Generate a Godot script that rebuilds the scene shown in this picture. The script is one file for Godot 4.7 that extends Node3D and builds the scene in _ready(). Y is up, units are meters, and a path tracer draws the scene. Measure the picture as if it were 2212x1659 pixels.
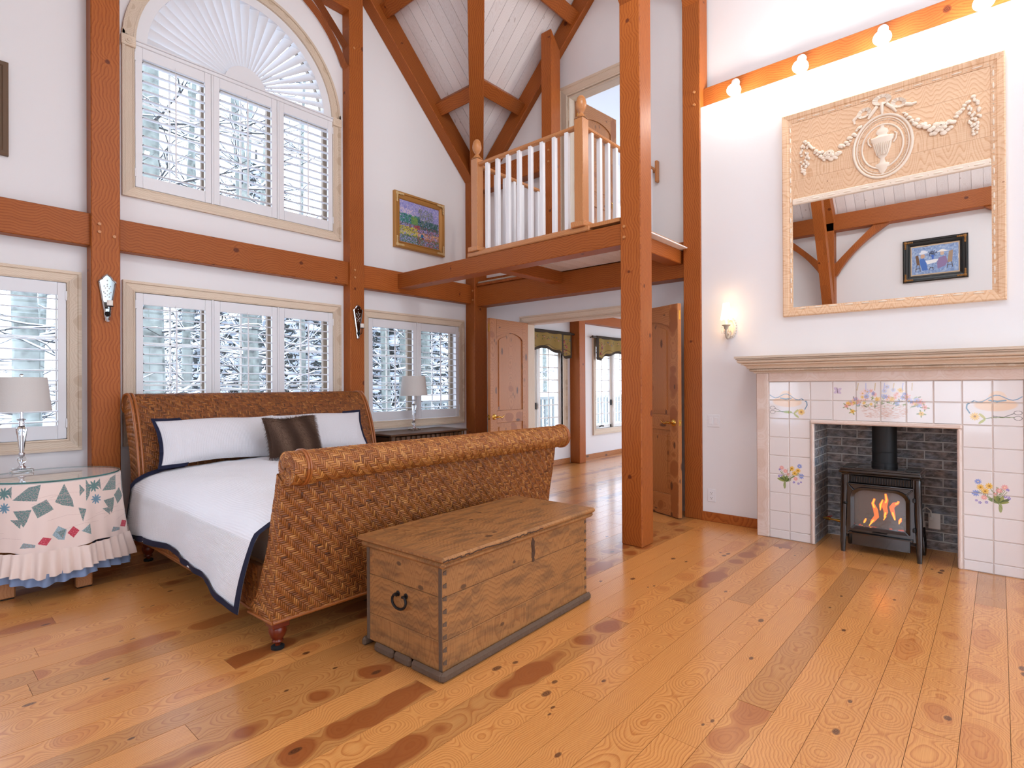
extends Node3D
# A timber-framed bedroom with a loft: window wall at z = -5.27, door and fireplace wall at x = 5.28, the camera near the west wall.

const ZW := -5.27      # inner face of the window wall
const XE := 5.28       # inner face of the door wall
const XF := 5.05       # face of the lower chimney wall
const XWST := -0.75    # inner face of the west wall
const ZS := 3.1        # inner face of the south wall
const RX := 2.23       # ridge of the main roof (runs along z)
const RZ := -2.17      # ridge of the cross roof (runs along x)
const RC := 9.3        # x + y on the east slope, y - z on the north slope

var M := {}            # materials by name
var used := {}         # names already given
var rng := RandomNumberGenerator.new()


class MB:
	# collects triangles with normals, UVs and colours
	var v := PackedVector3Array()
	var n := PackedVector3Array()
	var t := PackedVector2Array()
	var c := PackedColorArray()
	var i := PackedInt32Array()
	var col := Color.WHITE

	func vert(p: Vector3, nn: Vector3, uv := Vector2.ZERO) -> int:
		v.append(p)
		n.append(nn)
		t.append(uv)
		c.append(col)
		return v.size() - 1

	func tri(a: int, b: int, d: int) -> void:
		i.append(a)
		i.append(d)
		i.append(b)

	func quad(a: Vector3, b: Vector3, d: Vector3, e: Vector3, ua := Vector2(0, 0), ub := Vector2(1, 0), ud := Vector2(1, 1), ue := Vector2(0, 1)) -> void:
		var nn := (b - a).cross(d - a)
		if nn.length_squared() < 1e-14:
			nn = (d - a).cross(e - a)
		nn = nn.normalized()
		var k := vert(a, nn, ua)
		vert(b, nn, ub)
		vert(d, nn, ud)
		vert(e, nn, ue)
		tri(k, k + 1, k + 2)
		tri(k, k + 2, k + 3)

	func tri3(a: Vector3, b: Vector3, d: Vector3, ua := Vector2.ZERO, ub := Vector2.ZERO, ud := Vector2.ZERO) -> void:
		var nn := (b - a).cross(d - a).normalized()
		var k := vert(a, nn, ua)
		vert(b, nn, ub)
		vert(d, nn, ud)
		tri(k, k + 1, k + 2)

	# bevelled box; grain axis g gives the u direction, every face gets its own v band (band width vb out of vn bands)
	func box(size: Vector3, bev := 0.0, xf := Transform3D.IDENTITY, g := 0, uo := Vector2.ZERO, vb := 0.0, vn := 1) -> void:
		var h := size * 0.5
		bev = minf(bev, minf(h.x, minf(h.y, h.z)) * 0.9)
		var k0 := int(uo.y * 997.0)
		for ax in 3:
			for s in [-1.0, 1.0]:
				var a1 := (ax + 1) % 3
				var a2 := (ax + 2) % 3
				var cs := []
				for q in [[-1, -1], [1, -1], [1, 1], [-1, 1]]:
					var p := Vector3.ZERO
					p[ax] = s * h[ax]
					p[a1] = q[0] * (h[a1] - bev)
					p[a2] = q[1] * (h[a2] - bev)
					cs.append(p)
				if s < 0.0:
					cs.reverse()
				var ug := g
				var vg := a1 if a2 == g else a2
				if ax == g:
					ug = a1
					vg = a2
				k0 += 1
				var vo := uo.y if vb == 0.0 else float((k0 * 7) % vn) * vb + 0.01
				var uvs := []
				for p in cs:
					uvs.append(Vector2(p[ug] + uo.x, p[vg] + h[vg] + vo))
				quad(xf * cs[0], xf * cs[1], xf * cs[2], xf * cs[3], uvs[0], uvs[1], uvs[2], uvs[3])
		if bev <= 0.0:
			return
		for ax in 3:
			var a1 := (ax + 1) % 3
			var a2 := (ax + 2) % 3
			for s1 in [-1.0, 1.0]:
				for s2 in [-1.0, 1.0]:
					var p := []
					for e in [-1.0, 1.0]:
						var x := Vector3.ZERO
						x[ax] = e * (h[ax] - bev)
						x[a1] = s1 * h[a1]
						x[a2] = s2 * (h[a2] - bev)
						var y := x
						y[a1] = s1 * (h[a1] - bev)
						y[a2] = s2 * h[a2]
						p.append(x)
						p.append(y)
					var uu := Vector2(uo.x + p[0][g], uo.y + 0.02)
					var u2 := Vector2(uo.x + p[2][g], uo.y + 0.02)
					if s1 * s2 > 0.0:
						quad(xf * p[0], xf * p[2], xf * p[3], xf * p[1], uu, u2, u2, uu)
					else:
						quad(xf * p[0], xf * p[1], xf * p[3], xf * p[2], uu, uu, u2, u2)
		for s0 in [-1.0, 1.0]:
			for s1 in [-1.0, 1.0]:
				for s2 in [-1.0, 1.0]:
					var sg := Vector3(s0, s1, s2)
					var q := []
					for ax in 3:
						var x := (h - Vector3.ONE * bev) * sg
						x[ax] = sg[ax] * h[ax]
						q.append(xf * x)
					var uu := Vector2(uo.x, uo.y + 0.02)
					if s0 * s1 * s2 > 0.0:
						tri3(q[0], q[1], q[2], uu, uu, uu)
					else:
						tri3(q[0], q[2], q[1], uu, uu, uu)

	# smooth sheet through rows of points; normal = along the row x along the column
	func grid(rows: Array, us := 1.0, vs := 1.0, close_u := false, close_v := false, uo := Vector2.ZERO) -> void:
		var nr := rows.size()
		var nc: int = rows[0].size()
		var base := v.size()
		for r in nr:
			for k in nc:
				var p: Vector3 = rows[r][k]
				var kl := k - 1
				var kr := k + 1
				if close_u:
					if kl < 0:
						kl = nc - 2
					if kr > nc - 1:
						kr = 1
				var rl := r - 1
				var rr := r + 1
				if close_v:
					if rl < 0:
						rl = nr - 2
					if rr > nr - 1:
						rr = 1
				var du: Vector3 = rows[r][clampi(kr, 0, nc - 1)] - rows[r][clampi(kl, 0, nc - 1)]
				var dv: Vector3 = rows[clampi(rr, 0, nr - 1)][k] - rows[clampi(rl, 0, nr - 1)][k]
				var nn := du.cross(dv)
				if nn.length_squared() < 1e-16:
					# at a pole: borrow from the next ring
					var r2 := clampi(r + (1 if r < nr / 2 else -1), 0, nr - 1)
					du = rows[r2][clampi(kr, 0, nc - 1)] - rows[r2][clampi(kl, 0, nc - 1)]
					nn = du.cross(dv)
				vert(p, nn.normalized() if nn.length_squared() > 1e-18 else Vector3.UP, Vector2(k * us, r * vs) + uo)
		for r in nr - 1:
			for k in nc - 1:
				var a := base + r * nc + k
				tri(a, a + 1, a + nc + 1)
				tri(a, a + nc + 1, a + nc)

	# surface of revolution about y; profile of (radius, height) going up
	func lathe(prof: Array, seg := 20, xf := Transform3D.IDENTITY, from := 0.0, to := TAU) -> void:
		var rows := []
		for p in prof:
			var row := PackedVector3Array()
			for k in seg + 1:
				var a := from + (to - from) * k / seg
				row.append(xf * Vector3(cos(a) * p.x, p.y, -sin(a) * p.x))
			rows.append(row)
		grid(rows, 1.0 / seg, 1.0 / prof.size(), absf(to - from) > 6.28)

	# lathe with hard edges: each profile segment is its own band
	func lathe_hard(prof: Array, seg := 20, xf := Transform3D.IDENTITY) -> void:
		for k in prof.size() - 1:
			lathe([prof[k], prof[k + 1]], seg, xf)

	func tube(path: Array, rad, sides := 8, cap := true) -> void:
		var rows := []
		var up := Vector3.UP
		var prev := Vector3.ZERO
		for k in path.size():
			var d: Vector3 = (path[mini(k + 1, path.size() - 1)] - path[maxi(k - 1, 0)]).normalized()
			if prev == Vector3.ZERO:
				up = Vector3.UP if absf(d.y) < 0.9 else Vector3.RIGHT
			up = (up - d * up.dot(d)).normalized()
			prev = d
			var s := d.cross(up)
			var row := PackedVector3Array()
			var r: float = rad[k] if rad is Array else rad
			for j in sides + 1:
				var a := TAU * j / sides
				row.append(path[k] + (up * cos(a) + s * sin(a)) * r)
			rows.append(row)
		grid(rows, 1.0 / sides, 0.1, true)
		if cap:
			for e in [0, rows.size() - 1]:
				var d: Vector3 = (path[e] - path[1 if e == 0 else e - 1]).normalized()
				var k := vert(path[e], d)
				for j in sides + 1:
					vert(rows[e][j], d)
				for j in sides:
					if e == 0:
						tri(k, k + 2 + j, k + 1 + j)
					else:
						tri(k, k + 1 + j, k + 2 + j)

	func ball(at: Vector3, r: Vector3, seg := 10, rings := 6) -> void:
		var prof := []
		for k in rings + 1:
			var a := -PI / 2 + PI * k / rings
			prof.append(Vector2(cos(a), sin(a)))
		lathe(prof, seg, Transform3D(Basis.from_scale(r), at))

	# polygon (in x, y) extruded along +z by d, placed by xf
	func prism(poly: PackedVector2Array, d: float, xf := Transform3D.IDENTITY, uo := Vector2.ZERO, flip_uv := false) -> void:
		if Geometry2D.is_polygon_clockwise(poly):
			poly.reverse()
		var ix := Geometry2D.triangulate_polygon(poly)
		for s in [0, 1]:
			var nn := (xf.basis * Vector3(0, 0, 1.0 if s else -1.0)).normalized()
			var base := v.size()
			for p in poly:
				vert(xf * Vector3(p.x, p.y, d * s), nn, (Vector2(p.y, p.x) if flip_uv else p) + uo)
			for k in range(0, ix.size(), 3):
				var a := poly[ix[k]]
				var b := poly[ix[k + 1]]
				var e := poly[ix[k + 2]]
				var ccw := (b - a).cross(e - a) > 0.0
				if ccw == (s == 1):
					tri(base + ix[k], base + ix[k + 1], base + ix[k + 2])
				else:
					tri(base + ix[k], base + ix[k + 2], base + ix[k + 1])
		for k in poly.size():
			var a := poly[k]
			var b := poly[(k + 1) % poly.size()]
			var l := a.distance_to(b)
			var q := (Vector2(a.y, a.x) if flip_uv else a) + uo
			quad(xf * Vector3(a.x, a.y, 0), xf * Vector3(b.x, b.y, 0), xf * Vector3(b.x, b.y, d), xf * Vector3(a.x, a.y, d), q, q + Vector2(l, 0), q + Vector2(l, d), q + Vector2(0, d))

	func mesh() -> ArrayMesh:
		var a := []
		a.resize(Mesh.ARRAY_MAX)
		a[Mesh.ARRAY_VERTEX] = v
		a[Mesh.ARRAY_NORMAL] = n
		a[Mesh.ARRAY_TEX_UV] = t
		a[Mesh.ARRAY_COLOR] = c
		a[Mesh.ARRAY_INDEX] = i
		var m := ArrayMesh.new()
		m.add_surface_from_arrays(Mesh.PRIMITIVE_TRIANGLES, a)
		return m


func numbered(called: String) -> String:
	var k: int = used.get(called, 0)
	used[called] = k + 1
	return called if k == 0 else "%s_%03d" % [called, k]


# one named mesh; a child when parent is given
func put(mb, called: String, mat: Material, parent: Node3D = null) -> MeshInstance3D:
	var o := MeshInstance3D.new()
	o.mesh = mb if mb is Mesh else mb.mesh()
	o.material_override = mat
	if parent == null:
		o.name = numbered(called)
		add_child(o, true)
	else:
		o.name = called
		parent.add_child(o, true)
	return o


func thing(called: String, label: String, category: String, at := Vector3.ZERO, group := "", turn := 0.0) -> Node3D:
	var o := Node3D.new()
	o.name = numbered(called)
	add_child(o, true)
	o.position = at
	o.rotation.y = turn
	return tag(o, label, category, group)


func tag(o: Node3D, label: String, category: String, group := "") -> Node3D:
	o.set_meta("label", label)
	o.set_meta("category", category)
	if group:
		o.set_meta("group", group)
	return o


func setting(called: String, label: String, category: String, at := Vector3.ZERO) -> Node3D:
	var o := thing(called, label, category, at)
	o.set_meta("kind", "structure")
	return o


func xf(at: Vector3, rx := 0.0, ry := 0.0, rz := 0.0) -> Transform3D:
	return Transform3D(Basis.from_euler(Vector3(rx, ry, rz)), at)


# transform whose x runs from a to b and whose y is as near to up as can be; origin at the middle
func along(a: Vector3, b: Vector3, up := Vector3.UP) -> Transform3D:
	var x := (b - a).normalized()
	if absf(x.dot(up)) > 0.99:
		up = Vector3.BACK
	var z := x.cross(up).normalized()
	var y := z.cross(x).normalized()
	return Transform3D(Basis(x, y, z), (a + b) * 0.5)


func grey(x: float) -> Color:
	return Color(x, x, x)


# ---------------------------------------------------------------- textures and materials

func tex(im: Image) -> ImageTexture:
	return ImageTexture.create_from_image(im)


# sawn timber in strips: growth rings cut lengthwise, fine grain, knots
func wood(w: int, h: int, strips: int, sd: int, light: Color, dark: Color, rings: float, knots: int, o := {}) -> Image:
	var r := RandomNumberGenerator.new()
	r.seed = sd
	var nz := FastNoiseLite.new()
	nz.seed = sd
	nz.frequency = 1.0
	nz.fractal_octaves = 2
	var fine := FastNoiseLite.new()
	fine.seed = sd + 5
	fine.frequency = 1.0
	fine.fractal_octaves = 1
	var data := PackedByteArray()
	data.resize(w * h * 3)
	var sh := h / strips
	var knot_col: Color = o.get("knot", dark.darkened(0.55))
	var tone: float = o.get("tone", 0.12)
	var amp: float = o.get("amp", 0.75)
	var wild: float = o.get("wild", 0.55)
	var straight: float = o.get("straight", 0.4)
	var knot_size: float = o.get("knot_size", 0.1)
	var red: Color = o.get("red", dark)
	for s in strips:
		var is_straight := r.randf() < straight
		var yc := r.randf_range(-1.2, -0.4) if is_straight else r.randf_range(0.25, 0.75)
		var d0 := r.randf_range(0.05, 0.5)
		var f := rings * r.randf_range(0.8, 1.3)
		var ton := 1.0 + r.randf_range(-tone, tone)
		var redness := r.randf() if r.randf() < 0.6 else 0.0
		var heart := r.randf_range(0.22, 0.5)
		var ks := []
		for k in knots:
			if r.randf() < 0.75:
				ks.append([r.randf() * w, r.randf_range(0.12, 0.88), knot_size * r.randf_range(0.35, 1.0), r.randf_range(0.8, 1.4)])
		var dd := PackedFloat32Array()
		var yy := PackedFloat32Array()
		for x in w:
			var a := TAU * x / w
			dd.append(d0 + wild * (nz.get_noise_3d(cos(a) * 1.7, sin(a) * 1.7, s * 9.7) + 0.35))
			yy.append(yc + 0.16 * nz.get_noise_3d(cos(a) * 2.6, sin(a) * 2.6, s * 5.1 + 40.0))
		var aspect := float(w) / sh * (0.137 / 2.8)   # pixels per strip height turned to round knots
		for j in sh:
			var y := float(j) / sh
			var row := (s * sh + j) * w * 3
			for x in w:
				var dy := y - yy[x]
				var dx := dd[x]
				var q := sqrt(dy * dy + dx * dx)
				var kn := 0.0
				for k in ks:
					var ex := absf(x - k[0])
					if ex > w * 0.5:
						ex = w - ex
					ex = ex / sh
					if ex < k[2] * 5.0:
						var ey: float = y - k[1]
						var e: float = sqrt(ex * ex * 0.55 + ey * ey * k[3]) / k[2]
						q += 0.09 * exp(-e * e * 0.22) * signf(ey + 0.001)
						if e < 1.15:
							kn = maxf(kn, clampf((1.15 - e) * 3.0, 0.0, 1.0) * (0.75 + 0.25 * sin(e * 14.0)))
				var g := fine.get_noise_2d(x * 0.006, (s * 50.0 + j) * 0.6)
				var ring := q * f + g * 0.05
				ring -= floorf(ring)
				var m := ring * ring * ring
				if ring > 0.93:
					m *= (1.0 - ring) / 0.07
				m = clampf(m * amp + g * 0.22 + 0.06, 0.0, 1.0)
				var c := light.lerp(dark, m)
				c = c.lerp(red, redness * smoothstep(heart + 0.09, heart, q) * 0.85)
				c = c.lerp(knot_col, kn * 0.85)
				data[row + x * 3] = clampi(int(c.r * ton * 255.0), 0, 255)
				data[row + x * 3 + 1] = clampi(int(c.g * ton * 255.0), 0, 255)
				data[row + x * 3 + 2] = clampi(int(c.b * ton * 255.0), 0, 255)
	return Image.create_from_data(w, h, false, Image.FORMAT_RGB8, data)


func flat(col: Color, rough := 0.6, metal := 0.0) -> StandardMaterial3D:
	var m := StandardMaterial3D.new()
	m.albedo_color = col
	m.roughness = rough
	m.metallic = metal
	return m


func textured(im: Image, rough: float, scale := Vector3.ONE) -> StandardMaterial3D:
	var m := flat(Color.WHITE, rough)
	m.albedo_texture = tex(im)
	m.uv1_scale = scale
	return m


func noise_tex(freq: float, size := 512, oct := 4, sd := 1, ramp: Gradient = null, kind := FastNoiseLite.TYPE_SIMPLEX_SMOOTH) -> NoiseTexture2D:
	var nz := FastNoiseLite.new()
	nz.noise_type = kind
	nz.seed = sd
	nz.frequency = freq
	nz.fractal_octaves = oct
	var t := NoiseTexture2D.new()
	t.width = size
	t.height = size
	t.seamless = true
	t.noise = nz
	if ramp:
		t.color_ramp = ramp
	return t


func ramp(stops: Array) -> Gradient:
	var g := Gradient.new()
	var off := PackedFloat32Array()
	var cols := PackedColorArray()
	for s in stops:
		off.append(s[0])
		cols.append(s[1])
	g.offsets = off
	g.colors = cols
	return g


func relief(m: StandardMaterial3D, t: Texture2D, cm: float) -> StandardMaterial3D:
	m.heightmap_enabled = true
	m.heightmap_texture = t
	m.heightmap_scale = cm
	return m


func tri(m: StandardMaterial3D, scale: float, world := false) -> StandardMaterial3D:
	m.uv1_triplanar = true
	m.uv1_world_triplanar = world
	m.uv1_scale = Vector3.ONE * scale
	return m


func make_materials() -> void:
	M.plaster = flat(Color(0.925, 0.913, 0.91), 0.85)
	M.white = flat(Color(0.925, 0.92, 0.925), 0.45)
	M.shutter = flat(Color(0.90, 0.895, 0.90), 0.4)
	M.ivory = flat(Color(0.93, 0.91, 0.88), 0.4)
	var planks := wood(2048, 1280, 10, 11, Color(0.82, 0.58, 0.325), Color(0.64, 0.35, 0.14), 15.0, 3, {"knot": Color(0.22, 0.11, 0.06), "red": Color(0.585, 0.285, 0.115), "tone": 0.08, "wild": 0.6, "knot_size": 0.11})
	M.plank = textured(planks, 0.3, Vector3(1.0 / 2.8, 1.0 / 1.4, 1))
	M.plank.clearcoat_enabled = true
	M.plank.clearcoat = 0.5
	M.plank.clearcoat_roughness = 0.16
	relief(M.plank, noise_tex(0.004, 256, 3, 8), 0.25)
	var beam := wood(2048, 640, 5, 23, Color(0.655, 0.365, 0.155), Color(0.485, 0.225, 0.075), 13.0, 4, {"knot": Color(0.27, 0.1, 0.06), "tone": 0.08, "wild": 0.5, "straight": 0.5, "knot_size": 0.085, "red": Color(0.53, 0.24, 0.085)})
	M.beam = textured(beam, 0.45, Vector3(1.0 / 3.6, 1.0 / 1.5, 1))
	M.beam.metallic_specular = 0.35
	var pale := wood(1024, 256, 4, 31, Color(0.86, 0.79, 0.705), Color(0.76, 0.665, 0.56), 10.0, 0, {"tone": 0.05})
	M.pale = textured(pale, 0.55, Vector3(1.0 / 1.6, 1.0 / 0.5, 1))
	var pickled := wood(1024, 256, 4, 37, Color(0.885, 0.815, 0.77), Color(0.83, 0.725, 0.65), 9.0, 0, {"tone": 0.03})
	M.pickled = textured(pickled, 0.55, Vector3(1.0 / 1.6, 1.0 / 0.5, 1))
	var honey := wood(1024, 256, 4, 41, Color(0.80, 0.55, 0.34), Color(0.70, 0.42, 0.22), 8.0, 0, {"tone": 0.04, "straight": 0.8})
	M.honey = textured(honey, 0.35, Vector3(1.0 / 1.6, 1.0 / 0.5, 1))
	var pine := wood(1024, 640, 5, 43, Color(0.745, 0.485, 0.27), Color(0.60, 0.335, 0.15), 8.0, 5, {"knot": Color(0.24, 0.13, 0.08), "tone": 0.09, "wild": 0.5, "knot_size": 0.13})
	M.pine = textured(pine, 0.4, Vector3(1.0 / 2.1, 1.0 / 0.7, 1))
	var lime := wood(1024, 256, 4, 47, Color(0.945, 0.925, 0.915), Color(0.89, 0.85, 0.835), 9.0, 3, {"knot": Color(0.70, 0.63, 0.6), "tone": 0.025, "amp": 0.8, "knot_size": 0.08})
	M.lime = textured(lime, 0.6, Vector3(1.0 / 2.6, 1.0 / 0.56, 1))
	var trunk := wood(1024, 512, 2, 53, Color(0.675, 0.465, 0.255), Color(0.51, 0.31, 0.15), 11.0, 4, {"knot": Color(0.26, 0.17, 0.1), "tone": 0.04, "wild": 0.45, "knot_size": 0.06})
	stain(trunk)
	M.trunk = relief(textured(trunk, 0.55, Vector3(1.0 / 1.2, 1.0 / 0.56, 1)), noise_tex(0.02, 256, 4, 6), 0.2)
	M.worn = relief(tri(flat(Color(0.37, 0.285, 0.215), 0.8), 4.0), noise_tex(0.03, 256, 4, 12), 0.3)
	M.iron = flat(Color(0.10, 0.08, 0.075), 0.5, 0.4)
	M.brass = flat(Color(0.86, 0.68, 0.34), 0.2, 1.0)
	M.chrome = flat(Color(0.85, 0.85, 0.87), 0.1, 1.0)
	M.black = flat(Color(0.045, 0.042, 0.048), 0.18)
	M.black.clearcoat_enabled = true
	M.black.clearcoat = 1.0
	M.black.clearcoat_roughness = 0.08
	M.pipe = flat(Color(0.055, 0.052, 0.05), 0.55)
	M.mirror = flat(Color(0.93, 0.935, 0.93), 0.0, 1.0)
	M.old_mirror = flat(Color(0.60, 0.62, 0.62), 0.07, 1.0)
	M.glass = flat(Color(0.9, 0.96, 0.95, 0.06), 0.0)
	M.glass.transparency = BaseMaterial3D.TRANSPARENCY_ALPHA
	M.crystal = flat(Color(0.97, 0.98, 0.98, 0.0), 0.0)
	M.crystal.refraction_enabled = true
	M.crystal.refraction_scale = 0.05
	M.crystal.transparency = BaseMaterial3D.TRANSPARENCY_ALPHA
	M.sheet_glass = flat(Color(0.55, 0.78, 0.74, 0.12), 0.0)
	M.sheet_glass.refraction_enabled = true
	M.sheet_glass.refraction_scale = 0.05
	M.sheet_glass.transparency = BaseMaterial3D.TRANSPARENCY_ALPHA
	M.sash = flat(Color(0.55, 0.47, 0.39), 0.5)
	M.sash_grey = flat(Color(0.50, 0.52, 0.51), 0.5)
	M.dark_wood = tri(flat(Color(0.34, 0.22, 0.125), 0.4), 3.0)
	M.snow = relief(tri(flat(Color(0.93, 0.945, 0.97), 0.9), 0.4, true), noise_tex(0.01, 256, 4, 2), 4.0)
	M.aspen = tri(flat(Color.WHITE, 0.9), 1.0, true)
	M.aspen.albedo_texture = noise_tex(0.02, 256, 4, 9, ramp([[0.0, Color(0.16, 0.16, 0.15)], [0.3, Color(0.42, 0.43, 0.40)], [0.42, Color(0.48, 0.5, 0.47)], [1.0, Color(0.62, 0.64, 0.60)]]))
	M.bark = flat(Color(0.19, 0.175, 0.165), 0.9)
	M.needles = flat(Color(0.13, 0.155, 0.135), 0.9)
	M.linen = relief(tri(flat(Color(0.80, 0.775, 0.75), 0.9), 14.0), noise_tex(0.05, 128, 2, 4), 0.05)
	M.navy = flat(Color(0.055, 0.075, 0.19), 0.9)
	M.candle = flat(Color(0.93, 0.90, 0.86), 0.5)
	M.brick_mortar = flat(Color(0.80, 0.79, 0.77), 0.9)
	M.grout = flat(Color(0.86, 0.81, 0.775), 0.8)
	M.carpet = relief(tri(flat(Color(0.80, 0.75, 0.68), 1.0), 12.0), noise_tex(0.08, 128, 3, 5), 0.6)
	M.rattan = flat(Color(0.62, 0.345, 0.13), 0.38)
	M.rattan.clearcoat_enabled = true
	M.rattan.clearcoat = 0.4
	M.rattan.clearcoat_roughness = 0.25
	M.weave = flat(Color.WHITE, 0.45)
	M.weave.vertex_color_use_as_albedo = true
	M.weave_back = flat(Color(0.52, 0.31, 0.14), 0.8)
	M.turned = flat(Color(0.43, 0.15, 0.05), 0.28)
	M.void = flat(Color(0.30, 0.20, 0.125), 0.9)
	M.felt = flat(Color(0.05, 0.055, 0.06), 0.9)
	M.gold = flat(Color(0.72, 0.52, 0.27), 0.42, 0.35)
	M.cream_paint = relief(tri(flat(Color(0.90, 0.85, 0.79), 0.6), 6.0), noise_tex(0.03, 256, 3, 14), 0.1)


# dark ink, dirt and water marks on the old chest
func stain(im: Image) -> void:
	var w := im.get_width()
	var h := im.get_height()
	var a := FastNoiseLite.new()
	a.seed = 77
	a.frequency = 0.009
	a.fractal_octaves = 5
	var b := FastNoiseLite.new()
	b.seed = 78
	b.frequency = 0.05
	for y in h:
		for x in w:
			var q := a.get_noise_2d(x * 0.45, y * 1.7)
			var p := b.get_noise_2d(x * 0.6, y * 2.0)
			var k := clampf((q + 0.05) * 0.55, 0.0, 0.26)
			if p > 0.6:
				k = maxf(k, (p - 0.6) * 2.4)
			if k > 0.01:
				im.set_pixel(x, y, im.get_pixel(x, y).lerp(Color(0.19, 0.145, 0.11), minf(k, 0.7)))


# ---------------------------------------------------------------- camera, sky, exposure

func _ready() -> void:
	rng.seed = 4711
	var cam := Camera3D.new()
	cam.name = "camera"
	add_child(cam)
	var yaw := deg_to_rad(48.5513)
	var pitch := deg_to_rad(0.1536)
	var roll := deg_to_rad(-0.2812)
	var fw := Vector3(sin(yaw) * cos(pitch), sin(pitch), -cos(yaw) * cos(pitch))
	var rt := Vector3(cos(yaw), 0, sin(yaw))
	var up := rt.cross(fw)
	cam.basis = Basis(rt * cos(roll) + up * sin(roll), up * cos(roll) - rt * sin(roll), -fw)
	cam.position = Vector3(0, 1.265, 0)
	cam.fov = rad_to_deg(2.0 * atan(829.5 / 1192.04))
	cam.near = 0.05
	cam.far = 200.0
	cam.current = true

	var env := Environment.new()
	var sky := Sky.new()
	var sm := ProceduralSkyMaterial.new()
	sm.sky_top_color = Color(0.79, 0.86, 0.96)
	sm.sky_horizon_color = Color(0.90, 0.935, 0.98)
	sm.ground_horizon_color = Color(0.87, 0.92, 0.98)
	sm.ground_bottom_color = Color(0.78, 0.83, 0.89)
	sm.sun_angle_max = 1.0
	sm.energy_multiplier = 4.0
	sky.sky_material = sm
	env.background_mode = Environment.BG_SKY
	env.sky = sky
	env.tonemap_mode = Environment.TONE_MAPPER_LINEAR
	env.tonemap_exposure = 1.45
	env.sdfgi_enabled = true
	env.ssao_enabled = true
	env.ssil_enabled = true
	var we := WorldEnvironment.new()
	we.name = "environment"
	we.environment = env
	add_child(we)

	make_materials()
	build_shell()
	build_frame()
	build_windows()
	build_doors()
	build_balcony()
	build_fireplace()
	build_bed()
	build_chest()
	build_tables()
	build_wall_things()
	build_fill_chandelier()
	build_far_room()
	build_outside()
	print("done ", Time.get_ticks_msec())


# ---------------------------------------------------------------- walls, floor, ceiling

# a wall cut from an outline with holes; plane "z": outline in (x, y), plane "x": outline in (z, y)
func wall(called: String, label: String, outline: Array, plane: String, at: float, thick: float, holes: Array, mat: Material) -> void:
	var box := CSGCombiner3D.new()
	box.name = numbered(called)
	var poly := CSGPolygon3D.new()
	var pts := PackedVector2Array()
	for p in outline:
		pts.append(Vector2(p[0], p[1]))
	poly.name = "outline"
	poly.polygon = pts
	poly.depth = thick
	poly.material = mat
	box.add_child(poly)
	for h in holes:
		var s: Node3D
		if h.size() == 3:      # a round opening: x, y, radius
			var cy := CSGCylinder3D.new()
			cy.radius = h[2]
			cy.height = thick * 4.0
			cy.sides = 64
			cy.rotation.x = PI / 2
			cy.position = Vector3(h[0], h[1], -thick * 0.5)
			cy.material = mat
			cy.operation = CSGShape3D.OPERATION_SUBTRACTION
			s = cy
		else:
			var b := CSGBox3D.new()
			b.size = Vector3(h[1] - h[0], h[3] - h[2], thick * 4.0)
			b.position = Vector3((h[0] + h[1]) * 0.5, (h[2] + h[3]) * 0.5, -thick * 0.5)
			b.material = mat
			b.operation = CSGShape3D.OPERATION_SUBTRACTION
			s = b
		s.name = "opening"
		box.add_child(s, true)
	add_child(box)
	tag(box, label, "wall")
	box.set_meta("kind", "structure")
	if plane == "z":
		box.position.z = at          # outline faces +z at "at", body behind it
	else:
		box.basis = Basis(Vector3(0, 0, 1), Vector3.UP, Vector3(-1, 0, 0))
		box.position.x = at          # local x -> world z, local -z (body) -> world +x


func east_roof(x: float) -> float:
	return RC - x


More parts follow.
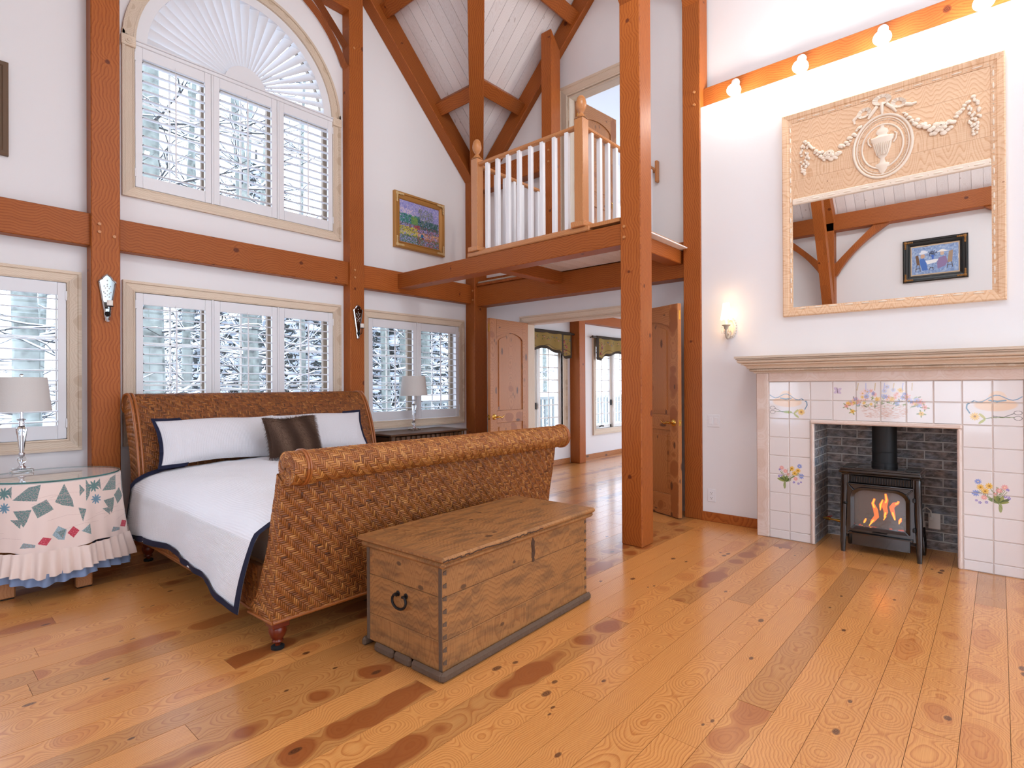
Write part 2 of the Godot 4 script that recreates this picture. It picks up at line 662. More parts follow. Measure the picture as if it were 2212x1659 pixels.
func build_shell() -> void:
	wall("wall_north", "white plaster window wall with four shuttered windows", [[-0.95, -0.12], [10.6, -0.12], [10.6, 5.4], [4.25, 5.4], [2.23, 7.42], [-0.95, 4.24]], "z", ZW, 0.17, [[6.2, 9.6, 3.2, 4.7],
		[-0.06, 0.895, 0.88, 2.055], [1.335, 3.11, 0.88, 2.04], [3.545, 4.915, 0.87, 2.03], [1.335, 3.115, 2.895, 4.06], [2.225, 4.06, 0.89],
		[6.0, 7.2, 0.5, 2.0], [8.16, 9.4, 0.5, 2.0]], M.plaster)
	# hole list of the door wall is in (z, y)
	wall("wall_east", "white plaster wall with the double doorway and loft doorway", [[-5.5, -0.12], [3.3, -0.12], [3.3, 4.3], [0.95, 4.3], [-2.17, 7.42], [-5.5, 4.1]], "x", XE, 0.15, [
		[-4.43, -2.93, -0.2, 2.045], [-3.77, -2.95, 2.6, 4.645]], M.plaster)
	wall("wall_fireplace", "white plaster chimney wall behind the mirror and mantel", [[-2.085, -0.1], [1.2, -0.1], [1.2, 3.86], [-2.085, 3.86]], "x", XF, XE - XF, [[-1.1, -0.214, -0.2, 0.953]], M.plaster)
	wall("wall_west", "white plaster wall opposite the fireplace, seen in the mirror", [[-5.5, -0.12], [3.3, -0.12], [3.3, 4.3], [-5.5, 4.3]], "x", XWST - 0.17, 0.17, [
		[-3.75, -2.6, 0.5, 2.05], [-1.35, 0.0, 0.5, 2.05]], M.plaster)
	wall("wall_south", "white plaster gable wall with added tall windows behind the camera", [[-0.95, -0.12], [5.5, -0.12], [5.5, 4.2], [2.23, 7.42], [-0.95, 4.24]], "z", ZS + 0.17, 0.17, [
		[-0.45, 1.2, 0.15, 2.3], [1.4, 3.06, 0.15, 2.3], [3.26, 4.9, 0.15, 2.3], [-0.4, 1.2, 2.65, 4.0], [1.4, 3.06, 2.65, 4.0], [3.26, 4.86, 2.65, 4.0], [1.4, 3.06, 4.3, 5.6]], M.plaster)  # openings added out of view so sky light fills the room
	# the room behind the double doors and the loft room above it
	wall("wall_hall_end", "white end wall of the room beyond the double doors", [[-5.5, -0.12], [0.4, -0.12], [0.4, 5.4], [-5.5, 5.4]], "x", 10.4, 0.15, [[-4.9, -2.8, 0.3, 2.2], [-2.4, -0.3, 0.3, 2.2], [-4.6, -0.6, 3.1, 4.8]], M.plaster)
	wall("wall_hall_south", "white side wall of the room beyond the double doors", [[5.4, -0.12], [10.6, -0.12], [10.6, 5.4], [5.4, 5.4]], "z", 0.5, 0.15, [[5.9, 7.8, 0.3, 2.2], [8.1, 10.0, 0.3, 2.2], [6.0, 9.8, 3.1, 4.8]], M.plaster)
	var cl := MB.new()
	cl.box(Vector3(5.2, 0.14, 5.9), 0.0, xf(Vector3(8.0, 2.53, -2.6)))
	cl.box(Vector3(5.2, 0.12, 5.9), 0.0, xf(Vector3(8.0, 5.4, -2.6)))
	var h := put(cl, "ceiling_hall", M.plaster)
	tag(h, "white ceiling slab between hall room and loft room", "ceiling")
	h.set_meta("kind", "structure")
	build_floor()
	build_ceiling()
	# baseboards
	var b := MB.new()
	b.box(Vector3(0.58, 0.085, 0.016), 0.003, xf(Vector3(XF - 0.008, 0.0425, -1.8), 0, PI / 2))
	var bb := put(b, "baseboard_east", M.beam)
	tag(bb, "orange wooden baseboard between post and fireplace", "baseboard")
	bb.set_meta("kind", "structure")
	b = MB.new()
	b.box(Vector3(1.9, 0.085, 0.016), 0.003, xf(Vector3(6.43, 0.0425, ZW + 0.008)))
	b.box(Vector3(2.8, 0.085, 0.016), 0.003, xf(Vector3(8.99, 0.0425, ZW + 0.008)))
	bb = put(b, "baseboard_hall", M.pine)
	tag(bb, "wooden baseboard under the valance windows", "baseboard")
	bb.set_meta("kind", "structure")
	b = MB.new()
	b.box(Vector3(6.0, 0.085, 0.016), 0.003, xf(Vector3(2.2, 0.0425, ZW + 0.008)))
	bb = put(b, "baseboard_north", M.beam)
	tag(bb, "orange wooden baseboard behind the bed", "baseboard")
	bb.set_meta("kind", "structure")


func build_floor() -> void:
	var f := setting("floor", "glossy knotty pine plank floor with reddish grain", "floor")
	var base := MB.new()
	base.box(Vector3(11.6, 0.1, 9.0), 0.0, xf(Vector3(4.8, -0.062, -1.15)))
	put(base, "subfloor", M.void, f)
	var far := MB.new()
	var r := RandomNumberGenerator.new()
	r.seed = 99
	var wdt := 0.1365
	var z := ZW - 0.03
	var row := 0
	var count := 0
	while z < ZS:
		var zc := z + wdt * 0.5
		var x := XWST - 0.1 - r.randf() * 1.6
		var xe := 10.5 if zc < 0.3 else XE + 0.1
		while x < xe:
			var l := r.randf_range(1.5, 2.75)
			var x0 := maxf(x, XWST - 0.1)
			var x1 := minf(x + l, xe)
			x += l
			if x1 - x0 < 0.02:
				continue
			var strip := r.randi() % 10
			var u0 := r.randf() * 2.8
			# under the fireplace body and outside walls planks are kept: the boards run on
			var near := x0 < 5.3 and zc < 0.95
			var m: MB = MB.new() if near else far
			var a := 0.0008
			var y := r.randf_range(-0.0004, 0.0004)
			var v0 := strip * 0.14 + 0.004
			var u1 := u0 + (x1 - x0)
			var flip := r.randf() < 0.5
			var va := v0 + (wdt - 0.006 if flip else 0.0)
			var vb := v0 + (0.0 if flip else wdt - 0.006)
			var p := [Vector3(x0 + a, y, z + a), Vector3(x1 - a, y, z + a), Vector3(x1 - a, y, z + wdt - a), Vector3(x0 + a, y, z + wdt - a)]
			m.quad(p[3], p[2], p[1], p[0], Vector2(u0, vb), Vector2(u1, vb), Vector2(u1, va), Vector2(u0, va))
			for k in 4:
				var q: Vector3 = p[k]
				var w: Vector3 = p[(k + 1) % 4]
				var dn := Vector3(0, -0.012, 0)
				m.quad(q, w, w + dn, q + dn, Vector2(u0, v0), Vector2(u0, v0), Vector2(u0, v0), Vector2(u0, v0))
			if near:
				put(m, "plank", M.plank, f)
				count += 1
		z += wdt
		row += 1
	var o := put(far, "far_planks", M.plank, f)
	o.set_meta("kind", "stuff")
	print("planks ", count)


# boards on a sloping plane: each runs from lo to hi (points), with width direction wd
func ceiling_board(parent: Node3D, a: Vector3, b: Vector3, d: Vector3, e: Vector3, nrm: Vector3, k: int) -> void:
	# a-b lower edge, e-d upper edge, seen from below
	var m := MB.new()
	var u := (e - a).length()
	var v0 := (k * 3 % 4) * 0.14 + 0.004
	var uo := fmod(k * 0.83, 2.6)
	m.quad(a, b, d, e, Vector2(uo, v0), Vector2(uo, v0 + 0.125), Vector2(uo + (d - b).length(), v0 + 0.125), Vector2(uo + u, v0))
	var th := -nrm * 0.014
	m.quad(b, a, a + th, b + th)
	m.quad(e, d, d + th, e + th)
	m.quad(a, e, e + th, a + th)
	m.quad(d, b, b + th, d + th)
	put(m, "ceiling_board", M.lime, parent)


func build_ceiling() -> void:
	var c := setting("ceiling", "whitewashed tongue and groove board ceiling on steep slopes", "ceiling")
	var w := 0.135
	var g := 0.0025
	var k := 0
	var ry := RC - RX        # ridge height 7.07
	# east slope of the main roof (x + y = RC), north part: from the valley x = -z up to the ridge
	var z := ZW - 0.02
	while z < RZ - 0.02:
		var z0 := z + g
		var z1 := minf(z + w, RZ) - g
		var lo0 := minf(-z0, XE)
		var lo1 := minf(-z1, XE)
		ceiling_board(c, Vector3(lo0, RC - lo0, z0), Vector3(lo1, RC - lo1, z1), Vector3(RX, ry, z1), Vector3(RX, ry, z0), Vector3(-1, -1, 0).normalized(), k)
		k += 1
		z += w
	# north slope of the cross roof (y - z = RC)
	var x := RX
	while x < XE - 0.01:
		var x0 := x + g
		var x1 := minf(x + w, XE + 0.02) - g
		ceiling_board(c, Vector3(x1, RC - minf(x1, 5.27), -minf(x1, 5.27)), Vector3(x0, RC - x0, -x0), Vector3(x0, ry + 0.06, RZ), Vector3(x1, ry + 0.06, RZ), Vector3(0, -1, 1).normalized(), k)
		k += 1
		# south slope of the cross roof
		var s0 := -RZ * 2.0
		ceiling_board(c, Vector3(x0, RC - x0, s0 * -1.0 + x0), Vector3(x1, RC - x1, s0 * -1.0 + x1), Vector3(x1, ry + 0.06, RZ), Vector3(x0, ry + 0.06, RZ), Vector3(0, -1, -1).normalized(), k)
		k += 1
		x += w
	# west slope of the main roof, whole length, and the east slope over the south part
	z = ZW - 0.02
	while z < ZS:
		var z0 := z + g
		var z1 := z + w - g
		ceiling_board(c, Vector3(XWST, ry - (RX - XWST), z1), Vector3(XWST, ry - (RX - XWST), z0), Vector3(RX, ry, z0), Vector3(RX, ry, z1), Vector3(1, -1, 0).normalized(), k)
		k += 1
		if z0 > RZ:
			var lo := minf(XE, z0 - 2.0 * RZ)
			if z0 + 2.0 * -RZ < RX:
				lo = RX + 0.02
			lo = clampf(z0 + 2.0 * -RZ, RX + 0.02, XE)
			var lo1 := clampf(z1 + 2.0 * -RZ, RX + 0.02, XE)
			ceiling_board(c, Vector3(lo, RC - lo, z0), Vector3(lo1, RC - lo1, z1), Vector3(RX, ry, z1), Vector3(RX, ry, z0), Vector3(-1, -1, 0).normalized(), k)
			k += 1
		z += w
	# roof deck above the boards
	var d := MB.new()
	var t := 0.016
	var q := Vector3(0, t, 0)
	d.quad(Vector3(-1.2, ry - 3.43, ZW - 0.5) + q, Vector3(-1.2, ry - 3.43, ZS + 0.4) + q, Vector3(RX, ry, ZS + 0.4) + q, Vector3(RX, ry, ZW - 0.5) + q)
	d.quad(Vector3(RX, ry, ZW - 0.5) + q, Vector3(RX, ry, RZ) + q, Vector3(5.27, RC - 5.27, ZW) + q, Vector3(5.6, RC - 5.6, ZW - 0.5) + q)
	d.quad(Vector3(5.6, RC - 5.27, ZW) + q, Vector3(5.27, RC - 5.27, ZW) + q, Vector3(RX, ry + 0.06, RZ) + q, Vector3(5.6, ry + 0.06, RZ) + q)
	d.quad(Vector3(5.6, ry + 0.06, RZ) + q, Vector3(RX, ry + 0.06, RZ) + q, Vector3(5.27, RC - 5.27, 0.93) + q, Vector3(5.6, RC - 5.27, 0.93) + q)
	d.quad(Vector3(RX, ry, RZ) + q, Vector3(RX, ry, ZS + 0.4) + q, Vector3(5.6, RC - 5.6, ZS + 0.4) + q, Vector3(5.27, RC - 5.27, 0.93) + q)
	put(d, "roof_deck", M.lime, c)


# ---------------------------------------------------------------- the timber frame

func timber(called: String, label: String, category: String, a: Vector3, b: Vector3, w: float, h: float, up := Vector3.UP, group := "") -> MeshInstance3D:
	var m := MB.new()
	var t := along(a, b, up)
	m.box(Vector3((b - a).length(), h, w), 0.006, Transform3D(t.basis, Vector3.ZERO), 0, Vector2(rng.randf() * 3.0, rng.randf()), 0.3, 5)
	var o := put(m, called, M.beam)
	o.position = t.origin
	tag(o, label, category, group)
	return o


func post(label: String, x0: float, x1: float, z0: float, z1: float, y0: float, y1: float) -> MeshInstance3D:
	var m := MB.new()
	var h := y1 - y0
	m.box(Vector3(h, x1 - x0, z1 - z0), 0.006, Transform3D(Basis(Vector3.UP, Vector3.RIGHT, Vector3.FORWARD), Vector3(0, h * 0.5, 0)), 0, Vector2(rng.randf() * 3.0, rng.randf()), 0.3, 5)
	var o := put(m, "timber_post", M.beam)
	o.position = Vector3((x0 + x1) * 0.5, y0, (z0 + z1) * 0.5)
	tag(o, label, "post")
	return o


func pegs(o: Node3D, list: Array, dir: Vector3) -> void:
	for p in list:
		var m := MB.new()
		m.tube([Vector3.ZERO, dir * 0.012], 0.0115, 8)
		var k := put(m, "peg", M.honey, o)
		k.position = p - o.position


# a curved brace in the plane of u and Vector3.UP: from foot (on the post) to head (under the beam)
func brace(label: String, foot: Vector3, head: Vector3, thick: float, depth := 0.14) -> void:
	var u := Vector3(head.x - foot.x, 0, head.z - foot.z)
	var run := u.length()
	var rise := head.y - foot.y
	u = u.normalized()
	var n := 12
	var outer := []
	var inner := []
	for k in n + 1:
		var s := float(k) / n
		var p := Vector2(run * s, rise * s)
		var nr := Vector2(rise, -run).normalized()
		var bow := sin(s * PI) * 0.06
		outer.append(p - nr * (depth * 0.5 + bow * 0.15))
		inner.append(p + nr * (depth * 0.5 - bow))
	outer[0] = Vector2(0, 0.12)
	inner[0] = Vector2(0.0, -0.12)
	inner.insert(1, Vector2(0.035, -0.085))
	outer[n] = Vector2(run - 0.12, rise)
	inner[inner.size() - 1] = Vector2(run + 0.12, rise)
	inner.reverse()
	var poly := PackedVector2Array(outer + inner)
	var m := MB.new()
	var z := u.cross(Vector3.UP)
	m.prism(poly, thick, Transform3D(Basis(u, Vector3.UP, z), -z * thick * 0.5), Vector2(rng.randf(), 0.31), true)
	var o := put(m, "knee_brace", M.beam)
	o.position = foot
	tag(o, label, "brace")


func build_frame() -> void:
	var o := post("tall timber post beside the window seen over the cloth-covered table", 1.02, 1.205, ZW, -5.13, 0.0, 5.93)
	pegs(o, [Vector3(1.07, 2.45, -5.13), Vector3(1.165, 2.43, -5.13), Vector3(1.07, 2.51, -5.13)], Vector3.BACK)
	o = post("tall timber post behind the bed's headboard corner", 3.24, 3.41, ZW, -5.13, 0.0, 5.93)
	pegs(o, [Vector3(3.29, 2.5, -5.13), Vector3(3.29, 2.42, -5.13), Vector3(3.29, 4.86, -5.13), Vector3(3.29, 5.4, -5.13)], Vector3.BACK)
	o = post("timber corner post beside the open knotty door", 5.05, XE, ZW, -5.1, 0.0, 3.95)
	pegs(o, [Vector3(5.05, 2.5, -5.13), Vector3(5.05, 2.38, -5.13)], Vector3.LEFT)
	o = post("free-standing square timber post in the middle of the floor", 3.87, 4.055, -2.26, -2.08, 0.0, 7.1)
	pegs(o, [Vector3(3.87, 2.52, -2.22), Vector3(3.87, 2.435, -2.22)], Vector3.LEFT)
	o = post("dark orange timber post at the edge of the chimney wall", 5.04, 5.22, -2.26, -2.087, 0.0, 7.1)
	pegs(o, [Vector3(5.04, 4.02, -2.14), Vector3(5.04, 3.9, -2.14)], Vector3.LEFT)
	post("timber post on the west wall, seen in the mirror", XWST, -0.57, -2.26, -2.09, 0.0, 4.1)
	post("timber post on the south end of the chimney wall", 5.04, 5.22, 0.86, 1.03, 0.0, 4.1)
	# loft post with a slanting top
	var m := MB.new()
	m.prism(PackedVector2Array([Vector2(0, 0), Vector2(0.17, 0), Vector2(0.17, 2.52), Vector2(0, 2.7)]), 0.14, Transform3D(Basis(Vector3.RIGHT, Vector3.UP, Vector3.BACK), Vector3(-0.085, 0, -0.07)), Vector2(0.3, 0.6), true)
	var lp := put(m, "timber_post", M.beam)
	lp.position = Vector3(5.085, 2.62, -3.87)
	tag(lp, "dark timber post on the loft beside the upper door", "post")
	pegs(lp, [Vector3(5.0, 3.95, -3.84), Vector3(5.0, 3.82, -3.84)], Vector3.LEFT)
	# girts on the window wall
	timber("timber_beam", "horizontal beam over the window behind the cloth-covered table", "beam", Vector3(XWST, 2.4675, -5.22), Vector3(1.03, 2.4675, -5.22), 0.1, 0.245)
	timber("timber_beam", "long horizontal beam between the arched window and headboard window", "beam", Vector3(1.2, 2.4625, -5.22), Vector3(3.245, 2.4625, -5.22), 0.1, 0.245)
	timber("timber_beam", "horizontal beam under the garden painting", "beam", Vector3(3.4, 2.4575, -5.22), Vector3(5.06, 2.4575, -5.22), 0.1, 0.25)
	timber("timber_beam", "collar beam above the arched window", "beam", Vector3(1.2, 5.375, -5.2), Vector3(3.245, 5.375, -5.2), 0.14, 0.25)
	timber("timber_beam", "horizontal beam over the double doorway", "beam", Vector3(5.19, 2.43, -5.11), Vector3(5.19, 2.43, -2.24), 0.18, 0.26)
	timber("timber_beam", "horizontal beam on the chimney wall carrying spot bulbs", "beam", Vector3(5.2, 3.965, -2.09), Vector3(5.2, 3.965, 1.0), 0.15, 0.21)
	timber("timber_beam", "beam on the loft wall behind the white balusters", "beam", Vector3(5.2, 3.93, -5.11), Vector3(5.2, 3.93, -3.92), 0.15, 0.25)
	timber("timber_beam", "plate beam on the west wall seen in the mirror", "beam", Vector3(-0.66, 4.0, ZW), Vector3(-0.66, 4.0, ZS), 0.18, 0.27)
	timber("timber_beam", "long tie beam high over the middle of the room", "beam", Vector3(-0.6, 5.3, RZ), Vector3(5.05, 5.3, RZ), 0.17, 0.25)
	timber("timber_beam", "ridge beam of the main roof", "beam", Vector3(RX, 6.9, ZW), Vector3(RX, 6.9, ZS), 0.17, 0.25)
	timber("timber_beam", "ridge beam of the cross roof over the posts", "beam", Vector3(RX, 6.93, RZ), Vector3(5.25, 6.93, RZ), 0.17, 0.25)
	# rafters: along the window wall, along the door wall, in the valley and above the west wall
	var dz := Vector3(0, 0, 1)
	timber("rafter", "sloping rafter along the window wall above the garden painting", "rafter", Vector3(5.27, 3.87, -5.195), Vector3(2.27, 6.87, -5.195), 0.15, 0.226, Vector3(1, 1, 0).normalized())
	timber("rafter", "sloping rafter on the window wall west of the arched window", "rafter", Vector3(-0.7, 3.98, -5.195), Vector3(2.2, 6.88, -5.195), 0.15, 0.226, Vector3(-1, 1, 0).normalized())
	timber("rafter", "sloping rafter along the loft wall above the upper door", "rafter", Vector3(5.24, 3.88, -5.26), Vector3(5.24, 6.94, -2.2), 0.08, 0.212, Vector3(0, 1, -1).normalized())
	timber("rafter", "sloping rafter on the wall high above the mirror", "rafter", Vector3(5.24, 3.9, 0.9), Vector3(5.24, 6.94, -2.14), 0.08, 0.212, Vector3(0, 1, 1).normalized())
	timber("rafter", "valley rafter rising from the corner between two ceiling slopes", "rafter", Vector3(5.16, 3.98, -5.16), Vector3(2.25, 6.89, -2.25), 0.17, 0.2, Vector3(1, 2, -1).normalized())
	timber("rafter", "principal rafter rising from the west wall post", "rafter", Vector3(-0.65, 4.06, RZ), Vector3(2.2, 6.9, RZ), 0.17, 0.2, Vector3(-1, 1, 0).normalized())
	# purlins
	for p in [[4.515, 4.685, "lower purlin of the east slope below the valley rafter"], [3.715, 5.485, "upper purlin of the east slope near the window wall"]]:
		timber("purlin", p[2], "purlin", Vector3(p[0], p[1], -5.15), Vector3(p[0], p[1], -p[0] - 0.02), 0.15, 0.15, Vector3(1, 1, 0).normalized())
	for p in [[-4.46, 4.72, "lower purlin of the north slope above the loft"], [-3.66, 5.5, "upper purlin of the north slope above the loft door"]]:
		timber("purlin", p[2], "purlin", Vector3(5.22, p[1], p[0]), Vector3(-p[0] + 0.03, p[1], p[0]), 0.15, 0.15, Vector3(0, 1, -1).normalized())
	# braces
	brace("curved brace beside the arched window under the collar beam", Vector3(3.245, 4.77, -5.2), Vector3(2.74, 5.27, -5.2), 0.1)
	brace("curved brace on the far side of the arched window", Vector3(1.2, 4.77, -5.2), Vector3(1.705, 5.27, -5.2), 0.1)
	brace("curved brace springing from the free-standing post", Vector3(3.875, 4.4, RZ), Vector3(3.1, 5.18, RZ), 0.16)
	brace("curved brace springing from the post at the chimney wall", Vector3(5.045, 4.98, RZ), Vector3(4.75, 5.19, RZ), 0.15)
	brace("curved brace rising north from the west wall post", Vector3(-0.65, 3.2, -2.26), Vector3(-0.65, 3.87, -2.93), 0.09)
	brace("curved brace rising south from the west wall post", Vector3(-0.65, 3.2, -2.09), Vector3(-0.65, 3.87, -1.42), 0.09)
	brace("big curved brace from the west wall post to the tie beam", Vector3(-0.575, 2.5, RZ), Vector3(0.75, 5.18, RZ), 0.15, 0.2)
	brace("curved brace at the south end of the plate beam", Vector3(-0.65, 3.2, 0.62), Vector3(-0.65, 3.87, -0.05), 0.09)
	post("timber post on the west wall near the south windows", XWST, -0.57, 0.62, 0.79, 0.0, 4.1)


# ---------------------------------------------------------------- windows with plantation shutters

# a mitred board frame around an opening; profile: flat face with a raised outer band
func casing(parent: Node3D, x0: float, x1: float, y0: float, y1: float, w: float, mat: Material, sides := "lrtb", called := "casing") -> void:
	var o := [Vector2(x0 - w, y0 - w), Vector2(x1 + w, y0 - w), Vector2(x1 + w, y1 + w), Vector2(x0 - w, y1 + w)]
	var n := [Vector2(x0, y0), Vector2(x1, y0), Vector2(x1, y1), Vector2(x0, y1)]
	if not "b" in sides:
		for k in [0, 1]:
			o[k].y = y0
	var which := ["b", "r", "t", "l"]
	for k in 4:
		if not which[k] in sides:
			continue
		var j := (k + 1) % 4
		var m := MB.new()
		var prof := [[0.0, 0.016], [0.12, 0.022], [0.2, 0.018], [0.72, 0.018], [0.78, 0.03], [1.0, 0.03]]
		var flip := k % 2 == 1
		for q in prof.size() - 1:
			var a: Vector2 = n[k].lerp(o[k], prof[q][0])
			var b: Vector2 = n[j].lerp(o[j], prof[q][0])
			var d: Vector2 = n[j].lerp(o[j], prof[q + 1][0])
			var e: Vector2 = n[k].lerp(o[k], prof[q + 1][0])
			var za: float = prof[q][1]
			var ze: float = prof[q + 1][1]
			var ua := k * 0.37
			m.quad(Vector3(e.x, e.y, ze), Vector3(d.x, d.y, ze), Vector3(b.x, b.y, za), Vector3(a.x, a.y, za),
				Vector2((e.y if flip else e.x) + ua, prof[q + 1][0] * w + k * 0.125), Vector2((d.y if flip else d.x) + ua, prof[q + 1][0] * w + k * 0.125), Vector2((b.y if flip else b.x) + ua, prof[q][0] * w + k * 0.125), Vector2((a.y if flip else a.x) + ua, prof[q][0] * w + k * 0.125))
		var c: Vector2 = o[k]
		var d2: Vector2 = o[j]
		m.quad(Vector3(c.x, c.y, 0), Vector3(d2.x, d2.y, 0), Vector3(d2.x, d2.y, 0.03), Vector3(c.x, c.y, 0.03))
		var i0: Vector2 = n[k]
		var i1: Vector2 = n[j]
		m.quad(Vector3(i1.x, i1.y, -0.03), Vector3(i0.x, i0.y, -0.03), Vector3(i0.x, i0.y, 0.016), Vector3(i1.x, i1.y, 0.016))
		put(m, called, mat, parent)


func louver_mesh(l: float) -> ArrayMesh:
	var m := MB.new()
	var rows := []
	for e in [-0.5, 0.5]:
		var row := PackedVector3Array()
		for k in 11:
			var a := TAU * k / 10
			row.append(Vector3(e * l, sin(a) * 0.0055, cos(a) * 0.032))
		rows.append(row)
	m.grid(rows, 0.1, 1.0, true)
	for s in 2:
		var k0 := m.v.size()
		var nn := Vector3(-1 if s == 0 else 1, 0, 0)
		for k in 10:
			m.vert(rows[s][k], nn)
		for k in range(1, 9):
			if s == 0:
				m.tri(k0, k0 + k + 1, k0 + k)
			else:
				m.tri(k0, k0 + k, k0 + k + 1)
	return m.mesh()


func shutter_panel(win: Node3D, x0: float, x1: float, y0: float, y1: float, rail_t: float, rail_b: float, tilt: float) -> void:
	var st := 0.052
	var w := x1 - x0
	var f := MB.new()
	var zc := 0.0
	f.box(Vector3(st, y1 - y0, 0.03), 0.003, xf(Vector3(x0 + st * 0.5, (y0 + y1) * 0.5, zc)), 1)
	f.box(Vector3(st, y1 - y0, 0.03), 0.003, xf(Vector3(x1 - st * 0.5, (y0 + y1) * 0.5, zc)), 1)
	f.box(Vector3(w - st * 2 - 0.001, rail_t, 0.026), 0.003, xf(Vector3((x0 + x1) * 0.5, y1 - rail_t * 0.5, zc)))
	f.box(Vector3(w - st * 2 - 0.001, rail_b, 0.026), 0.003, xf(Vector3((x0 + x1) * 0.5, y0 + rail_b * 0.5, zc)))
	var p := put(f, "shutter_panel", M.shutter, win)
	var lm := louver_mesh(w - st * 2 - 0.004)
	var ya := y0 + rail_b + 0.03
	var yb := y1 - rail_t - 0.03
	var n := int(round((yb - ya) / 0.0765))
	for k in n + 1:
		var l := put(lm, "louver", M.shutter, p)
		l.position = Vector3((x0 + x1) * 0.5, lerpf(ya, yb, float(k) / n), zc)
		l.rotation.x = tilt
	var rod := MB.new()
	rod.box(Vector3(0.012, yb - ya - 0.02, 0.01), 0.002, xf(Vector3((x0 + x1) * 0.5, (ya + yb) * 0.5, zc + 0.04)))
	rod.tube([Vector3((x0 + x1) * 0.5, yb + 0.0, zc + 0.035), Vector3((x0 + x1) * 0.5 + 0.004, yb + 0.05, zc + 0.02)], 0.002, 5)
	put(rod, "tilt_rod", M.shutter, p)


func sash(win: Node3D, x0: float, x1: float, y0: float, y1: float, z: float, mat: Material, nx := 2, ny := 3, frame := 0.05) -> void:
	var m := MB.new()
	for e in [[x0 + frame * 0.5, (y0 + y1) * 0.5, frame, y1 - y0], [x1 - frame * 0.5, (y0 + y1) * 0.5, frame, y1 - y0], [(x0 + x1) * 0.5, y0 + frame * 0.5, x1 - x0, frame], [(x0 + x1) * 0.5, y1 - frame * 0.5, x1 - x0, frame]]:
		m.box(Vector3(e[2], e[3], 0.045), 0.003, xf(Vector3(e[0], e[1], z)))
	put(m, "sash", mat, win)
	var mu := MB.new()
	for k in range(1, nx):
		mu.box(Vector3(0.016, y1 - y0 - frame * 2, 0.014), 0.002, xf(Vector3(lerpf(x0 + frame, x1 - frame, float(k) / nx), (y0 + y1) * 0.5, z + 0.005)))
	for k in range(1, ny):
		mu.box(Vector3(x1 - x0 - frame * 2, 0.016, 0.014), 0.002, xf(Vector3((x0 + x1) * 0.5, lerpf(y0 + frame, y1 - frame, float(k) / ny), z + 0.005)))
	if nx > 1 or ny > 1:
		put(mu, "muntins", M.ivory, win)
	var g := MB.new()
	var q := [Vector3(x0 + frame, y0 + frame, z), Vector3(x1 - frame, y0 + frame, z), Vector3(x1 - frame, y1 - frame, z), Vector3(x0 + frame, y1 - frame, z)]
	g.quad(q[0], q[1], q[2], q[3])
	put(g, "pane", M.glass, win)


func shutter_window(called: String, label: String, x0: float, x1: float, y0: float, y1: float, panels: int, tilt: float, sides := "lrtb") -> Node3D:
	var win := setting(called, label, "window", Vector3(0, 0, ZW))
	casing(win, x0, x1, y0, y1, 0.088, M.pale, sides)
	var gap := 0.02
	var w := (x1 - x0 - gap * (panels - 1) - 0.006) / panels
	for k in panels:
		var a := x0 + 0.003 + k * (w + gap)
		var tall := y1 - y0 < 1.2
		shutter_panel(win, a, a + w, y0 + 0.004, y1 - 0.004, 0.095, 0.1, tilt)
		sash(win, a - gap * 0.5, a + w + gap * 0.5, y0, y1, -0.13, M.sash)
		if k > 0:
			var m := MB.new()
			m.box(Vector3(gap - 0.003, y1 - y0, 0.034), 0.002, xf(Vector3(a - gap * 0.5, (y0 + y1) * 0.5, 0)))
			put(m, "divider", M.shutter, win)
	var hg := MB.new()
	for s in [[x0, 1.0], [x1, -1.0]]:
		for y in [y0 + 0.12, y1 - 0.1]:
			hg.box(Vector3(0.012, 0.07, 0.012), 0.002, xf(Vector3(s[0] + s[1] * 0.004, y, 0.016)))
	put(hg, "hinge", M.shutter, win)
	return win


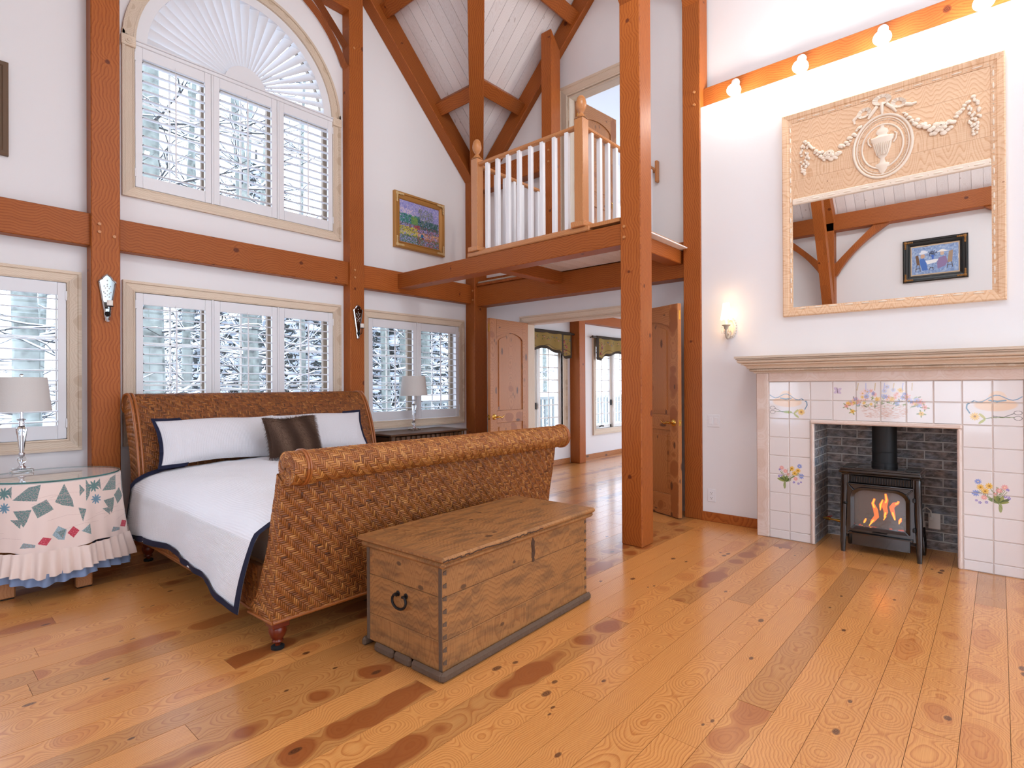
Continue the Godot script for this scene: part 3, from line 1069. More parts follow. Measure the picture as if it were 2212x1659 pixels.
func build_windows() -> void:
	shutter_window("window_1", "shuttered window behind the cloth-covered table", -0.06, 0.895, 0.88, 2.055, 1, 0.1)
	shutter_window("window_2", "wide three-panel shuttered window behind the headboard", 1.335, 3.11, 0.88, 2.04, 3, 0.1)
	shutter_window("window_3", "two-panel shuttered window behind the dresser lamp", 3.545, 4.915, 0.87, 2.03, 2, 0.1)
	# the tall window: three shutters below a half-round sunburst
	var win := shutter_window("window_4", "tall arched window with three shutters and a sunburst top", 1.335, 3.115, 2.895, 4.06, 3, 0.1, "lrb")
	var cx := 2.225
	var cy := 4.06
	# arched casing, white ring, hub and fan blades
	var arc := func(r0: float, r1: float, z0: float, z1: float, mb: MB) -> void:
		var n := 48
		for k in n:
			var a := PI * k / n
			var b := PI * (k + 1) / n
			var p := func(r: float, t: float, z: float) -> Vector3: return Vector3(cx + cos(t) * r, cy + sin(t) * r, z)
			var u0 := a * r1
			var u1 := b * r1
			mb.quad(p.call(r0, b, z1), p.call(r0, a, z1), p.call(r1, a, z1), p.call(r1, b, z1), Vector2(u1, 0.13), Vector2(u0, 0.13), Vector2(u0, 0.13 + r1 - r0), Vector2(u1, 0.13 + r1 - r0))
			mb.quad(p.call(r0, a, z0), p.call(r0, a, z1), p.call(r0, b, z1), p.call(r0, b, z0))
			mb.quad(p.call(r1, b, z0), p.call(r1, b, z1), p.call(r1, a, z1), p.call(r1, a, z0))
	var m := MB.new()
	arc.call(0.89, 0.955, 0.0, 0.018, m)
	arc.call(0.955, 0.978, 0.0, 0.03, m)
	arc.call(0.883, 0.9, -0.03, 0.022, m)
	put(m, "arch_casing", M.pale, win)
	m = MB.new()
	arc.call(0.80, 0.89, -0.06, 0.0, m)
	put(m, "arch_frame", M.shutter, win)
	m = MB.new()
	arc.call(0.0, 0.19, -0.03, 0.006, m)
	put(m, "sunburst_hub", M.shutter, win)
	m = MB.new()
	m.box(Vector3(1.78, 0.03, 0.04), 0.004, xf(Vector3(cx, cy + 0.005, 0.006)))
	m.box(Vector3(1.78, 0.014, 0.055), 0.004, xf(Vector3(cx, cy + 0.026, 0.008)))
	put(m, "transom_moulding", M.shutter, win)
	for s in [-1, 1]:
		m = MB.new()
		m.box(Vector3(0.1, 0.085, 0.036), 0.003, xf(Vector3(cx + s * 0.935, cy, 0.018)))
		m.lathe_hard([Vector2(0.026, 0.0), Vector2(0.026, 0.004), Vector2(0.018, 0.002), Vector2(0.012, 0.002), Vector2(0.008, 0.006), Vector2(0.0, 0.006)], 14, xf(Vector3(cx + s * 0.935, cy, 0.036), PI / 2))
		put(m, "rosette_block", M.pale, win)
	var blades := 27
	for k in blades:
		var a := PI * (k + 0.5) / blades
		m = MB.new()
		var r0 := 0.185
		var r1 := 0.815
		var w0 := r0 * PI / blades * 1.12
		var w1 := r1 * PI / blades * 1.12
		var th := 0.0025
		var pts := [Vector3(r0, -w0 * 0.5, 0), Vector3(r1, -w1 * 0.5, 0), Vector3(r1, w1 * 0.5, 0), Vector3(r0, w0 * 0.5, 0)]
		var z := Vector3(0, 0, th)
		m.quad(pts[0] + z, pts[1] + z, pts[2] + z, pts[3] + z)
		m.quad(pts[3] - z, pts[2] - z, pts[1] - z, pts[0] - z)
		for e in 4:
			var p: Vector3 = pts[e]
			var q: Vector3 = pts[(e + 1) % 4]
			m.quad(p - z, q - z, q + z, p + z)
		var o := put(m, "sunburst_blade", M.shutter, win)
		o.basis = Basis(Vector3.BACK, a) * Basis(Vector3.RIGHT, deg_to_rad(-38.0))
		o.position = Vector3(cx, cy + 0.01, -0.035)
	# arched glazing behind the blades
	m = MB.new()
	var fan := PackedVector2Array()
	for k in 33:
		fan.append(Vector2(cx + cos(PI * k / 32) * 0.88, cy + sin(PI * k / 32) * 0.88))
	m.prism(fan, 0.004, xf(Vector3(0, 0, -0.13)))
	put(m, "arch_pane", M.glass, win)
	m = MB.new()
	arc.call(0.83, 0.89, -0.15, -0.11, m)
	for a in [PI * 0.25, PI * 0.5, PI * 0.75]:
		m.box(Vector3(0.85, 0.03, 0.03), 0.0, Transform3D(Basis(Vector3.BACK, a), Vector3(cx + cos(a) * 0.43, cy + sin(a) * 0.43, -0.12)))
	put(m, "arch_sash", M.sash, win)
	# windows of the walls the camera has its back to
	var k := 5
	for z in [[-3.75, -2.6, "plain window in the west wall north of the post"], [-1.35, 0.0, "plain window in the west wall behind the camera"]]:
		var o := setting("window_%d" % k, z[2], "window", Vector3(XWST, 0, 0))
		o.basis = Basis(Vector3(0, 0, -1), Vector3.UP, Vector3(1, 0, 0))
		casing(o, -z[1], -z[0], 0.5, 2.05, 0.088, M.pale)
		sash(o, -z[1], -z[0], 0.5, 2.05, -0.12, M.sash, 2, 3)
		k += 1
	var sides := ["west", "middle", "east"]
	var tall := []
	for q in 3:
		var xa: float = [-0.45, 1.4, 3.26][q]
		var xb: float = [1.2, 3.06, 4.9][q]
		tall.append([xa, xb, 0.15, 2.3, "added tall lower window of the glazed south gable, %s bay" % sides[q]])
		tall.append([-0.4 if q == 0 else xa, 4.86 if q == 2 else xb, 2.65, 4.0, "added upper window of the glazed south gable, %s bay" % sides[q]])
	tall.append([1.4, 3.06, 4.3, 5.6, "added top window of the glazed south gable"])
	for h in tall:  # south gable glazing, added unseen as a source of even daylight
		var o := setting("window_%d" % k, h[4], "window", Vector3(0, 0, ZS))
		o.basis = Basis(Vector3(-1, 0, 0), Vector3.UP, Vector3(0, 0, -1))
		casing(o, -h[1], -h[0], h[2], h[3], 0.088, M.pale)
		sash(o, -h[1], -h[0], h[2], h[3], -0.12, M.sash, 3, 3)
		k += 1


# ---------------------------------------------------------------- knotty panel doors, loft balcony

func door_leaf(called: String, label: String, hinge: Vector3, tip: Vector3, h: float, handed: float) -> Node3D:
	var d := setting(called, label, "door", hinge)
	var w := Vector2(tip.x - hinge.x, tip.z - hinge.z).length()
	d.rotation.y = -atan2(tip.z - hinge.z, tip.x - hinge.x)
	var t := 0.044
	var st := 0.115
	var core := MB.new()
	core.box(Vector3(h - 0.1, w - 0.1, 0.014), 0.0, Transform3D(Basis(Vector3.UP, Vector3.RIGHT, Vector3.FORWARD), Vector3(w * 0.5, h * 0.5 + 0.01, 0)), 0, Vector2(0.2, 0.3))
	put(core, "core", M.pine, d)
	for s in [0, 1]:
		var m := MB.new()
		m.box(Vector3(h - 0.01, st, t), 0.003, Transform3D(Basis(Vector3.UP, Vector3.RIGHT, Vector3.FORWARD), Vector3(st * 0.5 if s == 0 else w - st * 0.5, h * 0.5 + 0.005, 0)), 0, Vector2(0.4 + s, 0.1), 0.14, 5)
		put(m, "stile", M.pine, d)
	var iw := w - 2 * st
	# rails: bottom, lock rail, arched top rail
	for r in [[0.01, 0.21], [0.83, 0.975]]:
		var m := MB.new()
		m.box(Vector3(iw - 0.001, r[1] - r[0], t), 0.003, xf(Vector3(w * 0.5, (r[0] + r[1]) * 0.5, 0)), 0, Vector2(r[0], 0.1), 0.14, 5)
		put(m, "rail", M.pine, d)
	var poly := PackedVector2Array([Vector2(st, h - 0.002), Vector2(w - st, h - 0.002)])
	var arch := []
	for k in 17:
		var s := float(k) / 16
		var x := w - st - iw * s
		var q := (s - 0.5) * 2.0
		var y := h - 0.23 + 0.115 * sqrt(maxf(0.0, 1.0 - q * q * 0.92)) - 0.032
		arch.append(Vector2(x, y))
		poly.append(Vector2(x, y))
	var top := MB.new()
	top.prism(poly, t, xf(Vector3(0, 0, -t * 0.5)), Vector2(0.3, 0.1))
	put(top, "rail", M.pine, d)
	# raised panels: lower rectangle, upper with the arched head
	var panel := func(pts: PackedVector2Array, uo: Vector2) -> void:
		var m := MB.new()
		var inner := Geometry2D.offset_polygon(pts, -0.045)[0]
		var outer := Geometry2D.offset_polygon(pts, -0.008)[0]
		m.prism(outer, 0.02, xf(Vector3(0, 0, -0.010)), uo, true)
		m.prism(inner, 0.036, xf(Vector3(0, 0, -0.018)), uo, true)
		put(m, "panel", M.pine, d)
	panel.call(PackedVector2Array([Vector2(st, 0.21), Vector2(w - st, 0.21), Vector2(w - st, 0.83), Vector2(st, 0.83)]), Vector2(0.1, 0.2))
	var up := PackedVector2Array([Vector2(st, 0.975), Vector2(w - st, 0.975)])
	for p in arch:
		up.append(p)
	panel.call(up, Vector2(1.0, 0.45))
	# lever handles on both faces, latch plate and hinges
	for s in [-1.0, 1.0]:
		var m := MB.new()
		var at := Vector3(w - 0.065, 0.905, s * t * 0.5)
		m.lathe([Vector2(0.034, 0.0), Vector2(0.034, 0.004), Vector2(0.026, 0.009), Vector2(0.013, 0.013), Vector2(0.0, 0.013)], 16, Transform3D(Basis(Vector3.RIGHT, s * PI / 2), at))
		m.tube([at, at + Vector3(0, 0, s * 0.05)], 0.009, 8)
		m.tube([at + Vector3(0, 0, s * 0.05), at + Vector3(-0.03, 0.004, s * 0.055), at + Vector3(-0.065, -0.008, s * 0.055), at + Vector3(-0.095, 0.003, s * 0.055), at + Vector3(-0.115, 0.018, s * 0.055)], [0.011, 0.012, 0.009, 0.007, 0.004], 8)
		put(m, "lever_handle", M.brass, d)
	var lt := MB.new()
	lt.box(Vector3(0.003, 0.057, 0.026), 0.001, xf(Vector3(w + 0.001, 0.905, 0)))
	lt.box(Vector3(0.012, 0.02, 0.012), 0.002, xf(Vector3(w + 0.004, 0.905, 0)))
	lt.box(Vector3(0.003, 0.09, 0.02), 0.001, xf(Vector3(w + 0.001, h - 0.11, 0)))
	put(lt, "latch_plate", M.brass, d)
	var hg := MB.new()
	for y in [0.25, 1.0, h - 0.22]:
		hg.tube([Vector3(-0.004, y - 0.05, handed * t * 0.5), Vector3(-0.004, y + 0.05, handed * t * 0.5)], 0.007, 8)
	put(hg, "hinge", M.brass, d)
	return d


func build_doors() -> void:
	door_leaf("door_1", "knotty pine arch-panelled door leaf standing open beside the corner post", Vector3(5.262, 0, -4.40), Vector3(4.54, 0, -4.36), 2.036, 1.0)
	door_leaf("door_2", "knotty pine arch-panelled door leaf folded back behind the free-standing post", Vector3(5.215, 0, -2.93), Vector3(4.93, 0, -2.25), 2.03, 1.0)
	var u := door_leaf("door_3", "knotty pine door standing open at the top of the loft", Vector3(5.40, 2.61, -3.735), Vector3(6.15, 2.61, -3.66), 2.03, 1.0)
	u.rotation.y += 0.0
	# pickled casings of both doorways
	for c in [["trim_1", "pale casing around the double doorway", -4.43, -2.93, 0.0, 2.045, 0.08], ["trim_2", "pale casing around the loft doorway", -3.77, -2.95, 2.61, 4.645, 0.115]]:
		var o := setting(c[0], c[1], "trim", Vector3(XE, 0, 0))
		o.basis = Basis(Vector3(0, 0, 1), Vector3.UP, Vector3(-1, 0, 0))
		casing(o, c[2], c[3], c[4], c[5], c[6], M.pale, "lrt", "casing_board")
		var j := MB.new()
		for b in [[c[2] + 0.01, (c[4] + c[5]) * 0.5, 0.02, c[5] - c[4]], [c[3] - 0.01, (c[4] + c[5]) * 0.5, 0.02, c[5] - c[4]], [(c[2] + c[3]) * 0.5, c[5] - 0.01, c[3] - c[2] - 0.04, 0.02]]:
			j.box(Vector3(b[2], b[3], 0.15), 0.002, xf(Vector3(b[0], b[1], -0.076)))
		put(j, "jamb", M.pale, o)


func newel(parent: Node3D, x: float, z: float, y0: float) -> void:
	var m := MB.new()
	m.box(Vector3(0.09, 0.93, 0.09), 0.005, xf(Vector3(x, y0 + 0.465, z)), 1, Vector2(x, 0.13))
	# bevelled shoulder
	m.lathe_hard([Vector2(0.0636, 0.0), Vector2(0.045, 0.02)], 4, Transform3D(Basis(Vector3.UP, PI / 4), Vector3(x, y0 + 0.93, z)))
	m.box(Vector3(0.14, 0.05, 0.14), 0.006, xf(Vector3(x, y0 + 0.025, z)), 0, Vector2(0.2, 0.26))
	var n := put(m, "newel_post", M.honey, parent)
	var f := MB.new()
	f.lathe([Vector2(0.04, 0.0), Vector2(0.036, 0.012), Vector2(0.02, 0.03), Vector2(0.017, 0.042), Vector2(0.03, 0.058), Vector2(0.044, 0.085), Vector2(0.047, 0.11), Vector2(0.043, 0.116), Vector2(0.046, 0.122), Vector2(0.043, 0.135), Vector2(0.039, 0.138), Vector2(0.041, 0.145), Vector2(0.037, 0.158), Vector2(0.032, 0.161), Vector2(0.033, 0.168), Vector2(0.02, 0.183), Vector2(0.0, 0.19)], 20, xf(Vector3(x, y0 + 0.945, z)))
	put(f, "finial", M.honey, n)


func build_balcony() -> void:
	timber("timber_beam", "front beam of the loft balcony below the white balusters", "beam", Vector3(3.96, 2.47, -5.18), Vector3(3.96, 2.47, -2.25), 0.16, 0.17)
	timber("joist", "balcony floor joist at the open end", "joist", Vector3(4.03, 2.495, -3.8), Vector3(5.11, 2.495, -3.8), 0.14, 0.13)
	timber("joist", "balcony floor joist beside the free-standing post", "joist", Vector3(4.03, 2.495, -2.36), Vector3(5.11, 2.495, -2.36), 0.14, 0.13)
	var d := thing("balcony_deck", "small loft balcony deck with white board soffit and carpet", "balcony", Vector3.ZERO)
	var x := 0
	var z := -3.97
	while z < -2.29:
		var m := MB.new()
		m.box(Vector3(1.25, 0.012, 0.132), 0.003, xf(Vector3(4.655, 2.566, z + 0.067)), 0, Vector2(x * 0.7, (x % 4) * 0.14))
		put(m, "soffit_board", M.lime, d)
		z += 0.135
		x += 1
	var t := MB.new()
	t.box(Vector3(1.4, 0.03, 1.7), 0.0, xf(Vector3(4.58, 2.592, -3.12)))
	put(t, "subfloor", M.honey, d)
	t = MB.new()
	t.box(Vector3(1.3, 0.014, 1.62), 0.005, xf(Vector3(4.62, 2.614, -3.12)))
	put(t, "carpet", M.carpet, d)
	# ledge along the loft wall
	var l := thing("carpet_ledge", "narrow carpeted ledge on top of the doorway beam", "ledge", Vector3.ZERO)
	t = MB.new()
	t.box(Vector3(0.2, 0.03, 2.85), 0.004, xf(Vector3(5.175, 2.575, -3.68)), 2)
	put(t, "nosing", M.beam, l)
	t = MB.new()
	t.box(Vector3(0.17, 0.03, 2.84), 0.01, xf(Vector3(5.185, 2.605, -3.68)))
	put(t, "carpet", M.carpet, l)
	t = MB.new()
	t.box(Vector3(0.014, 0.06, 2.84), 0.002, xf(Vector3(5.272, 2.66, -3.68)), 2)
	put(t, "baseboard", M.beam, l)
	# railing
	var r := thing("balcony_railing", "loft railing with white square balusters and honey wood newels", "railing", Vector3.ZERO)
	var y0 := 2.6
	newel(r, 3.92, -3.915, y0)
	newel(r, 3.92, -2.66, y0)
	var b := MB.new()
	b.box(Vector3(0.1, 0.045, 1.46), 0.008, xf(Vector3(3.92, 2.578, -3.285)), 2, Vector2(0.3, 0.13))
	put(b, "base_rail", M.honey, r)
	var runs := [[Vector3(3.92, 0, -3.87), Vector3(3.92, 0, -2.705), 8], [Vector3(3.965, 0, -3.915), Vector3(5.26, 0, -3.915), 9], [Vector3(3.965, 0, -2.66), Vector3(5.26, 0, -2.66), 9]]
	for k in runs:
		var a: Vector3 = k[0]
		var e: Vector3 = k[1]
		var h := MB.new()
		var tr := along(a + Vector3(0, y0 + 0.875, 0), e + Vector3(0, y0 + 0.875, 0))
		var prof := PackedVector2Array()
		for q in 13:
			var an := TAU * q / 12
			prof.append(Vector2(cos(an) * 0.03, sin(an) * 0.021))
		prof.remove_at(12)
		var len := (e - a).length()
		h.prism(prof, len, Transform3D(Basis(tr.basis.z, tr.basis.y, -tr.basis.x), tr.origin + tr.basis.x * len * 0.5), Vector2(0.4, 0.13))
		put(h, "handrail", M.honey, r)
		var bm := MB.new()
		bm.box(Vector3(0.038, 0.865, 0.038), 0.002, xf(Vector3(0, 0.4325, 0)))
		var mesh := bm.mesh()
		for q in k[2]:
			var o := put(mesh, "baluster", M.white, r)
			o.position = a.lerp(e, (q + 0.75) / (k[2] + 0.5)) + Vector3(0, y0 - 0.004, 0)
	# wall end of a stair handrail by the free-standing post
	var hr := MB.new()
	hr.box(Vector3(0.05, 0.22, 0.03), 0.006, xf(Vector3.ZERO))
	var ho := put(hr, "handrail_end", M.honey)
	ho.position = Vector3(5.25, 3.46, -2.63)
	tag(ho, "short honey wood handrail end on the loft wall", "handrail")


# ---------------------------------------------------------------- painting on images

func dab(im: Image, cx: float, cy: float, rx: float, ry: float, ang: float, col: Color, alpha := 1.0) -> void:
	var r := maxf(rx, ry) + 1.0
	var c := cos(ang)
	var s := sin(ang)
	for y in range(maxi(0, int(cy - r)), mini(im.get_height(), int(cy + r) + 1)):
		for x in range(maxi(0, int(cx - r)), mini(im.get_width(), int(cx + r) + 1)):
			var dx := x + 0.5 - cx
			var dy := y + 0.5 - cy
			var u := (dx * c + dy * s) / rx
			var v := (dy * c - dx * s) / ry
			var d := u * u + v * v
			if d < 1.0:
				im.set_pixel(x, y, im.get_pixel(x, y).lerp(col, alpha * minf(1.0, (1.0 - d) * 4.0)))


func stroke(im: Image, pts: Array, w: float, col: Color, alpha := 1.0) -> void:
	for k in pts.size() - 1:
		var a: Vector2 = pts[k]
		var b: Vector2 = pts[k + 1]
		var n := maxi(1, int(a.distance_to(b) / maxf(0.6, w * 0.6)))
		for j in n:
			var p := a.lerp(b, float(j) / n)
			dab(im, p.x, p.y, w, w, 0.0, col, alpha)


func fill_poly(im: Image, pts: PackedVector2Array, col: Color, alpha := 1.0) -> void:
	var lo := pts[0]
	var hi := pts[0]
	for p in pts:
		lo = lo.min(p)
		hi = hi.max(p)
	for y in range(maxi(0, int(lo.y)), mini(im.get_height(), int(hi.y) + 1)):
		for x in range(maxi(0, int(lo.x)), mini(im.get_width(), int(hi.x) + 1)):
			if Geometry2D.is_point_in_polygon(Vector2(x + 0.5, y + 0.5), pts):
				im.set_pixel(x, y, im.get_pixel(x, y).lerp(col, alpha))


func blossom(im: Image, x: float, y: float, r: float, petals: int, col: Color, heart: Color, turn := 0.0, alpha := 0.8) -> void:
	for k in petals:
		var a := TAU * k / petals + turn
		dab(im, x + cos(a) * r * 0.6, y + sin(a) * r * 0.6, r * 0.5, r * 1.3 / petals + 0.6, a, col, alpha)
	dab(im, x, y, r * 0.28, r * 0.28, 0, heart, alpha)


func leaf(im: Image, x: float, y: float, l: float, ang: float, col: Color, alpha := 0.8) -> void:
	dab(im, x + cos(ang) * l * 0.5, y + sin(ang) * l * 0.5, l * 0.5, l * 0.16, ang, col, alpha)


func tile_print() -> Image:
	var s := 660.0
	var im := Image.create(1026, 850, false, Image.FORMAT_RGB8)
	im.fill(Color(0.905, 0.875, 0.86))
	var r := RandomNumberGenerator.new()
	r.seed = 5
	var yel := Color(0.93, 0.73, 0.28)
	var pink := Color(0.91, 0.62, 0.60)
	var blu := Color(0.47, 0.56, 0.83)
	var vio := Color(0.5, 0.46, 0.76)
	var grn := Color(0.42, 0.50, 0.28)
	var dgr := Color(0.29, 0.36, 0.22)
	# hats with ribbons, scissors and a daisy, left and mirrored right
	for side in [0, 1]:
		var X := func(x: float) -> float: return x * s if side == 0 else 1026.0 - x * s
		var sg := 1.0 if side == 0 else -1.0
		dab(im, X.call(0.14), 0.165 * s, 0.115 * s, 0.045 * s, 0.03 * sg, Color(0.94, 0.80, 0.66), 0.75)
		dab(im, X.call(0.13), 0.125 * s, 0.05 * s, 0.055 * s, 0, Color(0.94, 0.83, 0.72), 0.8)
		var rib := []
		for k in 12:
			var t := k / 11.0
			rib.append(Vector2(X.call(0.01 + t * 0.24), (0.11 + 0.02 * sin(t * 9.0) + 0.02 * t) * s))
		stroke(im, rib, 2.0, Color(0.50, 0.62, 0.72), 0.8)
		stroke(im, [Vector2(X.call(0.09), 0.135 * s), Vector2(X.call(0.13), 0.142 * s), Vector2(X.call(0.175), 0.135 * s)], 3.5, Color(0.50, 0.62, 0.70), 0.8)
		stroke(im, [Vector2(X.call(0.25), 0.14 * s), Vector2(X.call(0.285), 0.165 * s), Vector2(X.call(0.288), 0.19 * s), Vector2(X.call(0.27), 0.225 * s)], 2.6, Color(0.40, 0.53, 0.62), 0.85)
		for q in [[0.03, 0.215], [0.03, 0.25]]:
			var ring := []
			for k in 15:
				ring.append(Vector2(X.call(q[0] + 0.02 * cos(TAU * k / 14)), (q[1] + 0.013 * sin(TAU * k / 14)) * s))
			stroke(im, ring, 0.9, Color(0.35, 0.34, 0.33), 0.9)
		stroke(im, [Vector2(X.call(0.05), 0.22 * s), Vector2(X.call(0.1), 0.245 * s), Vector2(X.call(0.15), 0.24 * s)], 1.2, Color(0.4, 0.4, 0.38), 0.9)
		stroke(im, [Vector2(X.call(0.05), 0.245 * s), Vector2(X.call(0.16), 0.25 * s), Vector2(X.call(0.2), 0.26 * s)], 1.4, grn, 0.9)
		leaf(im, X.call(0.11), 0.247 * s, 0.07 * s * sg, 0.02, Color(0.62, 0.68, 0.33))
		leaf(im, X.call(0.19), 0.26 * s, 0.05 * s, -0.8 if side == 0 else -2.3, Color(0.72, 0.70, 0.32))
		leaf(im, X.call(0.19), 0.26 * s, 0.05 * s, 0.7 if side == 0 else 2.4, Color(0.66, 0.68, 0.30))
		blossom(im, X.call(0.245), 0.245 * s, 0.026 * s, 12, yel, Color(0.55, 0.34, 0.12))
	# basket of flowers over the opening
	var bx := 0.80 * s
	for k in 260:
		var a := r.randf_range(-1.0, 1.0)
		var y := r.randf_range(0.175, 0.275)
		var half := 0.165 * (1.0 - (y - 0.175) * 3.4)
		dab(im, bx + a * half * s, y * s, r.randf_range(5, 9), 1.1, r.randf_range(-0.25, 0.45) * (1 if k % 2 else -1), Color(0.80, 0.62, 0.54), 0.55)
	for k in 60:
		leaf(im, bx + r.randf_range(-0.2, 0.2) * s, r.randf_range(0.12, 0.19) * s, r.randf_range(10, 22), r.randf() * TAU, [grn, Color(0.55, 0.62, 0.4), dgr][r.randi() % 3], 0.55)
	for k in 60:
		var a := r.randf_range(-1.0, 1.0)
		var y := 0.175 - (1.0 - a * a) * r.randf_range(0.0, 0.14)
		blossom(im, bx + a * 0.24 * s, y * s, r.randf_range(7, 15), 6 + r.randi() % 5, [pink, blu, yel, Color(0.93, 0.80, 0.78), Color(0.66, 0.72, 0.9)][r.randi() % 5], Color(0.80, 0.58, 0.2), r.randf(), 0.6)
	for k in 7:
		var p := Vector2(bx + (-0.17 + k * 0.056) * s, 0.07 * s)
		stroke(im, [p, p + Vector2(r.randf_range(-14, 14), -36)], 2.2, [Color(0.80, 0.70, 0.52), Color(0.70, 0.72, 0.88)][k % 2], 0.5)
	for e in [[-0.24, 0.19], [0.24, 0.19], [-0.2, 0.23], [0.22, 0.235]]:
		for k in 4:
			leaf(im, bx + e[0] * s, e[1] * s, 20, k * 1.4 + e[0], grn, 0.7)
		blossom(im, bx + e[0] * s, e[1] * s, 11, 7, [pink, yel][int(e[1] > 0.21)], Color(0.7, 0.45, 0.2))
	# butterfly
	for w in [[-7, -9, 0.9], [9, -7, -0.7], [-6, 6, -0.5], [7, 7, 0.5]]:
		dab(im, 0.50 * s + w[0], 0.075 * s + w[1], 12, 7, w[2], Color(0.78, 0.70, 0.80), 0.8)
	stroke(im, [Vector2(0.497 * s, 0.05 * s), Vector2(0.503 * s, 0.095 * s)], 1.3, Color(0.4, 0.33, 0.36), 0.9)
	# bouquets on both piers
	for side in [0, 1]:
		var sg := 1.0 if side == 0 else -1.0
		var cx := 0.155 * s if side == 0 else 1026.0 - 0.155 * s
		var cy := 0.775 * s
		for k in 12:
			var a := r.randf_range(-2.6, -0.3)
			var t := Vector2(cx + cos(a) * 62.0 * sg * 0.9, cy + sin(a) * 46.0)
			stroke(im, [Vector2(cx - 30 * sg, cy + 48), Vector2(cx - 12 * sg, cy + 20), t], 1.0, grn, 0.6)
		for k in 9:
			leaf(im, cx - 22 * sg, cy + 26, r.randf_range(24, 44), -0.4 - k * 0.3 if side == 0 else PI + 0.4 + k * 0.3, [grn, dgr, Color(0.55, 0.58, 0.3)][k % 3], 0.85)
		leaf(im, cx - 24 * sg, cy + 24, 42, PI * 0.5, Color(0.55, 0.6, 0.35), 0.8)
		var fl := [[-38, -46, 12, pink], [-20, -30, 12, pink], [12, -46, 14, yel], [42, -38, 13, yel], [26, -22, 14, yel], [50, -62, 12, blu], [58, -10, 14, blu], [30, 6, 11, pink], [-48, -36, 6, vio], [-52, 0, 6, vio], [-40, -6, 6, vio], [22, 26, 6, vio], [44, 30, 6, vio], [56, 22, 5, vio], [-6, -12, 9, pink]]
		for f in fl:
			blossom(im, cx + f[0] * sg, cy + f[1], f[2], 5 if f[2] < 8 else 10, f[3], Color(0.62, 0.42, 0.16) if f[3] == yel else Color(0.95, 0.85, 0.7), f[0], 0.9)
	return im


# ---------------------------------------------------------------- fireplace with stove, mirror above

func east_wall_node(o: Node3D, x: float) -> Node3D:
	# local x runs along +z of the world, local z out of the wall (towards -x)
	o.basis = Basis(Vector3(0, 0, 1), Vector3.UP, Vector3(-1, 0, 0))
	o.position = Vector3(x, 0, 0)
	return o


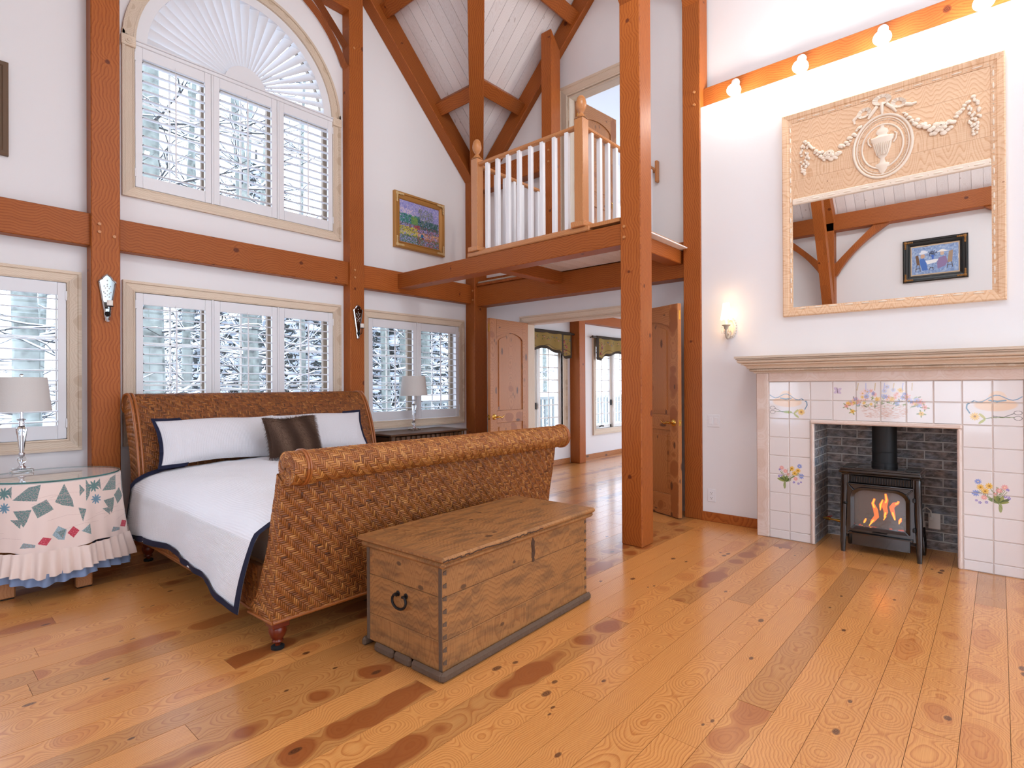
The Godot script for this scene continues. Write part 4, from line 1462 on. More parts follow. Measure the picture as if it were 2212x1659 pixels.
func build_fireplace() -> void:
	var zl := -1.53
	var zr := 0.216
	var tl := -1.434
	var tr := 0.12
	var fp := east_wall_node(thing("fireplace_surround", "tiled fireplace surround with flower prints and pickled wood mantel shelf", "fireplace"), XF)
	var d := XF - 4.845          # depth of the body in front of the wall
	# grout bed behind the tiles, in three pieces round the opening
	var m := MB.new()
	m.box(Vector3(-1.1 - zl, 1.36, d), 0.0, xf(Vector3((zl - 1.1) * 0.5, 0.68, d * 0.5)))
	m.box(Vector3(zr + 0.214, 1.36, d), 0.0, xf(Vector3((zr - 0.214) * 0.5, 0.68, d * 0.5)))
	m.box(Vector3(0.886, 1.36 - 0.953, d), 0.0, xf(Vector3(-0.657, (1.36 + 0.953) * 0.5, d * 0.5)))
	put(m, "grout_bed", M.grout, fp)
	# tiles
	var im := tile_print()
	M.tile = textured(im, 0.12)
	M.tile.clearcoat_enabled = true
	M.tile.clearcoat = 0.6
	M.tile.clearcoat_roughness = 0.05
	var pw := (tr - tl) / 10.0
	var ph := 0.152
	for c in 10:
		for r in 9:
			if c >= 2 and c < 8 and r >= 2:
				continue
			var x0 := tl + c * pw
			var y1 := 1.286 - r * ph
			var y0 := maxf(y1 - ph, 0.0)
			var x1 := x0 + pw
			if c == 1 and r >= 2:
				x1 = minf(x1, -1.122)
			if c == 8 and r >= 2:
				x0 = maxf(x0, -0.19)
			var g := 0.0022
			var b := 0.004
			m = MB.new()
			var o := [Vector2(x0 + g, y0 + g), Vector2(x1 - g, y0 + g), Vector2(x1 - g, y1 - g), Vector2(x0 + g, y1 - g)]
			var n := [Vector2(x0 + g + b, y0 + g + b), Vector2(x1 - g - b, y0 + g + b), Vector2(x1 - g - b, y1 - g - b), Vector2(x0 + g + b, y1 - g - b)]
			var wob := Vector3(sin(c * 7.1 + r * 3.3), cos(c * 2.7 + r * 5.9), 0) * 0.0004
			var P := func(p: Vector2, z: float) -> Vector3: return Vector3(p.x, p.y, d + z + wob.x * (p.x - x0) * 4.0 + wob.y * (p.y - y0) * 4.0)
			var U := func(p: Vector2) -> Vector2: return Vector2((p.x - tl) / (tr - tl), (1.286 - p.y) / 1.286)
			m.quad(P.call(n[0], 0.006), P.call(n[1], 0.006), P.call(n[2], 0.006), P.call(n[3], 0.006), U.call(n[0]), U.call(n[1]), U.call(n[2]), U.call(n[3]))
			for k in 4:
				var j := (k + 1) % 4
				m.quad(P.call(o[k], 0.0), P.call(o[j], 0.0), P.call(n[j], 0.006), P.call(n[k], 0.006), U.call(n[k]), U.call(n[j]), U.call(n[j]), U.call(n[k]))
			put(m, "tile", M.tile, fp)
	# pickled frame boards
	for s in [[zl + 0.048, 0.68, 0.096, 1.36], [zr - 0.048, 0.68, 0.096, 1.36]]:
		m = MB.new()
		m.box(Vector3(s[3], s[2], 0.022), 0.006, Transform3D(Basis(Vector3.UP, Vector3.LEFT, Vector3.BACK), Vector3(s[0], s[1], d + 0.005)), 0, Vector2(s[0], 0.13))
		put(m, "side_board", M.pickled, fp)
	m = MB.new()
	m.box(Vector3(tr - tl - 0.002, 0.074, 0.022), 0.004, xf(Vector3((tl + tr) * 0.5, 1.324, d + 0.003)), 0, Vector2(0.2, 0.26))
	put(m, "fascia_board", M.pickled, fp)
	# moulding round the fire opening
	for s in [[-1.108, 0.4765, 0.024, 0.953], [-0.206, 0.4765, 0.024, 0.953], [-0.657, 0.9685, 0.93, 0.032]]:
		m = MB.new()
		var tall: bool = s[3] > s[2]
		var bs := Basis(Vector3.UP, Vector3.LEFT, Vector3.BACK) if tall else Basis.IDENTITY
		m.box(Vector3(maxf(s[2], s[3]), minf(s[2], s[3]), 0.03), 0.008, Transform3D(bs, Vector3(s[0], s[1], d + 0.006)), 0, Vector2(s[0], 0.38))
		put(m, "opening_moulding", M.pickled, fp)
	# mantel shelf: a crown moulding swept round three sides
	m = MB.new()
	var prof := [Vector2(0.0, 1.357), Vector2(0.016, 1.357), Vector2(0.018, 1.370), Vector2(0.036, 1.372), Vector2(0.044, 1.378), Vector2(0.044, 1.388), Vector2(0.036, 1.393), Vector2(0.056, 1.394), Vector2(0.058, 1.404), Vector2(0.066, 1.416), Vector2(0.08, 1.424), Vector2(0.094, 1.426), Vector2(0.094, 1.436), Vector2(0.086, 1.439), Vector2(0.106, 1.440), Vector2(0.118, 1.448), Vector2(0.121, 1.460), Vector2(0.114, 1.467), Vector2(0.128, 1.468), Vector2(0.128, 1.475), Vector2(0.122, 1.478), Vector2(0.136, 1.479), Vector2(0.136, 1.497), Vector2(0.0, 1.499)]
	for k in prof.size() - 1:
		var rows := []
		for q in [prof[k], prof[k + 1]]:
			rows.append([Vector3(zl - q.x, q.y, 0), Vector3(zl - q.x, q.y, d + 0.012 + q.x), Vector3(zr + q.x, q.y, d + 0.012 + q.x), Vector3(zr + q.x, q.y, 0)])
		for e in 3:
			var u0 := 0.0 if e != 1 else zl
			var u1 := 0.2 if e != 1 else zr
			var v0 := 0.13 + k * 0.016
			m.quad(rows[0][e], rows[0][e + 1], rows[1][e + 1], rows[1][e], Vector2(u0, v0), Vector2(u1, v0), Vector2(u1, v0 + 0.016), Vector2(u0, v0 + 0.016))
	m.quad(Vector3(zl, 1.499, 0), Vector3(zl, 1.499, d), Vector3(zr, 1.499, d), Vector3(zr, 1.499, 0))
	put(m, "mantel_shelf", M.pale, fp)
	# bricks in the recess
	var stone := Image.create(768, 768, false, Image.FORMAT_RGB8)
	var nz := FastNoiseLite.new()
	nz.frequency = 0.012
	nz.fractal_octaves = 5
	for y in 768:
		for x in 768:
			var q := nz.get_noise_2d(x, y * 1.7)
			var w := nz.get_noise_2d(x * 0.3 + 900, y * 0.3)
			var b := 0.50 + q * 0.24
			stone.set_pixel(x, y, Color(b * (1.05 + w * 0.18), b * (1.0 + w * 0.02), b * (0.99 - w * 0.1)))
	var r := RandomNumberGenerator.new()
	r.seed = 21
	for k in 300:
		var p := Vector2(r.randf() * 768, r.randf() * 768)
		var a := r.randf_range(-0.7, 0.9)
		stroke(stone, [p, p + Vector2(cos(a), sin(a)) * r.randf_range(12, 40), p + Vector2(cos(a + 0.4), sin(a + 0.4)) * r.randf_range(30, 70)], 0.9, Color(0.78, 0.77, 0.76), r.randf_range(0.25, 0.6))
	M.stone = textured(stone, 0.75, Vector3(1.0 / 0.6, 1.0 / 0.6, 1))
	var fb := east_wall_node(thing("firebox_lining", "grey slate brick lining of the fireplace recess", "brickwork"), XF)
	var back := -(5.272 - XF)
	m = MB.new()
	m.quad(Vector3(-1.1, 0, back), Vector3(-0.214, 0, back), Vector3(-0.214, 0.953, back), Vector3(-1.1, 0.953, back))
	m.quad(Vector3(-1.097, 0, d), Vector3(-1.097, 0, back), Vector3(-1.097, 0.953, back), Vector3(-1.097, 0.953, d))
	m.quad(Vector3(-0.217, 0, back), Vector3(-0.217, 0, d), Vector3(-0.217, 0.953, d), Vector3(-0.217, 0.953, back))
	m.quad(Vector3(-1.1, 0.9525, back), Vector3(-0.214, 0.9525, back), Vector3(-0.214, 0.9525, d), Vector3(-1.1, 0.9525, d))
	put(m, "mortar", M.brick_mortar, fb)
	var bh := 0.0681
	var bl := 0.222
	for row in 14:
		var y0 := row * bh
		var sides := [[-1.1, -0.214, 0], [back, d, 1], [back, d, 2]]
		for q in sides:
			var off := (0.11 if row % 2 else 0.0) + (0.05 if q[2] else 0.0)
			var x: float = q[0] - off
			while x < q[1]:
				var a := maxf(x, q[0]) + 0.004
				var b := minf(x + bl, q[1]) - 0.004
				x += bl
				if b - a < 0.012:
					continue
				m = MB.new()
				var uo := Vector2(r.randf() * 0.6, r.randf() * 0.6)
				m.box(Vector3(b - a, bh - 0.009, 0.016), 0.002, Transform3D.IDENTITY, 0, uo)
				var o := put(m, "brick", M.stone, fb)
				var c := (a + b) * 0.5
				var yy := y0 + bh * 0.5 + 0.001
				if q[2] == 0:
					o.position = Vector3(c, yy, back - 0.004)
				elif q[2] == 1:
					o.basis = Basis(Vector3.UP, PI / 2)
					o.position = Vector3(-1.097 - 0.004, yy, c)
				else:
					o.basis = Basis(Vector3.UP, -PI / 2)
					o.position = Vector3(-0.217 + 0.004, yy, c)
	build_stove()
	build_mirror()


func build_stove() -> void:
	var st := east_wall_node(thing("gas_stove", "black enamelled gas stove burning in the fireplace recess", "stove"), 4.81)
	var zc := -0.66
	st.position.z = zc
	# local x: along the wall, z: towards the room; the front of the body is z = 0.02, the back z = -0.28
	var m := MB.new()
	for s in [-1.0, 1.0]:
		m.box(Vector3(0.045, 0.46, 0.3), 0.006, xf(Vector3(s * 0.216, 0.365, -0.13)))
	m.box(Vector3(0.40, 0.46, 0.02), 0.0, xf(Vector3(0, 0.365, -0.27)))
	m.box(Vector3(0.40, 0.02, 0.28), 0.0, xf(Vector3(0, 0.15, -0.13)))
	m.box(Vector3(0.40, 0.12, 0.02), 0.0, xf(Vector3(0, 0.54, -0.02)))
	put(m, "body", M.black, st)
	# top plate with moulded edge
	m = MB.new()
	m.box(Vector3(0.51, 0.022, 0.37), 0.009, xf(Vector3(0, 0.612, -0.115)))
	m.box(Vector3(0.49, 0.016, 0.35), 0.006, xf(Vector3(0, 0.628, -0.115)))
	m.box(Vector3(0.48, 0.016, 0.34), 0.006, xf(Vector3(0, 0.594, -0.125)))
	m.box(Vector3(0.30, 0.008, 0.2), 0.003, xf(Vector3(0, 0.638, -0.05)))
	put(m, "top_plate", M.black, st)
	for s in [-1.0, 1.0]:
		m = MB.new()
		m.box(Vector3(0.085, 0.006, 0.2), 0.002, xf(Vector3(s * 0.195, 0.639, -0.1)))
		put(m, "warming_tile", flat(Color(0.23, 0.22, 0.21), 0.45), st)
	# grille slots
	m = MB.new()
	m.box(Vector3(0.372, 0.052, 0.008), 0.003, xf(Vector3(0, 0.553, 0.006)))
	put(m, "grille_plate", M.pipe, st)
	for k in 23:
		m = MB.new()
		m.tube([Vector3(0, 0.530, 0.012), Vector3(0, 0.576, 0.012)], 0.0036, 6)
		var o := put(m, "grille_bar", M.black, st)
		o.position.x = -0.176 + k * 0.016
	# front frame with an arched opening, built as a ring
	var outer := PackedVector2Array([Vector2(-0.2, 0.165), Vector2(0.2, 0.165), Vector2(0.2, 0.515), Vector2(-0.2, 0.515)])
	var ring := func(hw: float, y0: float, y1: float, cr: float) -> PackedVector2Array:
		var p := PackedVector2Array()
		for q in [[hw - 0.012, y0 + 0.012, -PI / 2, 0.012], [hw - cr, y1 - cr * 0.8, 0.0, cr], [-hw + cr, y1 - cr * 0.8, PI / 2, cr], [-hw + 0.012, y0 + 0.012, PI, 0.012]]:
			for k in 7:
				var a: float = q[2] + PI / 2 * k / 6
				p.append(Vector2(q[0] + cos(a) * q[3], q[1] + sin(a) * q[3] * (0.8 if q[3] > 0.02 else 1.0)))
		return p
	var inn: PackedVector2Array = ring.call(0.158, 0.207, 0.478, 0.075)
	var mid: PackedVector2Array = ring.call(0.180, 0.185, 0.497, 0.09)
	m = MB.new()
	for k in inn.size():
		var j := (k + 1) % inn.size()
		m.quad(Vector3(mid[k].x, mid[k].y, 0.04), Vector3(mid[j].x, mid[j].y, 0.04), Vector3(inn[j].x, inn[j].y, 0.03), Vector3(inn[k].x, inn[k].y, 0.03))
		m.quad(Vector3(inn[k].x, inn[k].y, 0.03), Vector3(inn[j].x, inn[j].y, 0.03), Vector3(inn[j].x, inn[j].y, 0.0), Vector3(inn[k].x, inn[k].y, 0.0))
		m.quad(Vector3(mid[j].x, mid[j].y, 0.04), Vector3(mid[k].x, mid[k].y, 0.04), Vector3(mid[k].x * 1.02, mid[k].y + (mid[k].y - 0.34) * 0.02, 0.022), Vector3(mid[j].x * 1.02, mid[j].y + (mid[j].y - 0.34) * 0.02, 0.022))
	# plate outside the ring: quads from the ring to the border
	for k in mid.size():
		var j := (k + 1) % mid.size()
		var e := [mid[k] * 1.0, mid[j] * 1.0]
		var o := []
		for p in e:
			var c := Vector2(0, 0.34)
			var v: Vector2 = p - c
			var f := minf(0.2 / maxf(absf(v.x), 0.001), 0.175 / maxf(absf(v.y), 0.001))
			o.append(c + v * f)
		m.quad(Vector3(o[0].x, o[0].y, 0.022), Vector3(o[1].x, o[1].y, 0.022), Vector3(e[1].x, e[1].y, 0.022), Vector3(e[0].x, e[0].y, 0.022))
	put(m, "door_frame", M.black, st)
	m = MB.new()
	m.tube([Vector3(-0.195, 0.508, 0.026), Vector3(-0.16, 0.47, 0.036)], 0.005, 6)
	m.tube([Vector3(0.195, 0.508, 0.026), Vector3(0.16, 0.47, 0.036)], 0.005, 6)
	m.tube([Vector3(-0.2, 0.517, 0.024), Vector3(0.2, 0.517, 0.024)], 0.005, 6)
	put(m, "door_ribs", M.black, st)
	m = MB.new()
	m.prism(inn, 0.003, xf(Vector3(0, 0, 0.012)))
	var gl := flat(Color(0.9, 0.88, 0.86, 0.08), 0.0)
	gl.transparency = BaseMaterial3D.TRANSPARENCY_ALPHA
	put(m, "door_glass", gl, st)
	# vent bar below the glass, hinges on the side
	m = MB.new()
	m.box(Vector3(0.09, 0.007, 0.004), 0.001, xf(Vector3(0, 0.175, 0.03)))
	for s in [0.23, 0.44]:
		m.box(Vector3(0.016, 0.03, 0.02), 0.004, xf(Vector3(0.205, s, 0.03)))
	m.lathe([Vector2(0.012, 0), Vector2(0.012, 0.012), Vector2(0, 0.016)], 10, xf(Vector3(-0.215, 0.37, 0.02), PI / 2))
	put(m, "door_fittings", M.pipe, st)
	# curved cabriole legs
	for sx in [-1.0, 1.0]:
		for sz in [0.0, -0.26]:
			m = MB.new()
			var rows := []
			for k in 9:
				var t := k / 8.0
				var w := lerpf(0.016, 0.026, t) + 0.006 * sin(t * PI)
				var x: float = sx * (0.228 + 0.006 * cos(t * PI))
				var z: float = sz + 0.012 * (1.0 - t)
				var row := PackedVector3Array()
				for a in 9:
					var an := TAU * a / 8 + PI / 8
					row.append(Vector3(x + cos(an) * w, t * 0.58 if sz == 0.0 else t * 0.2, z - sin(an) * w))
				rows.append(row)
			m.grid(rows, 0.1, 0.1, true)
			put(m, "leg", M.black, st)
	m = MB.new()
	m.box(Vector3(0.36, 0.085, 0.012), 0.003, xf(Vector3(0.0, 0.098, -0.01)))
	m.box(Vector3(0.40, 0.014, 0.03), 0.005, xf(Vector3(0, 0.152, 0.01)))
	put(m, "apron", M.black, st)
	# firebox: ceramic back, logs, embers, flames
	m = MB.new()
	m.box(Vector3(0.34, 0.3, 0.01), 0.0, xf(Vector3(0, 0.35, -0.2)))
	m.box(Vector3(0.36, 0.01, 0.2), 0.0, xf(Vector3(0, 0.17, -0.1)))
	put(m, "fire_back", flat(Color(0.22, 0.14, 0.115), 0.9), st)
	for l in [[-0.13, 0.215, -0.06, 0.13, 0.225, -0.09, 0.026], [-0.1, 0.26, -0.13, 0.12, 0.24, -0.07, 0.022], [0.0, 0.2, -0.04, 0.14, 0.28, -0.14, 0.02]]:
		m = MB.new()
		var a := Vector3(l[0], l[1], l[2])
		var b := Vector3(l[3], l[4], l[5])
		m.tube([a, a.lerp(b, 0.3) + Vector3(0, 0.006, 0), a.lerp(b, 0.7) - Vector3(0, 0.004, 0), b], [l[6] * 0.9, l[6], l[6] * 1.05, l[6] * 0.8], 9)
		put(m, "log", flat(Color(0.13, 0.085, 0.07), 0.95), st)
	var ember := flat(Color(0.3, 0.08, 0.03), 0.9)
	ember.emission_enabled = true
	ember.emission = Color(1.0, 0.30, 0.06)
	ember.emission_energy_multiplier = 0.35
	m = MB.new()
	var r := RandomNumberGenerator.new()
	r.seed = 3
	for k in 46:
		m.ball(Vector3(r.randf_range(-0.145, 0.145), r.randf_range(0.182, 0.2), r.randf_range(-0.12, -0.01)), Vector3(0.011, 0.006, 0.009), 6, 4)
	var eo := put(m, "embers", ember, st)
	eo.set_meta("kind", "stuff")
	var flame := flat(Color(0.9, 0.4, 0.05), 0.9)
	flame.emission_enabled = true
	flame.emission = Color(1.0, 0.42, 0.05)
	flame.emission_energy_multiplier = 0.6
	var core := flat(Color(1.0, 0.75, 0.2), 0.9)
	core.emission_enabled = true
	core.emission = Color(1.0, 0.70, 0.14)
	core.emission_energy_multiplier = 0.85
	var tongues := [[[-0.075, 0.205], [-0.055, 0.24], [-0.028, 0.28], [-0.035, 0.33], [-0.052, 0.375], [-0.04, 0.41]], [[0.02, 0.28], [0.03, 0.32], [0.022, 0.36], [0.035, 0.41], [0.028, 0.455]], [[0.085, 0.27], [0.075, 0.31], [0.065, 0.36], [0.082, 0.385], [0.102, 0.395], [0.108, 0.41]], [[0.108, 0.245], [0.115, 0.268], [0.122, 0.29]], [[-0.12, 0.2], [-0.105, 0.225], [-0.095, 0.255]], [[-0.005, 0.33], [-0.002, 0.37], [0.012, 0.41]], [[0.015, 0.26], [0.03, 0.29]]]
	for t in tongues:
		for layer in 2:
			m = MB.new()
			var path := []
			var rad := []
			for k in t.size():
				var s: float = float(k) / (t.size() - 1)
				path.append(Vector3(t[k][0], t[k][1], -0.05 + layer * 0.006))
				rad.append((0.0035 + 0.0125 * sin(clampf(s * 1.15, 0, 1) * PI * 0.86 + 0.12)) * (1.0 if layer == 0 else 0.55) * (1.0 if t.size() > 3 else 0.7))
			m.tube(path, rad, 8)
			put(m, "flame", core if layer else flame, st)
	var gw := OmniLight3D.new()
	gw.name = "fire_glow"
	gw.light_color = Color(1.0, 0.5, 0.16)
	gw.light_energy = 0.004
	gw.light_size = 0.05
	gw.omni_range = 12.0
	gw.shadow_enabled = true
	st.add_child(gw)
	gw.position = Vector3(0, 0.36, -0.03)
	# flue
	m = MB.new()
	m.lathe([Vector2(0.08, 0.63), Vector2(0.08, 1.0)], 28, xf(Vector3(0, 0, -0.225)))
	m.lathe_hard([Vector2(0.084, 0.63), Vector2(0.084, 0.665), Vector2(0.0805, 0.667)], 28, xf(Vector3(0, 0, -0.225)))
	m.lathe_hard([Vector2(0.0805, 0.745), Vector2(0.083, 0.747), Vector2(0.083, 0.75), Vector2(0.0805, 0.752)], 28, xf(Vector3(0, 0, -0.225)))
	put(m, "flue_pipe", M.pipe, st)
	# gas cock with a red lever beside the stove, and the socket behind it
	var gv := east_wall_node(thing("gas_valve", "brass gas cock with red lever on the brick side wall", "valve"), XF)
	m = MB.new()
	m.tube([Vector3(-1.08, 0.178, 0.0), Vector3(-0.95, 0.172, 0.02), Vector3(-0.88, 0.17, 0.03)], 0.008, 8)
	m.tube([Vector3(-1.06, 0.177, 0.003), Vector3(-1.03, 0.176, 0.007)], 0.014, 8)
	m.tube([Vector3(-0.985, 0.174, 0.015), Vector3(-0.955, 0.172, 0.02)], 0.012, 6)
	put(m, "pipe", M.brass, gv)
	m = MB.new()
	m.box(Vector3(0.04, 0.006, 0.01), 0.002, xf(Vector3(-1.035, 0.195, 0.006), 0, 0, 0.3))
	put(m, "lever", flat(Color(0.6, 0.06, 0.04), 0.5), gv)
	var so := east_wall_node(thing("recess_socket", "white power socket on the slate bricks behind the stove", "socket"), 5.258)
	m = MB.new()
	m.box(Vector3(0.075, 0.12, 0.008), 0.003, xf(Vector3(-0.375, 0.22, 0)))
	put(m, "plate", M.ivory, so)
	m = MB.new()
	m.box(Vector3(0.03, 0.03, 0.03), 0.004, xf(Vector3(-0.39, 0.24, 0.016)))
	m.tube([Vector3(-0.39, 0.25, 0.02), Vector3(-0.395, 0.30, 0.02), Vector3(-0.42, 0.32, 0.02), Vector3(-0.47, 0.30, 0.02)], 0.005, 6)
	put(m, "plug", M.ivory, so)


# ---------------------------------------------------------------- carved mirror over the mantel

func build_mirror() -> void:
	var bleach := wood(1024, 256, 2, 61, Color(0.915, 0.78, 0.64), Color(0.80, 0.59, 0.42), 10.0, 2, {"tone": 0.02, "knot": Color(0.6, 0.4, 0.28), "knot_size": 0.03, "wild": 0.6})
	M.bleach = textured(bleach, 0.6, Vector3(1.0 / 1.5, 1.0 / 0.7, 1))
	var lw := flat(Color(0.925, 0.865, 0.79), 0.65)
	var o := east_wall_node(thing("trumeau_mirror", "large bleached pine mirror with carved urn and garland panel", "mirror"), XF)
	var x0 := -1.368
	var x1 := 0.042
	var y0 := 1.833
	var y1 := 3.525
	var fw := 0.075
	# outer frame, four mitred boards
	var cor := [Vector2(x0, y0), Vector2(x1, y0), Vector2(x1, y1), Vector2(x0, y1)]
	var inn := [Vector2(x0 + fw, y0 + fw), Vector2(x1 - fw, y0 + fw), Vector2(x1 - fw, y1 - fw), Vector2(x0 + fw, y1 - fw)]
	for k in 4:
		var j := (k + 1) % 4
		var m := MB.new()
		var pr := [[0.0, 0.0], [0.0, 0.034], [0.1, 0.04], [0.55, 0.034], [0.62, 0.026], [1.0, 0.02], [1.0, 0.0]]
		for q in pr.size() - 1:
			var a: Vector2 = cor[k].lerp(inn[k], pr[q][0])
			var b: Vector2 = cor[j].lerp(inn[j], pr[q][0])
			var c: Vector2 = cor[j].lerp(inn[j], pr[q + 1][0])
			var e: Vector2 = cor[k].lerp(inn[k], pr[q + 1][0])
			var f := k % 2
			var v0: float = pr[q][0] * fw + k * 0.08
			var v1: float = pr[q + 1][0] * fw + k * 0.08
			m.quad(Vector3(a.x, a.y, pr[q][1]), Vector3(b.x, b.y, pr[q][1]), Vector3(c.x, c.y, pr[q + 1][1]), Vector3(e.x, e.y, pr[q + 1][1]), Vector2(a[f], v0), Vector2(b[f], v0), Vector2(c[f], v1), Vector2(e[f], v1))
		put(m, "frame_board", M.bleach, o)
	# carved ribbon beads on the inner slope of the frame and on the rail over the glass
	var beads := MB.new()
	var along_bead := func(a: Vector2, b: Vector2, z: float, long: float, thick: float) -> void:
		var n := int(a.distance_to(b) / (long * 1.75))
		var d := (b - a).normalized()
		var ang := atan2(d.y, d.x)
		for k in n:
			var p := a.lerp(b, (k + 0.5) / n)
			var t := Transform3D(Basis(Vector3.BACK, ang) * Basis.from_scale(Vector3(long * 0.5, thick, 0.006)), Vector3(p.x, p.y, z))
			var prof := []
			for i in 7:
				var an := -PI / 2 + PI * i / 6
				prof.append(Vector2(cos(an), sin(an)))
			beads.lathe(prof, 8, t * Transform3D(Basis(Vector3.BACK, PI / 2), Vector3.ZERO))
			var q := a.lerp(b, (k + 1.0) / n)
			beads.ball(Vector3(q.x, q.y, z), Vector3(thick * 0.6, thick * 0.6, 0.005), 6, 4)
	var bi := fw * 0.82
	along_bead.call(Vector2(x0 + bi, y0 + 0.09), Vector2(x0 + bi, y1 - 0.09), 0.024, 0.046, 0.006)
	along_bead.call(Vector2(x1 - bi, y0 + 0.09), Vector2(x1 - bi, y1 - 0.09), 0.024, 0.046, 0.006)
	along_bead.call(Vector2(x0 + 0.09, y0 + bi), Vector2(x1 - 0.09, y0 + bi), 0.024, 0.06, 0.006)
	along_bead.call(Vector2(x0 + 0.09, y1 - bi), Vector2(x1 - 0.09, y1 - bi), 0.024, 0.06, 0.006)
	along_bead.call(Vector2(x0 + 0.08, 2.785), Vector2(x1 - 0.08, 2.785), 0.03, 0.06, 0.008)
	var bo := put(beads, "carved_bead", lw, o)
	bo.set_meta("kind", "stuff")
	var m := MB.new()
	m.box(Vector3(x1 - x0 - fw * 2, 0.05, 0.028), 0.006, xf(Vector3((x0 + x1) * 0.5, 2.787, 0.016)), 0, Vector2(0, 0.1))
	put(m, "glass_rail", lw, o)
	# mirror glass and the carved panel
	m = MB.new()
	m.box(Vector3(x1 - x0 - fw * 2 + 0.01, 2.768 - y0 - fw, 0.006), 0.0, xf(Vector3((x0 + x1) * 0.5, (2.768 + y0 + fw) * 0.5, 0.012)))
	put(m, "mirror_glass", M.mirror, o)
	for k in 4:
		m = MB.new()
		var h := (y1 - fw - 2.81) / 4.0
		m.box(Vector3(x1 - x0 - fw * 2, h - 0.0008, 0.014), 0.0008, xf(Vector3((x0 + x1) * 0.5, 2.81 + (k + 0.5) * h, 0.009)), 0, Vector2(k * 0.41, (k % 4) * 0.17))
		put(m, "panel_board", M.bleach, o)
	var c := Vector2(-0.6605, 3.078)
	var z := 0.016
	# oval medallion
	m = MB.new()
	for ring in [[0.188, 0.237, 0.010, 0.0], [0.168, 0.216, 0.005, 0.012], [0.132, 0.166, 0.007, 0.0]]:
		var path := []
		for k in 49:
			var a := TAU * k / 48
			path.append(Vector3(c.x + cos(a) * ring[0], c.y + sin(a) * ring[1], z + 0.002))
		m.tube(path, ring[2], 8, false)
	for k in 110:
		var a := TAU * k / 110
		m.ball(Vector3(c.x + cos(a) * 0.155, c.y + sin(a) * 0.198, z + 0.003), Vector3(0.0036, 0.0036, 0.004), 5, 4)
	put(m, "carved_medallion", lw, o)
	# urn, half in relief
	m = MB.new()
	var urn := [Vector2(0.0, 2.86), Vector2(0.02, 2.885), Vector2(0.03, 2.905), Vector2(0.045, 2.925), Vector2(0.046, 2.945), Vector2(0.02, 2.955), Vector2(0.014, 2.985), Vector2(0.03, 3.0), Vector2(0.044, 3.03), Vector2(0.058, 3.075), Vector2(0.068, 3.115), Vector2(0.074, 3.118), Vector2(0.076, 3.14), Vector2(0.078, 3.15), Vector2(0.045, 3.155), Vector2(0.03, 3.168), Vector2(0.042, 3.182), Vector2(0.036, 3.205), Vector2(0.014, 3.222), Vector2(0.012, 3.235), Vector2(0.0, 3.245)]
	m.lathe(urn, 22, Transform3D(Basis.from_scale(Vector3(1, 1, 0.35)), Vector3(c.x, 0, z)))
	for s in [-1.0, 1.0]:
		m.tube([Vector3(c.x + s * 0.07, 3.09, z + 0.006), Vector3(c.x + s * 0.088, 3.115, z + 0.006), Vector3(c.x + s * 0.092, 3.15, z + 0.006), Vector3(c.x + s * 0.078, 3.165, z + 0.006)], 0.006, 7)
	for k in 9:
		var q := (k - 4) * 0.0125
		m.tube([Vector3(c.x + q * 0.62, 3.01, z + 0.02 * (1.0 - absf(q) * 12.0) + 0.003), Vector3(c.x + q * 1.1, 3.10, z + 0.026 * (1.0 - absf(q) * 9.0) + 0.004)], 0.0035, 6)
	put(m, "carved_urn", lw, o)
	# bow of ribbon
	m = MB.new()
	for b in [[0.0, 3.43, 0.062, 0.04, 0.0], [-0.115, 3.365, 0.05, 0.036, 0.35], [0.105, 3.372, 0.05, 0.036, -0.35]]:
		var n := 24
		for k in n:
			var a0: float = TAU * k / n
			var a1: float = TAU * (k + 1) / n
			var P := func(a: float, f: float, h: float) -> Vector3:
				var v := Vector2(cos(a) * b[2] * f, sin(a) * b[3] * f).rotated(b[4])
				return Vector3(c.x + b[0] + v.x, b[1] + v.y, z + h)
			var wob := 0.004 * sin(k * 2.4)
			m.quad(P.call(a0, 0.45, 0.006), P.call(a0, 1.0, 0.016 + wob), P.call(a1, 1.0, 0.016 - wob), P.call(a1, 0.45, 0.006))
			m.quad(P.call(a0, 1.0, 0.0), P.call(a1, 1.0, 0.0), P.call(a1, 1.0, 0.016 - wob), P.call(a0, 1.0, 0.016 + wob))
			m.quad(P.call(a0, 0.45, 0.006), P.call(a1, 0.45, 0.006), P.call(a1, 0.45, 0.0), P.call(a0, 0.45, 0.0))
	for t in [[[-0.15, 3.36], [-0.185, 3.335], [-0.18, 3.30]], [[0.145, 3.35], [0.185, 3.335], [0.215, 3.34]], [[0, 3.41], [0, 3.35], [0.0, 3.32]], [[-0.03, 3.39], [-0.08, 3.33], [-0.09, 3.31]], [[0.03, 3.39], [0.07, 3.345], [0.09, 3.31]]]:
		var path := []
		for p in t:
			path.append(Vector3(c.x + p[0], p[1], z + 0.006))
		m.tube(path, [0.014, 0.013, 0.007], 7)
	put(m, "carved_bow", lw, o)
	# garlands of roses and leaves
	var r := RandomNumberGenerator.new()
	r.seed = 17
	for s in [-1.0, 1.0]:
		m = MB.new()
		for k in 46:
			var t := (k + 0.5) / 46.0
			var gx := lerpf(0.13, 0.515, t)
			var gy := 3.285 - 0.165 * sin(clampf(t, 0.0, 1.0) * PI) * (1.0 - 0.18 * cos(t * PI)) - 0.035 * t
			var th := 0.012 + 0.024 * sin(t * PI)
			var j := r.randf_range(-1.0, 1.0)
			var rr := r.randf_range(0.008, 0.015) * (0.75 + 0.6 * sin(t * PI))
			m.ball(Vector3(c.x + s * gx, gy + j * th, z + 0.005 + 0.008 * (1.0 - absf(j))), Vector3(rr * 1.2, rr, 0.01), 8, 5)
		var rose := Vector3(c.x + s * 0.355, 3.118, z + 0.012)
